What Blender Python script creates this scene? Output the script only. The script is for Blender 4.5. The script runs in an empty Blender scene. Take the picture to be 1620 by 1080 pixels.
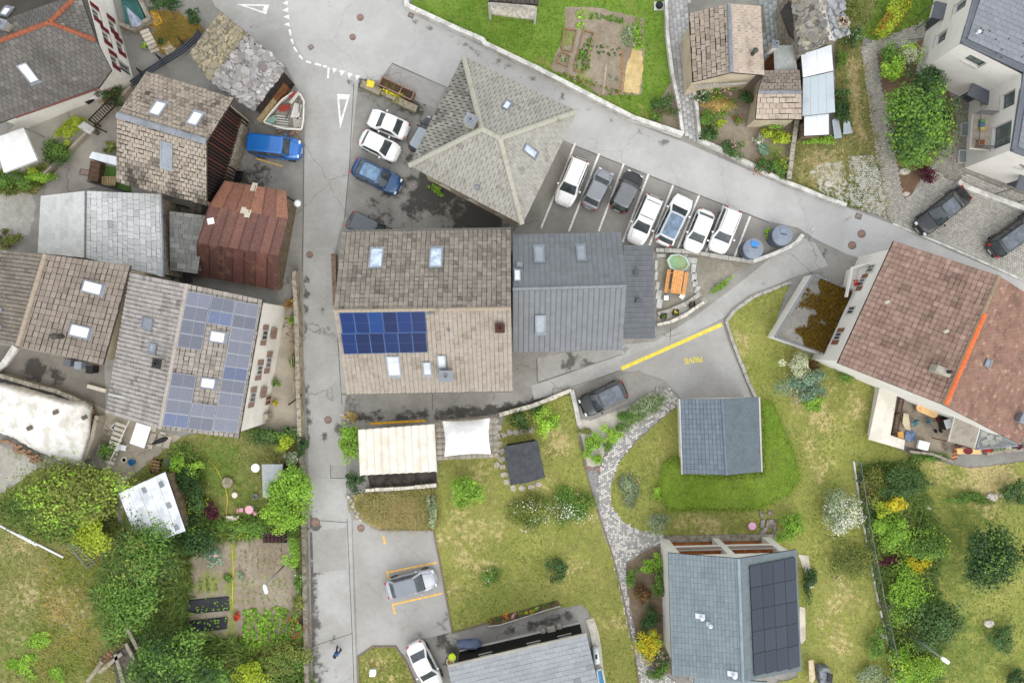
import bpy, math, random
import numpy as np
from mathutils import Vector, Matrix
from mathutils.geometry import delaunay_2d_cdt

# camera, sky, sun, exposure
scn = bpy.context.scene
COL = scn.collection
H, S, CX, CY = 60.0,18.0,810.0,540.0          # drone height (m), pixels per metre on the ground, image centre
cam_d = bpy.data.cameras.new('camera'); cam_d.lens = 24.0; cam_d.sensor_width = 36.0
cam_d.clip_start = 1.0; cam_d.clip_end = 4000.0
cam = bpy.data.objects.new('camera', cam_d); COL.objects.link(cam); cam.location = (0,0, H)
scn.camera = cam
SUN_EL, SUN_AZ = math.radians(46), math.radians(155)   # overcast, light comes softly from the south-south-east (picture: below)
w = bpy.data.worlds.new('World'); scn.world = w; w.use_nodes = True
nt = w.node_tree; nt.nodes.clear()
sky = nt.nodes.new('ShaderNodeTexSky'); sky.sky_type = 'NISHITA'; sky.sun_disc = False
sky.sun_elevation = SUN_EL; sky.sun_rotation = SUN_AZ; sky.altitude = 800; sky.dust_density = 4.0; sky.air_density = 1.0
hs = nt.nodes.new('ShaderNodeHueSaturation'); hs.inputs['Saturation'].default_value = 0.3
bg = nt.nodes.new('ShaderNodeBackground'); bg.inputs['Strength'].default_value = 0.15
wo = nt.nodes.new('ShaderNodeOutputWorld')
cl = nt.nodes.new('ShaderNodeMix'); cl.data_type = 'RGBA'; cl.inputs[0].default_value = .65; cl.inputs[7].default_value = (4.9,5.0,5.15,1)   # even cloud layer over the sky
nt.links.new(sky.outputs[0], hs.inputs['Color']); nt.links.new(hs.outputs[0], cl.inputs[6]); nt.links.new(cl.outputs[2], bg.inputs['Color']); nt.links.new(bg.outputs[0], wo.inputs['Surface'])
sd = bpy.data.lights.new('sun', 'SUN'); sd.energy = 0.55; sd.angle = math.radians(60); sd.color = (1.0,0.965,0.92)
sun = bpy.data.objects.new('sun', sd); COL.objects.link(sun)
sdir = Vector((math.sin(SUN_AZ) * math.cos(SUN_EL), math.cos(SUN_AZ) * math.cos(SUN_EL), math.sin(SUN_EL)))
sun.rotation_euler = sdir.to_track_quat('Z', 'Y').to_euler(); sun.location = (0,0,80)
vs = scn.view_settings; vs.view_transform = 'Standard'; vs.look = 'None'; vs.gamma = 1.0; vs.exposure = 1.22

# helpers
up = Vector((0,0,1))
RNG = np.random.default_rng(7); random.seed(7)
ORG = {}
def W(px, py, z=0.0):
    k = (H - z) / H / S
    return Vector(((px - CX) * k, (CY - py) * k, z))
def m(px): return px / S
def C(h, k=0.72):
    h = h.lstrip('#'); v = [int(h[i:i+2], 16) / 255 for i in (0,2,4)]
    return tuple(k * (x / 12.92 if x <= 0.04045 else ((x + 0.055) / 1.055) ** 2.4) for x in v)
_perm = np.random.default_rng(3).random((256,256))
def vn(x, y):
    x = np.asarray(x, float); y = np.asarray(y, float)
    xi = np.floor(x).astype(int); yi = np.floor(y).astype(int); fx = x - xi; fy = y - yi
    fx = fx * fx * (3 - 2 * fx); fy = fy * fy * (3 - 2 * fy)
    g = lambda a, b: _perm[a & 255, b & 255]
    return (g(xi, yi) * (1 - fx) + g(xi + 1, yi) * fx) * (1 - fy) + (g(xi, yi + 1) * (1 - fx) + g(xi + 1, yi + 1) * fx) * fy
def fbm(x, y): return vn(x, y) * .5 + vn(x * 2.1 + 7, y * 2.1) * .3 + vn(x * 4.3, y * 4.3 + 3) * .2

class Nodes:
    def __init__(s, name):
        s.m = bpy.data.materials.new(name); s.m.use_nodes = True; s.t = s.m.node_tree; s.t.nodes.clear()
        s.out = s.n('ShaderNodeOutputMaterial'); s.tc = s.n('ShaderNodeTexCoord')
    def n(s, ty, **kw):
        a = s.t.nodes.new(ty)
        for k, v in kw.items(): setattr(a, k, v)
        return a
    def l(s, a, b): s.t.links.new(a, b)
    def noise(s, scale, detail=4, rough=.6, coord=None):
        a = s.n('ShaderNodeTexNoise'); a.inputs['Scale'].default_value = scale; a.inputs['Detail'].default_value = detail
        a.inputs['Roughness'].default_value = rough; s.l(coord or s.tc.outputs['Object'], a.inputs['Vector']); return a.outputs['Fac']
    def ramp(s, fac, lo, hi, a=0., b=1.):
        r = s.n('ShaderNodeMapRange'); r.interpolation_type = 'SMOOTHSTEP'
        for k, v in zip(('From Min', 'From Max', 'To Min', 'To Max'),(lo, hi, a, b)): r.inputs[k].default_value = v
        s.l(fac, r.inputs['Value']); return r.outputs[0]
    def mix(s, fac, a, b, mode='MIX'):
        x = s.n('ShaderNodeMix'); x.data_type = 'RGBA'; x.blend_type = mode
        for i, v in ((0, fac),(6, a),(7, b)):
            if hasattr(v, 'is_output'): s.l(v, x.inputs[i])
            else: x.inputs[i].default_value = v if i == 0 else (tuple(v) + (1,))[:4]
        return x.outputs[2]
    def math(s, op, a, b=0.):
        x = s.n('ShaderNodeMath'); x.operation = op
        for i, v in ((0, a),(1, b)):
            if hasattr(v, 'is_output'): s.l(v, x.inputs[i])
            else: x.inputs[i].default_value = v
        return x.outputs[0]
    def attr(s, name):
        a = s.n('ShaderNodeAttribute'); a.attribute_name = name; return a
    def bsdf(s, col, rough=.8, metal=0., spec=.35, coat=0., bump=None, bstr=.3, bdist=.02, alpha=None, trans=0.):
        p = s.n('ShaderNodeBsdfPrincipled')
        for k, v in (('Base Color', col),('Roughness', rough)):
            if hasattr(v, 'is_output'): s.l(v, p.inputs[k])
            else: p.inputs[k].default_value = v if k == 'Roughness' else (tuple(v) + (1,))[:4]
        p.inputs['Metallic'].default_value = metal; p.inputs['Specular IOR Level'].default_value = spec
        p.inputs['Coat Weight'].default_value = coat; p.inputs['Coat Roughness'].default_value = .06
        p.inputs['Transmission Weight'].default_value = trans
        if bump is not None:
            b = s.n('ShaderNodeBump'); b.inputs['Strength'].default_value = bstr; b.inputs['Distance'].default_value = bdist
            s.l(bump, b.inputs['Height']); s.l(b.outputs[0], p.inputs['Normal'])
        s.l(p.outputs[0], s.out.inputs['Surface']); return p
_MC = {}
def M(name, col=(.5,.5,.5), col2=None, rough=.8, s1=.6, s2=14., var=.22, metal=0., spec=.3, coat=0., bump=.3, tint=False, lo=.42, hi=.62):
    """general surface: two tones patched by noise, fine grain, optional per-face tint"""
    if name in _MC: return _MC[name]
    N = Nodes(name)
    f = N.noise(s2,5,.65); g = N.noise(s1,5,.6)
    if tint:
        base = N.attr('tint').outputs['Color']
        if col2 is not None: base = N.mix(N.ramp(g, lo, hi), base, col2)
    else: base = N.mix(N.ramp(g, lo, hi), col, col2 if col2 is not None else tuple(x * .82 for x in col))
    v = N.ramp(f, .25,.75,1 - var, 1 + var)
    cc = N.n('ShaderNodeVectorMath'); cc.operation = 'SCALE'; N.l(base, cc.inputs[0]); N.l(v, cc.inputs['Scale'])
    N.bsdf(cc.outputs[0], rough, metal, spec, coat, f if bump else None, bump)
    _MC[name] = N.m; return N.m
def glass_dark(name, col=(.03,.04,.05), rough=.05, spec=.8):
    if name in _MC: return _MC[name]
    N = Nodes(name); f = N.noise(1.4,3)
    N.bsdf(N.mix(N.ramp(f, .4,.65), col, tuple(x * 1.7 + .01 for x in col)), rough, 0, spec, .4); _MC[name] = N.m; return N.m
def leaf_mat(name='leaves'):
    if name in _MC: return _MC[name]
    N = Nodes(name); c = N.attr('tint').outputs['Color']
    d = N.n('ShaderNodeBsdfPrincipled'); d.inputs['Roughness'].default_value = .55; d.inputs['Specular IOR Level'].default_value = .25
    t = N.n('ShaderNodeBsdfTranslucent'); x = N.n('ShaderNodeMixShader'); x.inputs[0].default_value = .32
    N.l(c, d.inputs['Base Color']); N.l(c, t.inputs['Color']); N.l(d.outputs[0], x.inputs[1]); N.l(t.outputs[0], x.inputs[2])
    N.l(x.outputs[0], N.out.inputs['Surface']); _MC[name] = N.m; return N.m

def link(name, me, mat, parent=None, loc=None):
    if mat is not None:
        for mm in (mat if isinstance(mat, (list, tuple)) else [mat]): me.materials.append(mm)
    o = bpy.data.objects.new(name, me); COL.objects.link(o)
    if parent is not None: o.parent = parent
    if loc is not None: o.location = loc
    return o
def tag(o, label=None, cat=None, group=None, kind=None):
    if label: o['label'] = label
    if cat: o['category'] = cat
    if group: o['group'] = group
    if kind: o['kind'] = kind
    return o
def root(name, label, cat, loc=(0,0,0), group=None, rz=0., local=False):
    o = bpy.data.objects.new(name, None); COL.objects.link(o); o.location = loc; o.rotation_euler = (0,0, rz); o.empty_display_size = .3
    ORG[o.name] = Vector((0,0,0)) if local else Vector(loc)
    return tag(o, label, cat, group)
def npmesh(name, V, F, mat, parent=None, tint=None, origin=None, smooth=False):
    """V (n,3) array in world space, F (k,4 or 3) array"""
    V = np.asarray(V, float)
    og = ORG[parent.name] if parent is not None else (origin if origin is not None else Vector((0,0,0)))
    V = V - np.array(og)
    me = bpy.data.meshes.new(name); k = F.shape[1]
    me.vertices.add(len(V)); me.vertices.foreach_set('co', V.ravel())
    me.loops.add(F.size); me.loops.foreach_set('vertex_index', F.ravel().astype(np.int32))
    me.polygons.add(len(F)); me.polygons.foreach_set('loop_start', np.arange(0, F.size, k, dtype=np.int32))
    me.polygons.foreach_set('loop_total', np.full(len(F), k, dtype=np.int32))
    me.update(calc_edges=True)
    if tint is not None:
        a = me.attributes.new('tint', 'FLOAT_COLOR', 'FACE'); t = np.ones((len(F),4)); t[:, :3] = tint; a.data.foreach_set('color', t.ravel())
    o = link(name, me, mat, parent, None if parent is not None else og)
    ORG[o.name] = Vector(og); return o

class MB:
    def __init__(s): s.v = []; s.f = []; s.t = []; s.mi = []
    def face(s, pts, t=None, mi=0):
        i = len(s.v); s.v.extend(Vector(p) for p in pts); s.f.append(tuple(range(i, i + len(pts)))); s.t.append(t); s.mi.append(mi)
    def shape(s, vs, fs, t=None, mi=0):
        i = len(s.v); s.v.extend(Vector(p) for p in vs)
        for f in fs: s.f.append(tuple(i + k for k in f)); s.t.append(t); s.mi.append(mi)
    def box(s, c, size, rz=0., t=None, X=None, Y=None, Z=None, mi=0):
        c = Vector(c); x, y, z = [k / 2 for k in size]
        if X is None:
            X = Vector((math.cos(rz), math.sin(rz),0)); Y = Vector((-math.sin(rz), math.cos(rz),0)); Z = Vector((0,0,1))
        vs = [c + X * a * x + Y * b * y + Z * d * z for d in (-1,1) for a, b in ((-1,-1),(1,-1),(1,1),(-1,1))]
        s.shape(vs, [(3,2,1,0),(4,5,6,7),(0,1,5,4),(1,2,6,5),(2,3,7,6),(3,0,4,7)], t, mi)
    def bar(s, p, q, w, h, t=None, up=Vector((0,0,1)), mi=0):
        p = Vector(p); q = Vector(q); d = q - p; L = d.length
        if L < 1e-6: return
        X = d / L; Y = up.cross(X)
        if Y.length < 1e-4: Y = Vector((1,0,0)).cross(X)
        Y.normalize(); Z = X.cross(Y); s.box((p + q) / 2,(L, w, h), X=X, Y=Y, Z=Z, t=t, mi=mi)
    def prism(s, pts, z0, z1, t=None, mi=0):
        n = len(pts); P = [Vector((p[0], p[1], 0)) for p in pts]
        if sum(P[i].x * P[(i + 1) % n].y - P[(i + 1) % n].x * P[i].y for i in range(n)) < 0: P.reverse()
        f0 = z0 if callable(z0) else (lambda p: z0); f1 = z1 if callable(z1) else (lambda p: z1)
        vs = [Vector((p.x, p.y, f0(p))) for p in P] + [Vector((p.x, p.y, f1(p))) for p in P]
        s.shape(vs, [tuple(range(n - 1,-1,-1)), tuple(range(n, 2 * n))] + [(i, (i + 1) % n, n + (i + 1) % n, n + i) for i in range(n)], t, mi)
    def tube(s, pts, rad, n=8, t=None, cap=True, mi=0):
        pts = [Vector(p) for p in pts]; rad = rad if isinstance(rad, (list, tuple)) else [rad] * len(pts); vs = []; fs = []
        for i, p in enumerate(pts):
            d = (pts[min(i + 1, len(pts) - 1)] - pts[max(i - 1,0)]).normalized()
            a = d.cross(Vector((0,0,1)));
            if a.length < .05: a = d.cross(Vector((0,1,0)))
            a.normalize(); b = d.cross(a)
            vs += [p + (a * math.cos(k * 2 * math.pi / n) + b * math.sin(k * 2 * math.pi / n)) * rad[i] for k in range(n)]
        for i in range(len(pts) - 1):
            fs += [(i * n + k, i * n + (k + 1) % n, (i + 1) * n + (k + 1) % n, (i + 1) * n + k) for k in range(n)]
        if cap: fs += [tuple(range(n - 1,-1,-1)), tuple(range((len(pts) - 1) * n, len(pts) * n))]
        s.shape(vs, fs, t, mi)
    def lathe(s, c, prof, n=20, t=None, sx=1., sy=1., mi=0):
        c = Vector(c); vs = []; fs = []
        for r, z in prof: vs += [c + Vector((r * sx * math.cos(k * 2 * math.pi / n), r * sy * math.sin(k * 2 * math.pi / n), z)) for k in range(n)]
        for i in range(len(prof) - 1): fs += [(i * n + k, i * n + (k + 1) % n, (i + 1) * n + (k + 1) % n, (i + 1) * n + k) for k in range(n)]
        fs += [tuple(range(n - 1,-1,-1)), tuple(range((len(prof) - 1) * n, len(prof) * n))]
        s.shape(vs, fs, t, mi)
    def strip(s, pts, w, z0, z1, t=None, mi=0):
        """wall-like ribbon of width w following xy points, mitred"""
        P = [Vector((p[0], p[1], 0)) for p in pts]; L = []; R = []
        for i, p in enumerate(P):
            a = (P[i] - P[i - 1]).normalized() if i else (P[1] - P[0]).normalized()
            b = (P[i + 1] - P[i]).normalized() if i < len(P) - 1 else a
            d = (a + b).normalized(); nrm = Vector((-d.y, d.x, 0)); k = w / 2 / max(.4, nrm.dot(Vector((-a.y, a.x, 0))))
            L.append(p + nrm * k); R.append(p - nrm * k)
        vs = [];
        for l, r in zip(L, R): vs += [Vector((l.x, l.y, z0)), Vector((r.x, r.y, z0)), Vector((r.x, r.y, z1)), Vector((l.x, l.y, z1))]
        fs = []
        for i in range(len(P) - 1):
            a, b = i * 4, i * 4 + 4; fs += [(a + 3, a + 2, b + 2, b + 3),(a + 2, a + 1, b + 1, b + 2),(a, a + 3, b + 3, b),(a + 1, a, b, b + 1)]
        fs += [(0,1,2,3), tuple(len(P) * 4 - 4 + k for k in (3,2,1,0))]
        s.shape(vs, fs, t, mi)
    def build(s, name, mat, parent=None, smooth=False, origin=None, bevel=0., label=None, cat=None, group=None, kind=None, seg=1):
        if parent is not None: og = ORG[parent.name]
        elif origin is not None: og = Vector(origin)
        else:
            xs = [v.x for v in s.v]; ys = [v.y for v in s.v]; og = Vector(((min(xs) + max(xs)) / 2,(min(ys) + max(ys)) / 2, min(v.z for v in s.v)))
        me = bpy.data.meshes.new(name); me.from_pydata([tuple(v - og) for v in s.v], [], s.f); me.update()
        if any(t is not None for t in s.t):
            a = me.attributes.new('tint', 'FLOAT_COLOR', 'FACE'); arr = np.ones((len(s.f),4))
            for i, t in enumerate(s.t):
                if t is not None: arr[i, :3] = t
            a.data.foreach_set('color', arr.ravel())
        if any(s.mi): me.polygons.foreach_set('material_index', s.mi)
        if smooth: me.polygons.foreach_set('use_smooth', [True] * len(me.polygons))
        o = link(name, me, mat, parent, None if parent is not None else og); ORG[o.name] = Vector(og)
        if bevel:
            b = o.modifiers.new('bevel', 'BEVEL'); b.width = bevel; b.segments = seg; b.limit_method = 'ANGLE'
        return tag(o, label, cat, group, kind)

def piece(name, parent, shared, loc, rz=0., sc=(1,1,1)):
    """a small repeated piece that shares its mesh"""
    o = bpy.data.objects.new(name, shared); COL.objects.link(o); o.parent = parent
    o.location = Vector(loc) - ORG[parent.name]; o.rotation_euler = (0,0, rz); o.scale = sc; return o
def inside(x, y, poly):
    x = np.asarray(x, float); y = np.asarray(y, float); r = np.zeros(x.shape, bool); n = len(poly)
    for i in range(n):
        x0, y0 = poly[i]; x1, y1 = poly[(i + 1) % n]
        c = ((y0 > y) != (y1 > y))
        with np.errstate(divide='ignore', invalid='ignore'): r ^= c & (x < (x1 - x0) * (y - y0) / ((y1 - y0) if y1 != y0 else 1e-9) + x0)
    return r
def edge_dist(x, y, poly):
    d = np.full(np.shape(x),1e9)
    for i in range(len(poly)):
        a = np.array(poly[i]); b = np.array(poly[(i + 1) % len(poly)]); ab = b - a; L = max((ab ** 2).sum(),1e-9)
        t = np.clip(((x - a[0]) * ab[0] + (y - a[1]) * ab[1]) / L, 0,1); d = np.minimum(d, np.hypot(x - a[0] - t * ab[0], y - a[1] - t * ab[1]))
    return d
def blobs(x, y, bl):
    """max over soft blobs (px,py,r,strength) or segments (x0,y0,x1,y1,r,strength); x,y in pixels"""
    r = np.zeros(np.shape(x))
    for b in bl:
        if len(b) == 4: d = np.hypot(x - b[0], y - b[1]); rr, st = b[2], b[3]
        else:
            ax, ay, bx, by, rr, st = b; L = max((bx - ax) ** 2 + (by - ay) ** 2,1e-6)
            t = np.clip(((x - ax) * (bx - ax) + (y - ay) * (by - ay)) / L, 0,1); d = np.hypot(x - ax - t * (bx - ax), y - ay - t * (by - ay))
        r = np.maximum(r, st * np.clip(1.25 - d / rr, 0,1))
    return r
def zone(name, poly, z, mat, step=14., rough=0., bl=(), bl2=(), hill=None):
    """a sheet of ground from a pixel outline, finely meshed, with two painted masks (stain, dry)"""
    P = []
    n = len(poly)
    for i in range(n):
        a = np.array(poly[i], float); b = np.array(poly[(i + 1) % n], float); L = np.hypot(*(b - a)); k = max(1, int(L / (6 if rough else 25)))
        for j in range(k):
            q = a + (b - a) * j / k
            if rough and j: nn = np.array([-(b - a)[1], (b - a)[0]]) / L; q = q + nn * rough * (RNG.random() - .5) * 2
            P.append(tuple(q))
    xs = [p[0] for p in P]; ys = [p[1] for p in P]
    gx, gy = np.meshgrid(np.arange(min(xs), max(xs), step), np.arange(min(ys), max(ys), step)); gx = gx.ravel() + RNG.uniform(-.3,.3, gx.size) * step; gy = gy.ravel() + RNG.uniform(-.3,.3, gy.size) * step
    k = inside(gx, gy, P) & (edge_dist(gx, gy, P) > step * .35)
    pts = [Vector(p) for p in P] + [Vector((a, b)) for a, b in zip(gx[k], gy[k])]
    v, e, f, *_ = delaunay_2d_cdt(pts, [], [list(range(len(P)))], 1,1e-4)
    px = np.array([p.x for p in v]); py = np.array([p.y for p in v])
    zz = np.full(len(v), z) + (hill(px, py) if hill else 0)
    V = np.stack([(px - CX) / S, (CY - py) / S, zz], 1)
    og = Vector(((min(xs) + max(xs)) / 2 / S - CX / S, CY / S - (min(ys) + max(ys)) / 2 / S, 0))
    me = bpy.data.meshes.new(name); me.from_pydata([tuple(a) for a in (V - np.array(og))], [], [tuple(reversed(q)) for q in f]); me.update()
    nz = me.polygons[0].normal.z if len(me.polygons) else 1
    if nz < 0: me.flip_normals()
    for nm, B in (('blotch', bl),('dry', bl2)):
        a = me.attributes.new(nm, 'FLOAT', 'POINT'); a.data.foreach_set('value', blobs(px, py, B) if len(B) else np.zeros(len(v)))
    me.polygons.foreach_set('use_smooth', [True] * len(me.polygons))
    o = link(name, me, mat, None, og); ORG[o.name] = og; o['kind'] = 'structure'; return o
# roofs, walls, windows
CAMV = Vector((0,0, H))
class Slope:
    """a, b upper edge ends; d, c lower edge ends (a above d, b above c)"""
    def __init__(s, a, b, c, d):
        s.a, s.b, s.c, s.d = a, b, c, d
        s.u = (b - a + c - d).normalized(); n = (b - a + c - d).cross(d - a + c - b)
        if n.z < 0: n = -n
        s.n = n.normalized(); s.v = s.n.cross(s.u).normalized()
        if s.v.dot((d + c) / 2 - (a + b) / 2) < 0: s.v = -s.v
    def P(s, u, v, h=0.): return s.a * (1 - u) * (1 - v) + s.b * u * (1 - v) + s.c * u * v + s.d * (1 - u) * v + s.n * h
    def at(s, px, py, h=0.):
        d = W(px, py, 0) - CAMV; p0 = (s.a + s.b + s.c + s.d) / 4 + s.n * h
        return CAMV + d * ((p0 - CAMV).dot(s.n) / d.dot(s.n))
def deck(root_, polys, mat, th=.16, name='roof'):
    mb = MB()
    for P in polys:
        n = (P[1] - P[0]).cross(P[2] - P[0])
        if n.z < 0: P = list(reversed(P)); n = -n
        n.normalize(); top = [p - n * .045 for p in P]; bot = [p - Vector((0,0, th)) for p in P]; k = len(P)
        mb.shape(top + bot, [tuple(range(k)), tuple(range(2 * k - 1, k - 1,-1))] + [(i, k + i, k + (i + 1) % k, (i + 1) % k) for i in range(k)])
    return mb.build(name, mat, root_)
def tile_slope(par, sl, tw, th, mat, tint, style='wave', gap=.03, brick=False, name='tiles', lift=.045, skip=None):
    mb = MB(); Lu = ((sl.b - sl.a).length + (sl.c - sl.d).length) / 2; Lv = ((sl.d - sl.a).length + (sl.c - sl.b).length) / 2
    nu = max(2, round(Lu / tw)); nv = max(2, round(Lv / th)); g = gap / Lu / 2; gv = gap / Lv * 1.1
    for j in range(nv):
        off = .5 if brick and j % 2 else 0.
        us = [0.] + [(i + off) / nu for i in range(0 if off else 1, nu)] + [1.]
        us = sorted(set(us))
        for i in range(len(us) - 1):
            rg = (lambda: .5) if lift < .045 or mat is _MC.get('slate') else (lambda: random.choice((.3,.6,.8,1.1,1.6))); u0, u1 = us[i] + g * rg(), us[i + 1] - g * rg(); v0, v1 = j / nv, (j + 1) / nv - gv * rg() * 1.2
            if skip and skip((u0 + u1) / 2,(v0 + v1) / 2): continue
            t = tint((u0 + u1) / 2,(v0 + v1) / 2); jt = random.uniform(-.006,.008); h0 = .008 + jt; h1 = lift + jt
            if style == 'wave':
                fr = (0., .16,.38,.62,1.); hh = (0., .045,.05,.0,-.012)
                top = [sl.P(u0 + (u1 - u0) * f, v0, h0 + q) for f, q in zip(fr, hh)]; low = [sl.P(u0 + (u1 - u0) * f, v1, h1 + q) for f, q in zip(fr, hh)]
                k = 5; mb.shape(top + low + [sl.P(u0, v1,-.01), sl.P(u1, v1,-.01)],
                                [(a, k + a, k + a + 1, a + 1) for a in range(4)] + [(5,10,11,9,8,7,6)], t)
            elif style == 'rib':
                fr = (0., .12,.24,1.); hh = (0., .03,0., 0.)
                top = [sl.P(u0 + (u1 - u0) * f, v0, h0 + q) for f, q in zip(fr, hh)]; low = [sl.P(u0 + (u1 - u0) * f, v1, h1 + q) for f, q in zip(fr, hh)]
                k = 4; mb.shape(top + low + [sl.P(u0, v1,-.01), sl.P(u1, v1,-.01)], [(a, k + a, k + a + 1, a + 1) for a in range(3)] + [(4,8,9,7,6,5)], t)
            else:
                A, B, Cc, D = sl.P(u0, v0, h0), sl.P(u1, v0, h0), sl.P(u1, v1, h1), sl.P(u0, v1, h1)
                E, F = sl.P(u1, v1,-.01), sl.P(u0, v1,-.01); mb.shape([A, D, Cc, B, F, E, sl.P(u0, v0,-.01), sl.P(u1, v0,-.01)], [(0,1,2,3),(1,4,5,2),(0,6,4,1),(3,2,5,7)], t)
    # consistent upward facing
    return mb.build(name, mat, par, kind='stuff')
def clip_poly(P, Q):
    """clip polygon P by convex polygon Q (2-d tuples)"""
    ar = sum(Q[i][0] * Q[(i + 1) % len(Q)][1] - Q[(i + 1) % len(Q)][0] * Q[i][1] for i in range(len(Q)))
    if ar < 0: Q = Q[::-1]
    for i in range(len(Q)):
        a = Q[i]; b = Q[(i + 1) % len(Q)]; o = []
        f = lambda p: (b[0] - a[0]) * (p[1] - a[1]) - (b[1] - a[1]) * (p[0] - a[0])
        for k in range(len(P)):
            p, q = P[k], P[(k + 1) % len(P)]; fp, fq = f(p), f(q)
            if fp >= 0: o.append(p)
            if fp * fq < 0: t = fp / (fp - fq); o.append((p[0] + (q[0] - p[0]) * t, p[1] + (q[1] - p[1]) * t))
        P = o
        if len(P) < 3: return []
    return P
def tile_poly(par, P, e0, e1, tw, th, mat, tint, gap=.014, brick=True, lift=.045, name='tiles'):
    """tile a planar convex roof face P; e0-e1 is its eave edge"""
    n = (P[1] - P[0]).cross(P[2] - P[0]); n = -n if n.z < 0 else n; n.normalize(); u = (e1 - e0).normalized(); v = n.cross(u)
    if v.z < 0: v = -v
    Q = [((p - e0).dot(u),(p - e0).dot(v)) for p in P]; mb = MB()
    u0, u1 = min(q[0] for q in Q), max(q[0] for q in Q); vm = max(q[1] for q in Q)
    for j in range(int(vm / th) + 1):
        for i in range(int((u1 - u0) / tw) + 2):
            a = u0 + (i - (.5 if brick and j % 2 else 0)) * tw + gap / 2; b = a + tw - gap; y0 = j * th + gap / 2; y1 = y0 + th - gap / 2
            R = clip_poly([(a, y0),(b, y0),(b, y1),(a, y1)], Q)
            if not R: continue
            jt = random.uniform(-.006,.006); hf = lambda y: lift + jt - (lift - .01) * (y - y0) / th
            pts = [e0 + u * x + v * y + n * hf(y) for x, y in R]; low = [e0 + u * x + v * y - n * .01 for x, y in R]; k = len(R)
            cx = sum(r[0] for r in R) / k; cy = sum(r[1] for r in R) / k; c3 = e0 + u * cx + v * cy
            fs = [tuple(range(k))] + [(q, k + q, k + (q + 1) % k, (q + 1) % k) for q in range(k)]
            mb.shape(pts + low, fs, tint(c3.x, c3.y))
    return mb.build(name, mat, par, kind='stuff')
def cap_line(par, p, q, mat, w=.22, h=.12, name='ridge_cap', tint=None, n=0):
    mb = MB(); d = q - p; L = d.length; n = n or max(1, int(L / .4)); X = d / L; Y = Vector((0,0,1)).cross(X).normalized(); Z = X.cross(Y)
    for i in range(n):
        a = p + d * (i / n); b = p + d * ((i + 1.0) / n) - X * .012; t = tint() if tint else None
        prof = [(-w / 2,-.04),(-w * .35, h * .6),(0, h),(w * .35, h * .6),(w / 2,-.04)]
        vs = [a + Y * y + Z * (z) for y, z in prof] + [b + Y * y + Z * (z + .012) for y, z in prof]
        mb.shape(vs, [(k, k + 1, k + 6, k + 5) for k in range(4)] + [(4,3,2,1,0),(5,6,7,8,9)], t)
    return mb.build(name, mat, par)
def wall_face(mb, P0, P1, z0, z1, holes=(), depth=.14, n=None):
    """vertical wall from P0 to P1 with rectangular openings (s,z,w,h) s in metres from P0"""
    d = (P1 - P0); d.z = 0; L = d.length; X = d / L; Z = Vector((0,0,1)); p0 = Vector((P0.x, P0.y, 0))
    us = sorted({0., L} | {x for s, z, w, h in holes for x in (s - w / 2, s + w / 2) if 0 < x < L}); zs = sorted({z0, z1} | {x for s, z, w, h in holes for x in (z - h / 2, z + h / 2) if z0 < x < z1})
    inh = lambda u, z: any(abs(u - s) < w / 2 and abs(z - zc) < h / 2 for s, zc, w, h in holes)
    for i in range(len(us) - 1):
        for j in range(len(zs) - 1):
            if inh((us[i] + us[i + 1]) / 2,(zs[j] + zs[j + 1]) / 2): continue
            mb.face([p0 + X * us[i] + Z * zs[j], p0 + X * us[i + 1] + Z * zs[j], p0 + X * us[i + 1] + Z * zs[j + 1], p0 + X * us[i] + Z * zs[j + 1]])
    for s, zc, w, h in holes:
        c = [p0 + X * (s + a * w / 2) + Z * (zc + b * h / 2) for a, b in ((-1,-1),(1,-1),(1,1),(-1,1))]; bk = [q - n * depth for q in c]
        for k in range(4): mb.face([c[k], bk[k], bk[(k + 1) % 4], c[(k + 1) % 4]])
def window(par, P0, P1, n, s, zc, w, h, depth=.14, frame=None, pane=None, shut=None, smat=None, sill=True, bars=1, name='window'):
    d = P1 - P0; d.z = 0; X = d.normalized(); Z = Vector((0,0,1)); c = Vector((P0.x, P0.y, 0)) + X * s + Z * zc - n * (depth - .01)
    mb = MB(); f = .07
    for a in (-1,1): mb.box(c + X * a * (w / 2 - f / 2),(f, .06, h - .004), X=X, Y=n, Z=Z); mb.box(c + Z * a * (h / 2 - f / 2),(w - 2 * f, .06, f), X=X, Y=n, Z=Z)
    for b in range(bars): mb.box(c + X * w * ((b + 1) / (bars + 1) - .5),(.06,.05, h - 2 * f), X=X, Y=n, Z=Z)
    o = mb.build(name, frame, par)
    mb = MB(); mb.box(c - n * .012,(w - .02,.02, h - .02), X=X, Y=n, Z=Z); mb.build('pane', pane, o)
    if sill: mb = MB(); mb.box(c + n * (depth / 2 + .02) - Z * (h / 2 + .03),(w + .12, depth + .1,.05), X=X, Y=n, Z=Z); mb.build('sill', M('sill_stone', C('#c9c4b8')), o)
    if shut == 'open':
        for a in (-1,1): shutter(par, c + X * a * (w * .76 + .04) + n * (depth + .03),(w * .5, h + .06), X, n, smat)
    elif shut == 'closed':
        for a in (-1,1): shutter(par, c + X * a * (w / 4 + .003) + n * (depth + .03),(w * .5 - .01, h + .06), X, n, smat)
    return o
def shutter(par, c, size, X, n, mat):
    w, h = size; Z = Vector((0,0,1)); mb = MB()
    for a in (-1,1): mb.box(c + X * a * (w / 2 - .04),(.08,.05, h), X=X, Y=n, Z=Z); mb.box(c + Z * a * (h / 2 - .05),(w - .16,.05,.1), X=X, Y=n, Z=Z)
    k = max(3, int(h / .12))
    for i in range(k): mb.box(c + Z * ((i + .5) / k - .5) * (h - .2),(w - .16,.03, h / k * .72), X=X, Y=n, Z=Z)
    return mb.build('shutter', mat, par)
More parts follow.
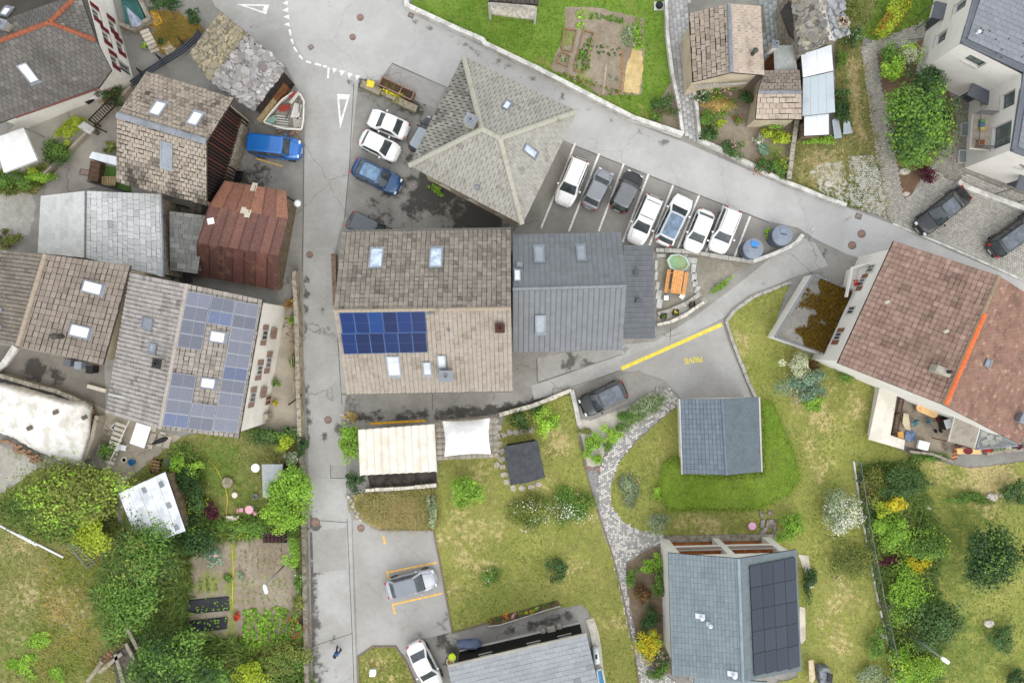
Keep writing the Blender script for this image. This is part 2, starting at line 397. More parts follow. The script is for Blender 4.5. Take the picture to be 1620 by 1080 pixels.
def gable(name, label, A, R, B, wall, deckm, tA=None, tB=None, oe=.4, og=.3, holes=None, cap=None, wbase=0., cat='house', gabm=None, walls=('A', 'B', '0', '1')):
    """A, R, B = ((px,py),(px,py),z): lower edge, ridge, other lower edge, each from end 0 to end 1"""
    a0, a1 = W(*A[0], A[2]), W(*A[1], A[2]); r0, r1 = W(*R[0], R[2]), W(*R[1], R[2]); b0, b1 = W(*B[0], B[2]), W(*B[1], B[2])
    base = (a0 + a1 + b0 + b1) / 4; base.z = wbase; rt = root(name, label, cat, base)
    sA, sB = Slope(r0, r1, a1, a0), Slope(r0, r1, b1, b0)
    dk = deck(rt, [[r0, r1, a1, a0], [r0, r1, b1, b0]], deckm)
    fl = lambda v: Vector((v.x, v.y, 0)); du = fl(r1 - r0).normalized()
    def ins(e, r, sgn): q = fl(r) - fl(e); return fl(e) + du * sgn * og + q.normalized() * oe
    A0, A1, B0, B1 = ins(a0, r0,1), ins(a1, r1,-1), ins(b0, r0,1), ins(b1, r1,-1); R0, R1 = fl(r0) + du * og, fl(r1) - du * og
    zA = A[2] + (R[2] - A[2]) * oe / max(.1, fl(r0 - a0).length) - .14; zB = B[2] + (R[2] - B[2]) * oe / max(.1, fl(r0 - b0).length) - .14; zR = R[2] - .14
    sides = {'A': (A0, A1, zA), 'B': (B0, B1, zB), '0': (A0, B0, min(zA, zB)), '1': (A1, B1, min(zA, zB))}
    cen = (A0 + A1 + B0 + B1) / 4; mb = MB(); info = {'A': sA, 'B': sB, 'root': rt, 'deck': dk, 'w': {}}
    for k, (p, q, zt) in sides.items():
        d = (q - p).normalized(); n = Vector((d.y, -d.x, 0)); n = -n if n.dot((p + q) / 2 - cen) < 0 else n; info['w'][k] = (p, q, n)
        if k not in walls: continue
        hs_ = [(hh[0] * (q - p).length, hh[1], hh[2], hh[3]) for hh in (holes or {}).get(k, ())]
        wall_face(mb, p, q, wbase - .02, zt, hs_, n=n)
        if k in '01':
            rr = R0 if k == '0' else R1; za, zb = zA, zB
            pts = [Vector((p.x, p.y, zt)), Vector((q.x, q.y, zt))] + ([Vector((q.x, q.y, zb))] if zb > zt + .01 else []) + [Vector((rr.x, rr.y, zR))] + ([Vector((p.x, p.y, za))] if za > zt + .01 else [])
            mb.face(pts)
    info['wall'] = mb.build('wall', wall, rt)
    for k in (holes or {}):
        p, q, n = info['w'][k]
        for hh in holes[k]: window(rt, p, q, n, hh[0] * (q - p).length, hh[1], hh[2], hh[3], frame=M('frame_white', C('#d9d6cf'), rough=.5), pane=glass_dark('pane_glass'), **(hh[4] if len(hh) > 4 else {}))
    if tA: tile_slope(dk, sA, **tA)
    if tB: tile_slope(dk, sB, **tB)
    if cap: cap_line(rt, r0 + Vector((0,0,.05)), r1 + Vector((0,0,.05)), **cap)
    return info
def skylight(par, sl, px, py, wp, hp, fm, pm=None, name='skylight', blind=False, along='u'):
    c = sl.at(px, py, .0); k = (H - c.z) / H / S; w_, h_ = wp * k, hp * k / max(.5, sl.n.z); X, Y, Z = sl.u, sl.v, sl.n
    mb = MB(); f = min(.11, w_ * .14)
    for a in (-1,1): mb.box(c + X * a * (w_ / 2 - f / 2) + Z * .07,(f, h_, .16), X=X, Y=Y, Z=Z); mb.box(c + Y * a * (h_ / 2 - f / 2) + Z * .071,(w_ - 2 * f, f, .16), X=X, Y=Y, Z=Z)
    mb.box(c + Y * (h_ / 2 + .09) + Z * .05,(w_ + .1,.18,.03), X=X, Y=Y, Z=Z)
    o = mb.build(name, fm, par); mb = MB(); mb.box(c + Z * .1,(w_ - 2 * f, h_ - 2 * f, .03), X=X, Y=Y, Z=Z); mb.build('blind' if blind else 'pane', pm, o); return o
def chimney(par, sl, px, py, wx, wy, h, mat, capm, name='chimney'):
    c = sl.at(px, py); u = Vector((sl.u.x, sl.u.y, 0)).normalized(); rz = math.atan2(u.y, u.x); mb = MB(); mb.box(c + Vector((0,0, h / 2 - .3)),(wx, wy, h + .6), rz)
    o = mb.build(name, mat, par, bevel=.02); mb = MB(); mb.box(c + Vector((0,0, h + .03)),(wx + .14, wy + .14,.07), rz); mb.lathe(c + Vector((0,0, h + .06)), [(.16,0),(.16,.18),(.11,.2),(.11,.05)], 12)
    mb.build('chimney_cap', capm, o); return o
def solar(par, sl, quad, nu, nv, mat, fm, tints=None, gap=.02, lift=.14, skip=None):
    """quad = four px corners (u0v0, u1v0, u1v1, u0v1) on the slope"""
    q = [sl.at(*p, lift) for p in quad]; f = lambda u, v: q[0] * (1 - u) * (1 - v) + q[1] * u * (1 - v) + q[2] * u * v + q[3] * (1 - u) * v
    for j in range(nv):
        for i in range(nu):
            if skip and skip(i, j): continue
            p = [f(i / nu, j / nv), f((i + 1) / nu, j / nv), f((i + 1) / nu, (j + 1) / nv), f(i / nu, (j + 1) / nv)]; c = sum(p, Vector()) / 4
            X = (p[1] - p[0] + p[2] - p[3]) / 2; Y = (p[3] - p[0] + p[2] - p[1]) / 2; a, b = X.length - gap, Y.length - gap; X.normalize(); Y = (Y - X * Y.dot(X)).normalized(); Z = X.cross(Y); Z = -Z if Z.z < 0 else Z
            t = tints(i, j) if tints else (.02,.03,.07); mb = MB(); mb.box(c, (a - .05, b - .05,.03), X=X, Y=Y, Z=Z, t=t); o = mb.build('solar_panel', mat, par)
            mb = MB(); fw = .03
            for s in (-1,1): mb.box(c + X * s * (a / 2 - fw / 2),(fw, b, .045), X=X, Y=Y, Z=Z); mb.box(c + Y * s * (b / 2 - fw / 2),(a - 2 * fw, fw, .044), X=X, Y=Y, Z=Z)
            mb.box(c + Z * .014,(a - .06,.012,.008), X=X, Y=Y, Z=Z); mb.build('frame', fm, o)

# plants
def leaf_arrays(c, R, n, size, pal, clumps, rng, flat=0., lo=-.25, shell=.55):
    R = np.array(R, float); d = rng.normal(size=(clumps, 3)); d /= np.linalg.norm(d, axis=1)[:, None]; d[:, 2] = np.where(d[:, 2] < lo, -d[:, 2] * .6, d[:, 2])
    rad = rng.uniform(shell, 1.0, clumps); rad[: clumps // 6] *= .5; an = np.arctan2(d[:, 1], d[:, 0]); rad *= 1 + .2 * np.sin(3 * an + rng.random() * 6) + .16 * np.sin(5 * an + rng.random() * 6); cc = d * rad[:, None] * R * .84
    cr = rng.uniform(.26,.46, clumps)
    wch = rng.integers(0, clumps, n); o = rng.normal(size=(n, 3)); o /= np.linalg.norm(o, axis=1)[:, None]
    p = cc[wch] + o * (rng.random(n) ** .45 * cr[wch])[:, None] * (R + .06) * np.array([1,1,.9])
    nr = o * .6 + d[wch] * .35 + np.array([0,0,.55]) + rng.normal(size=(n, 3)) * .35; nr /= np.linalg.norm(nr, axis=1)[:, None]
    a = np.cross(nr, rng.normal(size=(n, 3))); a /= np.linalg.norm(a, axis=1)[:, None] + 1e-9; b = np.cross(nr, a)
    s = size * rng.uniform(.6,1.35, n); P = p + np.array(c)
    V = np.stack([P - a * s[:, None] * .5, P + b * (s * .32)[:, None] - nr * (s * .06)[:, None], P + a * s[:, None] * .5, P - b * (s * .32)[:, None] - nr * (s * .06)[:, None]], 1).reshape(-1,3)
    V[:, 2] = np.maximum(V[:, 2], .03)
    F = np.arange(4 * n).reshape(n, 4)
    c1, c2 = np.array(pal[0]), np.array(pal[1]); cb = rng.uniform(.72,1.28, clumps)[wch]; mixf = np.clip(rng.beta(1.6,1.6, n) * .75 + rng.random(clumps)[wch] * .35 - .1,0,1)[:, None]
    T = (c1 * (1 - mixf) + c2 * mixf) * cb[:, None] * rng.uniform(.8,1.2, n)[:, None]
    return V, F, T
PAL = {k: (C(a, .95), C(b, .95)) for k, (a, b) in dict(
    bright=('#6f9a36', '#9cbf45'), mid=('#547a30', '#7f9f48'), dark=('#3c5a2c', '#648048'), lime=('#93a92c', '#c3cf4a'), olive=('#6a7434', '#98a050'),
    blue=('#64806a', '#9db79a'), pale=('#b4bb90', '#dfe2c4'), maroon=('#46222c', '#6e3440'), yellow=('#b8a81e', '#e2d640'), grey=('#7d8c68', '#a8b48c'),
    brown=('#5e4830', '#84683c'), rust=('#8a6428', '#b08a38'), red=('#a8281c', '#d05030'), pink=('#d896a8', '#f0c8d0'), white=('#d8d8c4', '#f2f2e6'), straw=('#b89c5a', '#d8c080'), orange=('#c87020', '#e89a30'),
    deep=('#2e4826', '#4c6a38'), fresh=('#7cae34', '#b2d052')).items()}
_seed = [100]
def plant(name, label, cat, px, py, rx, ry, h, pal, n=None, leaf=.2, z0=0., group=None, extra=None, trunk=False, clumps=None, rot=0., shell=.55, parent_only=False):
    """bush or tree: leaf-sized faces through the crown's volume on a stem; rx, ry crown radii in photo pixels"""
    _seed[0] += 1; rng = np.random.default_rng(_seed[0])
    zc = z0 + h * (.62 if trunk else .45); k = (H - zc) / H / S; RX, RY = rx * k * 1.16, ry * k * 1.16; RZ = h - (zc - z0); RZ = max(RZ, .12)
    c = W(px, py, zc); g = Vector((c.x, c.y, z0)); rt = root(name, label, cat, g, group)
    n = n or int(min(9000, max(260,800 * RX * RY * (.17 / leaf) ** 1.3 * (1.2 if trunk else 1))))
    cl = clumps or max(12, min(70, int(RX * RY * 9)))
    V, F, T = leaf_arrays((0,0,0),(RX, RY, RZ), n, leaf, PAL[pal], cl, rng, shell=shell)
    if extra:
        for ep, en, es in extra:
            v2, f2, t2 = leaf_arrays((0,0,.05),(RX, RY, RZ), en, es, PAL[ep], max(8, cl // 2), rng, shell=.8); F = np.concatenate([F, f2 + len(V)]); V = np.concatenate([V, v2]); T = np.concatenate([T, t2])
    if rot: cr, sr = math.cos(rot), math.sin(rot); V = np.stack([V[:, 0] * cr - V[:, 1] * sr, V[:, 0] * sr + V[:, 1] * cr, V[:, 2]], 1)
    V = V + np.array(c); V[:, 2] = np.maximum(V[:, 2], z0 + .02)
    npmesh('crown' if trunk else 'foliage', V, F, leaf_mat(), rt, T)
    mb = MB(); bark = M('bark', C('#6b5a48'), C('#4a3e32'), s1=4, s2=30)
    r0 = .05 + .022 * h * (1.6 if trunk else .6)
    mb.tube([g - Vector((0,0,.05)), g + Vector((.03 * h, .02 * h, h * .3)), g + Vector((.0,.04 * h, h * .62))], [r0, r0 * .75, r0 * .35], 7)
    for q in range(6 if trunk else 4):
        a = q * 2.4 + rng.random(); st = g + Vector((.015 * h, .01 * h, h * (.2 + .05 * q)))
        mb.tube([st, st + Vector((math.cos(a) * RX * .4, math.sin(a) * RY * .4, h * .18)), st + Vector((math.cos(a) * RX * .75, math.sin(a) * RY * .75, h * .26))], [r0 * .5, r0 * .33, r0 * .12], 5)
    mb.build('trunk' if trunk else 'stem', bark, rt, smooth=True); return rt
def grass_patch(name, label, poly, dens, hgt, pal_g, pal_d, dry=(), z=0., wid=.05, avoid=(), base_dry=.3, cat=None, ns=.09, wet=()):
    """countless tufts, one mesh of blades over a pixel outline"""
    xs = [p[0] for p in poly]; ys = [p[1] for p in poly]; n = int((max(xs) - min(xs)) * (max(ys) - min(ys)) / S / S * dens)
    x = RNG.uniform(min(xs), max(xs), n); y = RNG.uniform(min(ys), max(ys), n); k = inside(x, y, poly)
    for a in avoid: k &= ~inside(x, y, a)
    x, y = x[k], y[k]; n = len(x)
    d = np.clip(base_dry + blobs(x, y, dry) * .9 + (fbm(x * ns, y * ns) - .5) * 1.1 + (fbm(x * .022 + 5, y * .022) - .5) * 1.5 + RNG.normal(0,.14, n) - blobs(x, y, wet) * .7,0,1)
    X = (x - CX) / S; Y = (CY - y) / S; B = 2; V = []; T = []
    for b in range(B):
        a = RNG.uniform(0,6.283, n); tl = RNG.uniform(.8,2.2, n); hh = hgt * RNG.uniform(.5,1.3, n) * (.6 + .8 * fbm(x * .05, y * .05)); w_ = wid * RNG.uniform(.6,1.4, n)
        dx, dy = np.cos(a), np.sin(a); Zb = np.full(n, z)
        V.append(np.stack([np.stack([X - dy * w_, Y + dx * w_, Zb], 1), np.stack([X + dy * w_, Y - dx * w_, Zb], 1), np.stack([X + dx * hh * tl, Y + dy * hh * tl, Zb + hh], 1)], 1))
        cg = np.array(pal_g[0]) + (np.array(pal_g[1]) - np.array(pal_g[0])) * RNG.random((n, 1)); cd = np.array(pal_d[0]) + (np.array(pal_d[1]) - np.array(pal_d[0])) * RNG.random((n, 1))
        T.append((cg * (1 - d[:, None]) + cd * d[:, None]) * RNG.uniform(.75,1.25,(n, 1)))
    V = np.concatenate(V).reshape(-1,3); F = np.arange(len(V)).reshape(-1,3)
    o = npmesh(name, V, F, leaf_mat(), None, np.concatenate(T), Vector((float(np.mean(X)), float(np.mean(Y)), z)))
    return tag(o, label, cat or 'grass', kind='stuff')
# ground
def ground_mat(name, c1, c2, blotch, crack=0., s1=.25, rough=.9, grain=.16, dryc=None, fs=9., sharp=.12):
    if name in _MC: return _MC[name]
    N = Nodes(name); co = N.n('ShaderNodeNewGeometry').outputs['Position']
    big = N.noise(s1,6,.62, co); mid = N.noise(2.3,6,.7, co); fine = N.noise(fs * 3,4,.7, co)
    col = N.mix(N.ramp(big, .36,.64), c1, c2)
    if dryc is not None:
        dv = N.math('ADD', N.attr('dry').outputs['Fac'], N.math('MULTIPLY', N.math('SUBTRACT', N.math('ADD', mid, N.noise(.42,5,.6, co)),1.),1.9))
        col = N.mix(N.ramp(dv, .25,.8), col, dryc)
    st = N.math('ADD', N.attr('blotch').outputs['Fac'], N.math('MULTIPLY', N.math('SUBTRACT', N.noise(1.1,8,.72, co),.5),1.9))
    col = N.mix(N.ramp(st, .5 - sharp, .5 + sharp * 1.6,0., .92), col, blotch)
    if crack:
        wv = N.n('ShaderNodeVectorMath'); wv.operation = 'ADD'; nz = N.n('ShaderNodeTexNoise'); nz.inputs['Scale'].default_value = 1.2; nz.inputs['Detail'].default_value = 5
        N.l(co, nz.inputs['Vector']); N.l(co, wv.inputs[0]); N.l(nz.outputs['Color'], wv.inputs[1])
        vo = N.n('ShaderNodeTexVoronoi'); vo.feature = 'DISTANCE_TO_EDGE'; vo.inputs['Scale'].default_value = .16; N.l(wv.outputs[0], vo.inputs['Vector'])
        ln = N.ramp(vo.outputs['Distance'], .0,.008,1., 0.); ln = N.math('MULTIPLY', ln, N.ramp(N.noise(.13,2,.5, co),.47,.55,0., crack))
        col = N.mix(ln, col, tuple(x * .4 for x in c1))
    v = N.math('MULTIPLY', N.ramp(fine, .2,.8,1 - grain, 1 + grain), N.ramp(mid, .2,.8,1 - grain * .6,1 + grain * .6))
    cc = N.n('ShaderNodeVectorMath'); cc.operation = 'SCALE'; N.l(col, cc.inputs[0]); N.l(v, cc.inputs['Scale'])
    N.bsdf(cc.outputs[0], rough, 0,.25,0, fine, .35); _MC[name] = N.m; return N.m
DK = C('#4a4844')
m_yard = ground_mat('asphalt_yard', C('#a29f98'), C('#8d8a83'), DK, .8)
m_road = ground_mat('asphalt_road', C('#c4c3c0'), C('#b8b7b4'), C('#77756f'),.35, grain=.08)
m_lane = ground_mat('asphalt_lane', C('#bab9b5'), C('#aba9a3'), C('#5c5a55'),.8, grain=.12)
m_park = ground_mat('asphalt_parking', C('#a09c96'), C('#918d87'), C('#6a665f'),.3, grain=.1)
m_drive = ground_mat('asphalt_drive', C('#b3b1ac'), C('#a5a29c'), C('#6e6b65'),.3, grain=.1)
m_conc = ground_mat('concrete_court', C('#b7ad9a'), C('#a2998a'), C('#6e675a'),.9, s1=.5)
m_grav = ground_mat('gravel_ground', C('#b9b6ad'), C('#a8a396'), C('#8c8a66'),0, grain=.35, fs=14)
m_soil = ground_mat('garden_soil', C('#a39785'), C('#8f816e'), C('#88904e'),0, grain=.35, fs=7)
m_grassB = ground_mat('lawn_lush', C('#7f9c3a', .66), C('#6d902e', .66), C('#98a44c', .66),0, s1=.35, grain=.35, dryc=C('#a39a58', .6), fs=6)
m_grassD = ground_mat('lawn_dry', C('#a0a254', .66), C('#8f9648', .66), C('#75883c', .62),0, s1=.3, grain=.3, dryc=C('#c4b47c', .7), fs=6)
m_mead = ground_mat('meadow_ground', C('#868c4c', .58), C('#949258', .58), C('#6a8238', .64),0, s1=.35, grain=.35, dryc=C('#b8a87c', .68), fs=5)

mb = MB(); mb.face([(-1500,-1500,-.05),(1500,-1500,-.05),(1500,1500,-.05),(-1500,1500,-.05)])
mb.build('ground', ground_mat('far_ground', C('#7a8440', .58), C('#6f7a3c', .58), C('#55702c', .58),0, s1=.02, grain=.3), origin=(0,0,0), kind='structure')

yard_blotch = [(600,340,40,.55),(690,300,55,.95),(650,250,30,.6),(760,345,70,.9),(640,215,25,.6),(600,190,40,.35),(690,150,30,.5),(385,300,55,.8),(420,265,35,.5),(330,330,30,.8),
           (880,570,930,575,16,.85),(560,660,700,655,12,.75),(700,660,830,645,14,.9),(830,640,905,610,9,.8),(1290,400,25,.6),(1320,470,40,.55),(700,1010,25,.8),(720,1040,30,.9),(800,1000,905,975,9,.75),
           (640,1010,14,.4),(505,680,545,660,8,.7),(290,430,40,.8),(440,445,30,.6),(575,130,30,.7),(650,165,30,.7),(860,360,30,.4),(620,250,16,.55),(640,285,20,.6),(575,315,18,.5),(610,310,16,.6),(655,330,30,.8),(600,165,16,.5),(670,185,16,.6),(560,200,10,.4),(400,285,25,.6),(445,275,14,.5),(465,150,16,.4),(150,290,30,.4),(225,210,25,.5),(90,400,30,.6)]  # dark patches; two long ones run north of the awning and tent
zone('yard', [(-120,-120),(1740,-120),(1740,1200),(-120,1200)], 0., m_yard, 16, bl=yard_blotch)
zone('road', [(445,-80),(640,-80),(648,20),(770,76),(1000,194),(1085,226),(1240,294),(1345,330),(1412,355),(1500,395),(1620,446),(1720,490),(1720,560),(1560,480),(1400,420),(1340,402),(1290,378),(1262,360),
              (1215,350),(1060,290),(905,228),(860,207),(700,137),(620,100),(600,128),(568,124),(520,110),(482,92),(462,60),(455,20)], .006, m_road, 18,
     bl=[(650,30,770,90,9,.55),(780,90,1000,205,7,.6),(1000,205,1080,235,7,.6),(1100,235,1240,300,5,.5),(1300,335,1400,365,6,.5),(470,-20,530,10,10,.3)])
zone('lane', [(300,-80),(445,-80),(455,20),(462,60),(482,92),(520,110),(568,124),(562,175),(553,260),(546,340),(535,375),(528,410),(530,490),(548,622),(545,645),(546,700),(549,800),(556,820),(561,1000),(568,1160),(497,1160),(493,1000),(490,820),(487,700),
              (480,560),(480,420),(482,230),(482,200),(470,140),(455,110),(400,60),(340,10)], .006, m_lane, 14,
     bl=[(484,430,488,680,7,.75),(495,840,502,1080,14,.85),(507,430,510,500,6,.45),(490,820,500,830,14,.7),(528,1010,532,1080,7,.6),(400,50,30,.3),(525,400,14,.5),(490,700,540,675,6,.9),(470,110,25,.3),(560,130,14,.6)])  # darker band down the west edge, a diagonal band and small dark patches
zone('parking', [(905,230),(1060,292),(1215,352),(1185,410),(1160,405),(1035,392),(985,390),(808,368),(850,350)], .006, m_park, 16, bl=[(865,345,20,.6),(1180,400,20,.7)])
zone('car_park', [(558,822),(572,822),(590,836),(602,840),(685,839),(697,895),(715,998),(700,1003),(660,1012),(640,1035),(615,1025),(590,1024),(566,1040)], .006, m_drive, 16, bl=[(700,985,25,.5),(665,1000,20,.5),(600,826,10,.4)])
zone('drive', [(950,585),(1000,560),(1142,510),(1155,550),(1178,600),(1188,628),(1080,634),(1072,622),(1050,600),(1010,588)], .01, m_drive, 16)
zone('side_road', [(840,610),(900,590),(985,545),(1036,540),(1100,500),(1180,440),(1262,372),(1290,385),(1310,420),(1250,440),(1190,470),(1150,500),(985,582),(905,616),(845,632)], .006, m_lane, 16, bl=[(905,605,950,590,6,.3),(1255,375,10,.7),(1285,400,12,.7),(1170,465,1235,438,4,.6)])
# courts and gravel
zone('terrace', [(418,486),(458,478),(476,470),(480,690),(425,675),(384,664)], .02, ground_mat('terrace_plaster', C('#bdb3a0'), C('#a89e8c'), C('#7c7464'),1., s1=.6),10, bl=[(440,690,15,.5)])
zone('courtyard', [(150,640),(190,655),(250,680),(285,690),(282,745),(230,760),(185,762),(158,735)], .02, m_conc, 10, bl=[(175,700,25,.8),(240,735,20,.5),(180,680,15,.6)])
zone('alley', [(30,550),(165,578),(168,655),(130,650),(70,610),(-40,580),(-40,540)], .012, ground_mat('alley_ground', C('#8c867c'), C('#77716a'), C('#45423d'),.6),10, bl=[(55,585,25,1.),(90,595,18,.9),(110,630,15,.6)])
zone('gravel_lot', [(-40,300),(50,300),(58,330),(45,372),(-40,368)], .012, m_grav, 10, rough=2)
zone('wood_yard', [(-60,690),(40,715),(60,740),(70,780),(-60,800)], .012, m_grav, 10, rough=2, bl=[(25,720,20,.6)])
zone('patio_ground', [(0,225),(30,190),(160,142),(178,112),(205,140),(160,195),(130,220),(95,245),(40,270),(0,280)], .012, ground_mat('patio_concrete', C('#bdb8ab'), C('#aaa497'), C('#77705f'),.6),10)
zone('lane_west', [(205,140),(240,118),(235,130),(185,185),(185,290),(130,300),(70,310),(75,285),(110,250),(150,205)], .014, ground_mat('old_concrete', C('#aea89b'), C('#99938a'), C('#5d574c'),1.2),10, bl=[(165,290,15,.5)])
zone('picnic_gravel', [(1036,400),(1090,402),(1155,412),(1192,412),(1150,440),(1115,470),(1085,492),(1040,510)], .02, ground_mat('picnic_gravel', C('#9c9688'), C('#8b8577'), C('#7c7a52'),0, grain=.4, fs=16),10)
zone('planter_gravel', [(1040,500),(1085,483),(1115,470),(1120,478),(1090,495),(1040,512)], .024, m_grav, 10)
zone('entrance_ground', [(905,615),(1010,585),(1048,605),(1000,640),(935,665),(912,660)], .012, ground_mat('entrance_tar', C('#a5a29b'), C('#95928b'), C('#7a6f62'),.2),12, bl=[(920,655,985,625,6,.5)])
zone('white_gravel', [(912,662),(935,665),(1000,640),(1030,620),(1040,625),(1000,655),(985,672),(960,705),(950,735),(930,740),(922,700)], .014, ground_mat('white_gravel', C('#d6d0c2'), C('#c6bfae'), C('#b0a894'),0, grain=.25, fs=16),10)

# grass and soil sheets
P_TOP = [(656,-80),(652,8),(765,64),(1000,186),(1076,210),(1060,120),(1047,-80)]
zone('lawn', P_TOP, .05, m_grassB, 14, bl2=[(700,40,40,.25),(860,100,25,.5),(950,165,1040,190,20,.5)])
P_VEG = [(893,12),(945,13),(1018,30),(1020,80),(1014,150),(985,151),(950,152),(925,136),(872,110),(893,45)]
zone('vegetable_garden', P_VEG, .07, m_soil, 9, rough=1.5, bl=[(895,60,26,.7),(925,125,26,.7),(935,25,20,.6),(1000,50,22,.7),(960,80,18,.4),(915,90,10,.6)])
P_NE = [(1100,138),(1195,128),(1197,190),(1262,190),(1243,284),(1225,276),(1150,238),(1107,218)]
zone('flower_garden', P_NE, .1, m_soil, 9, bl=[(1120,200,34,.75),(1220,250,44,.7),(1170,225,20,.5),(1230,200,24,.6)])
P_BED = [(1062,128),(1078,212),(1030,192),(1035,175)]
zone('shrub_bed', P_BED, .09, m_soil, 9)
P_MEAD = [(1262,190),(1290,215),(1320,215),(1322,60),(1345,-60),(1410,-60),(1366,58),(1363,75),(1386,200),(1408,346),(1340,326),(1243,288)]
zone('meadow_strip', P_MEAD, .05, m_mead, 12, rough=1.5, bl2=[(1300,270,40,.9),(1345,100,1360,220,10,1.),(1310,230,30,.4)], bl=[(1310,290,18,.0)])
P_HED = [(1366,58),(1410,-60),(1490,-60),(1478,40),(1440,48),(1390,68)]
zone('hedge_lawn', P_HED, .05, m_grassB, 12)
P_R = [(1064,648),(1077,640),(1081,745),(1150,752),(1202,746),(1200,630),(1180,596),(1160,545),(1147,508),(1160,492),(1190,470),(1250,445),(1218,534),(1278,560),(1325,580),(1392,612),(1378,692),(1445,720),(1530,740),(1740,716),(1740,1200),(1100,1200),(1150,1100),(1262,1070),(1262,872),(1232,866),(1055,846),(1012,840),(985,825),(967,800),(965,770),(980,730),(1010,695)]
DRY_R = [(1300,660,50,.55),(1350,640,30,.6),(1250,620,1300,760,12,.6),(1330,940,40,.6),(1320,1000,40,.6),(1170,545,25,.5),(1240,560,30,.3),(1120,828,60,.45),(1560,755,60,.9),(1490,740,30,.6),(1560,790,40,.3),(1020,740,40,.2)]
zone('garden_lawn', P_R, .05, m_grassD, 14, rough=1.2, bl2=DRY_R, bl=[(1520,870,130,.62),(1520,1030,130,.6),(1290,700,40,.4),(1000,760,40,.5),(1240,600,30,.4),(1310,850,40,.4)])
P_C = [(552,800),(562,782),(692,772),(694,722),(780,720),(800,655),(880,630),(905,622),(915,690),(926,740),(950,820),(968,870),(990,960),(1006,1040),(1025,1200),(958,1200),(942,1000),(932,968),(918,955),(770,985),(717,1001),(698,900),(686,838),(602,836),(590,832),(572,818)]
DRY_C = [(740,860,60,.6),(880,700,35,.8),(760,740,40,.5),(600,800,60,.7),(900,900,60,.3),(960,980,30,.5),(720,930,25,.6),(840,760,30,.6),(650,810,30,.7),(780,850,40,.4)]
zone('orchard_lawn', P_C, .05, m_grassD, 14, rough=1.5, bl2=DRY_C, bl=[(800,930,60,.35),(740,970,40,.3),(780,900,30,.3)])
P_S = [(568,1036),(590,1023),(625,1023),(640,1046),(662,1092),(665,1200),(575,1200)]
zone('verge_lawn', P_S, .06, m_grassD, 9, rough=.8, bl2=[(595,1045,25,.7),(620,1070,20,.3)])
P_L = [(-100,800),(-20,800),(60,740),(160,740),(190,850),(200,760),(275,700),(290,690),(385,668),(420,680),(478,692),(484,820),(488,1200),(-100,1200)]
DRY_L = [(50,930,60,.55),(110,960,50,.7),(30,860,40,.5),(40,1000,50,.4)]
zone('cottage_garden', P_L, .05, m_mead, 14, bl2=DRY_L, bl=[(345,740,60,.9),(390,790,40,.7),(40,1030,60,.6),(110,1050,40,.6),(20,880,40,.5),(120,900,30,.5),(60,960,30,.4),(240,1000,80,.5)])
P_LV = [(300,852),(375,842),(462,848),(476,930),(478,1005),(380,1012),(296,1012),(290,930)]
zone('kitchen_garden', P_LV, .08, m_soil, 9, rough=2, bl=[(330,925,34,.75),(368,850,368,1000,9,.8),(330,1005,34,.7),(420,906,40,.35),(420,958,40,.35),(300,870,24,.6)])
P_NWD = [(246,22),(262,18),(285,25),(318,42),(322,52),(262,86),(245,75)]
zone('dry_garden', P_NWD, .06, ground_mat('straw_ground', C('#c0a055', .65), C('#a98c4a', .65), C('#6f7a38', .6),0, s1=.8, grain=.35, fs=6),7, bl=[(290,35,12,.5)])
P_NW2 = [(-60,262),(40,275),(95,240),(110,225),(112,238),(75,285),(60,305),(-60,310)]
zone('verge', P_NW2,.05, m_mead, 9, rough=1.5, bl=[(20,285,30,.6),(80,265,15,.6)])
zone('apartment_bed', [(1388,86),(1465,62),(1500,138),(1514,200),(1490,240),(1470,262),(1440,310),(1428,316),(1412,210),(1394,130)], .07, ground_mat('bark_mulch', C('#8f7560'), C('#7c624e'), C('#6f7a40'),0, grain=.4, fs=8),9, rough=1.)
zone('path_border', [(990,892),(1022,870),(1056,860),(1064,1066),(1040,1062),(1010,1020),(1000,975),(992,930)], .05, ground_mat('border_soil', C('#8a7a66'), C('#75654f'), C('#7c8440'),0, grain=.4, fs=8),9, rough=1., bl=[(1020,940,30,.3)])
zone('fence_border', [(1354,736),(1450,726),(1470,800),(1490,860),(1480,930),(1510,990),(1480,1040),(1490,1140),(1432,1140),(1406,1020),(1376,870)], .064, _MC['border_soil'], 10, rough=2, bl=[(1430,850,60,.9),(1440,960,60,.9),(1440,1060,50,.9)])
for nm_, pp_ in (('road_patch', [(523,736),(546,736),(546,757),(523,757)]),('road_patch', [(620,102),(703,139),(690,172),(610,140)]),('road_patch', [(850,566),(905,556),(985,548),(984,560),(852,603)]),('road_patch', [(494,840),(548,834),(549,900),(496,906)])): zone(nm_, pp_, .009, ground_mat('asphalt_patch', C('#adaba6'), C('#a09e98'), C('#5c5a55'),.5, grain=.14),14, bl=[(640,150,25,.4),(690,160,20,.6),(900,570,22,.8),(930,575,16,.8)])
P_MOUND = [(1046,735),(1060,722),(1078,722),(1081,745),(1150,752),(1202,746),(1200,632),(1222,634),(1240,680),(1256,715),(1264,755),(1250,780),(1200,806),(1060,808),(1046,795),(1040,770)]
Pm = np.array(P_MOUND)
zone('stony_patch', [(1282,272),(1305,258),(1332,256),(1345,300),(1338,322),(1300,305)], .06, ground_mat('stony_ground', C('#c4c2b4'), C('#b0ae98'), C('#8c9458'),0, grain=.4, fs=9),6, rough=3, bl=[(1290,285,14,.5),(1340,270,12,.5)])
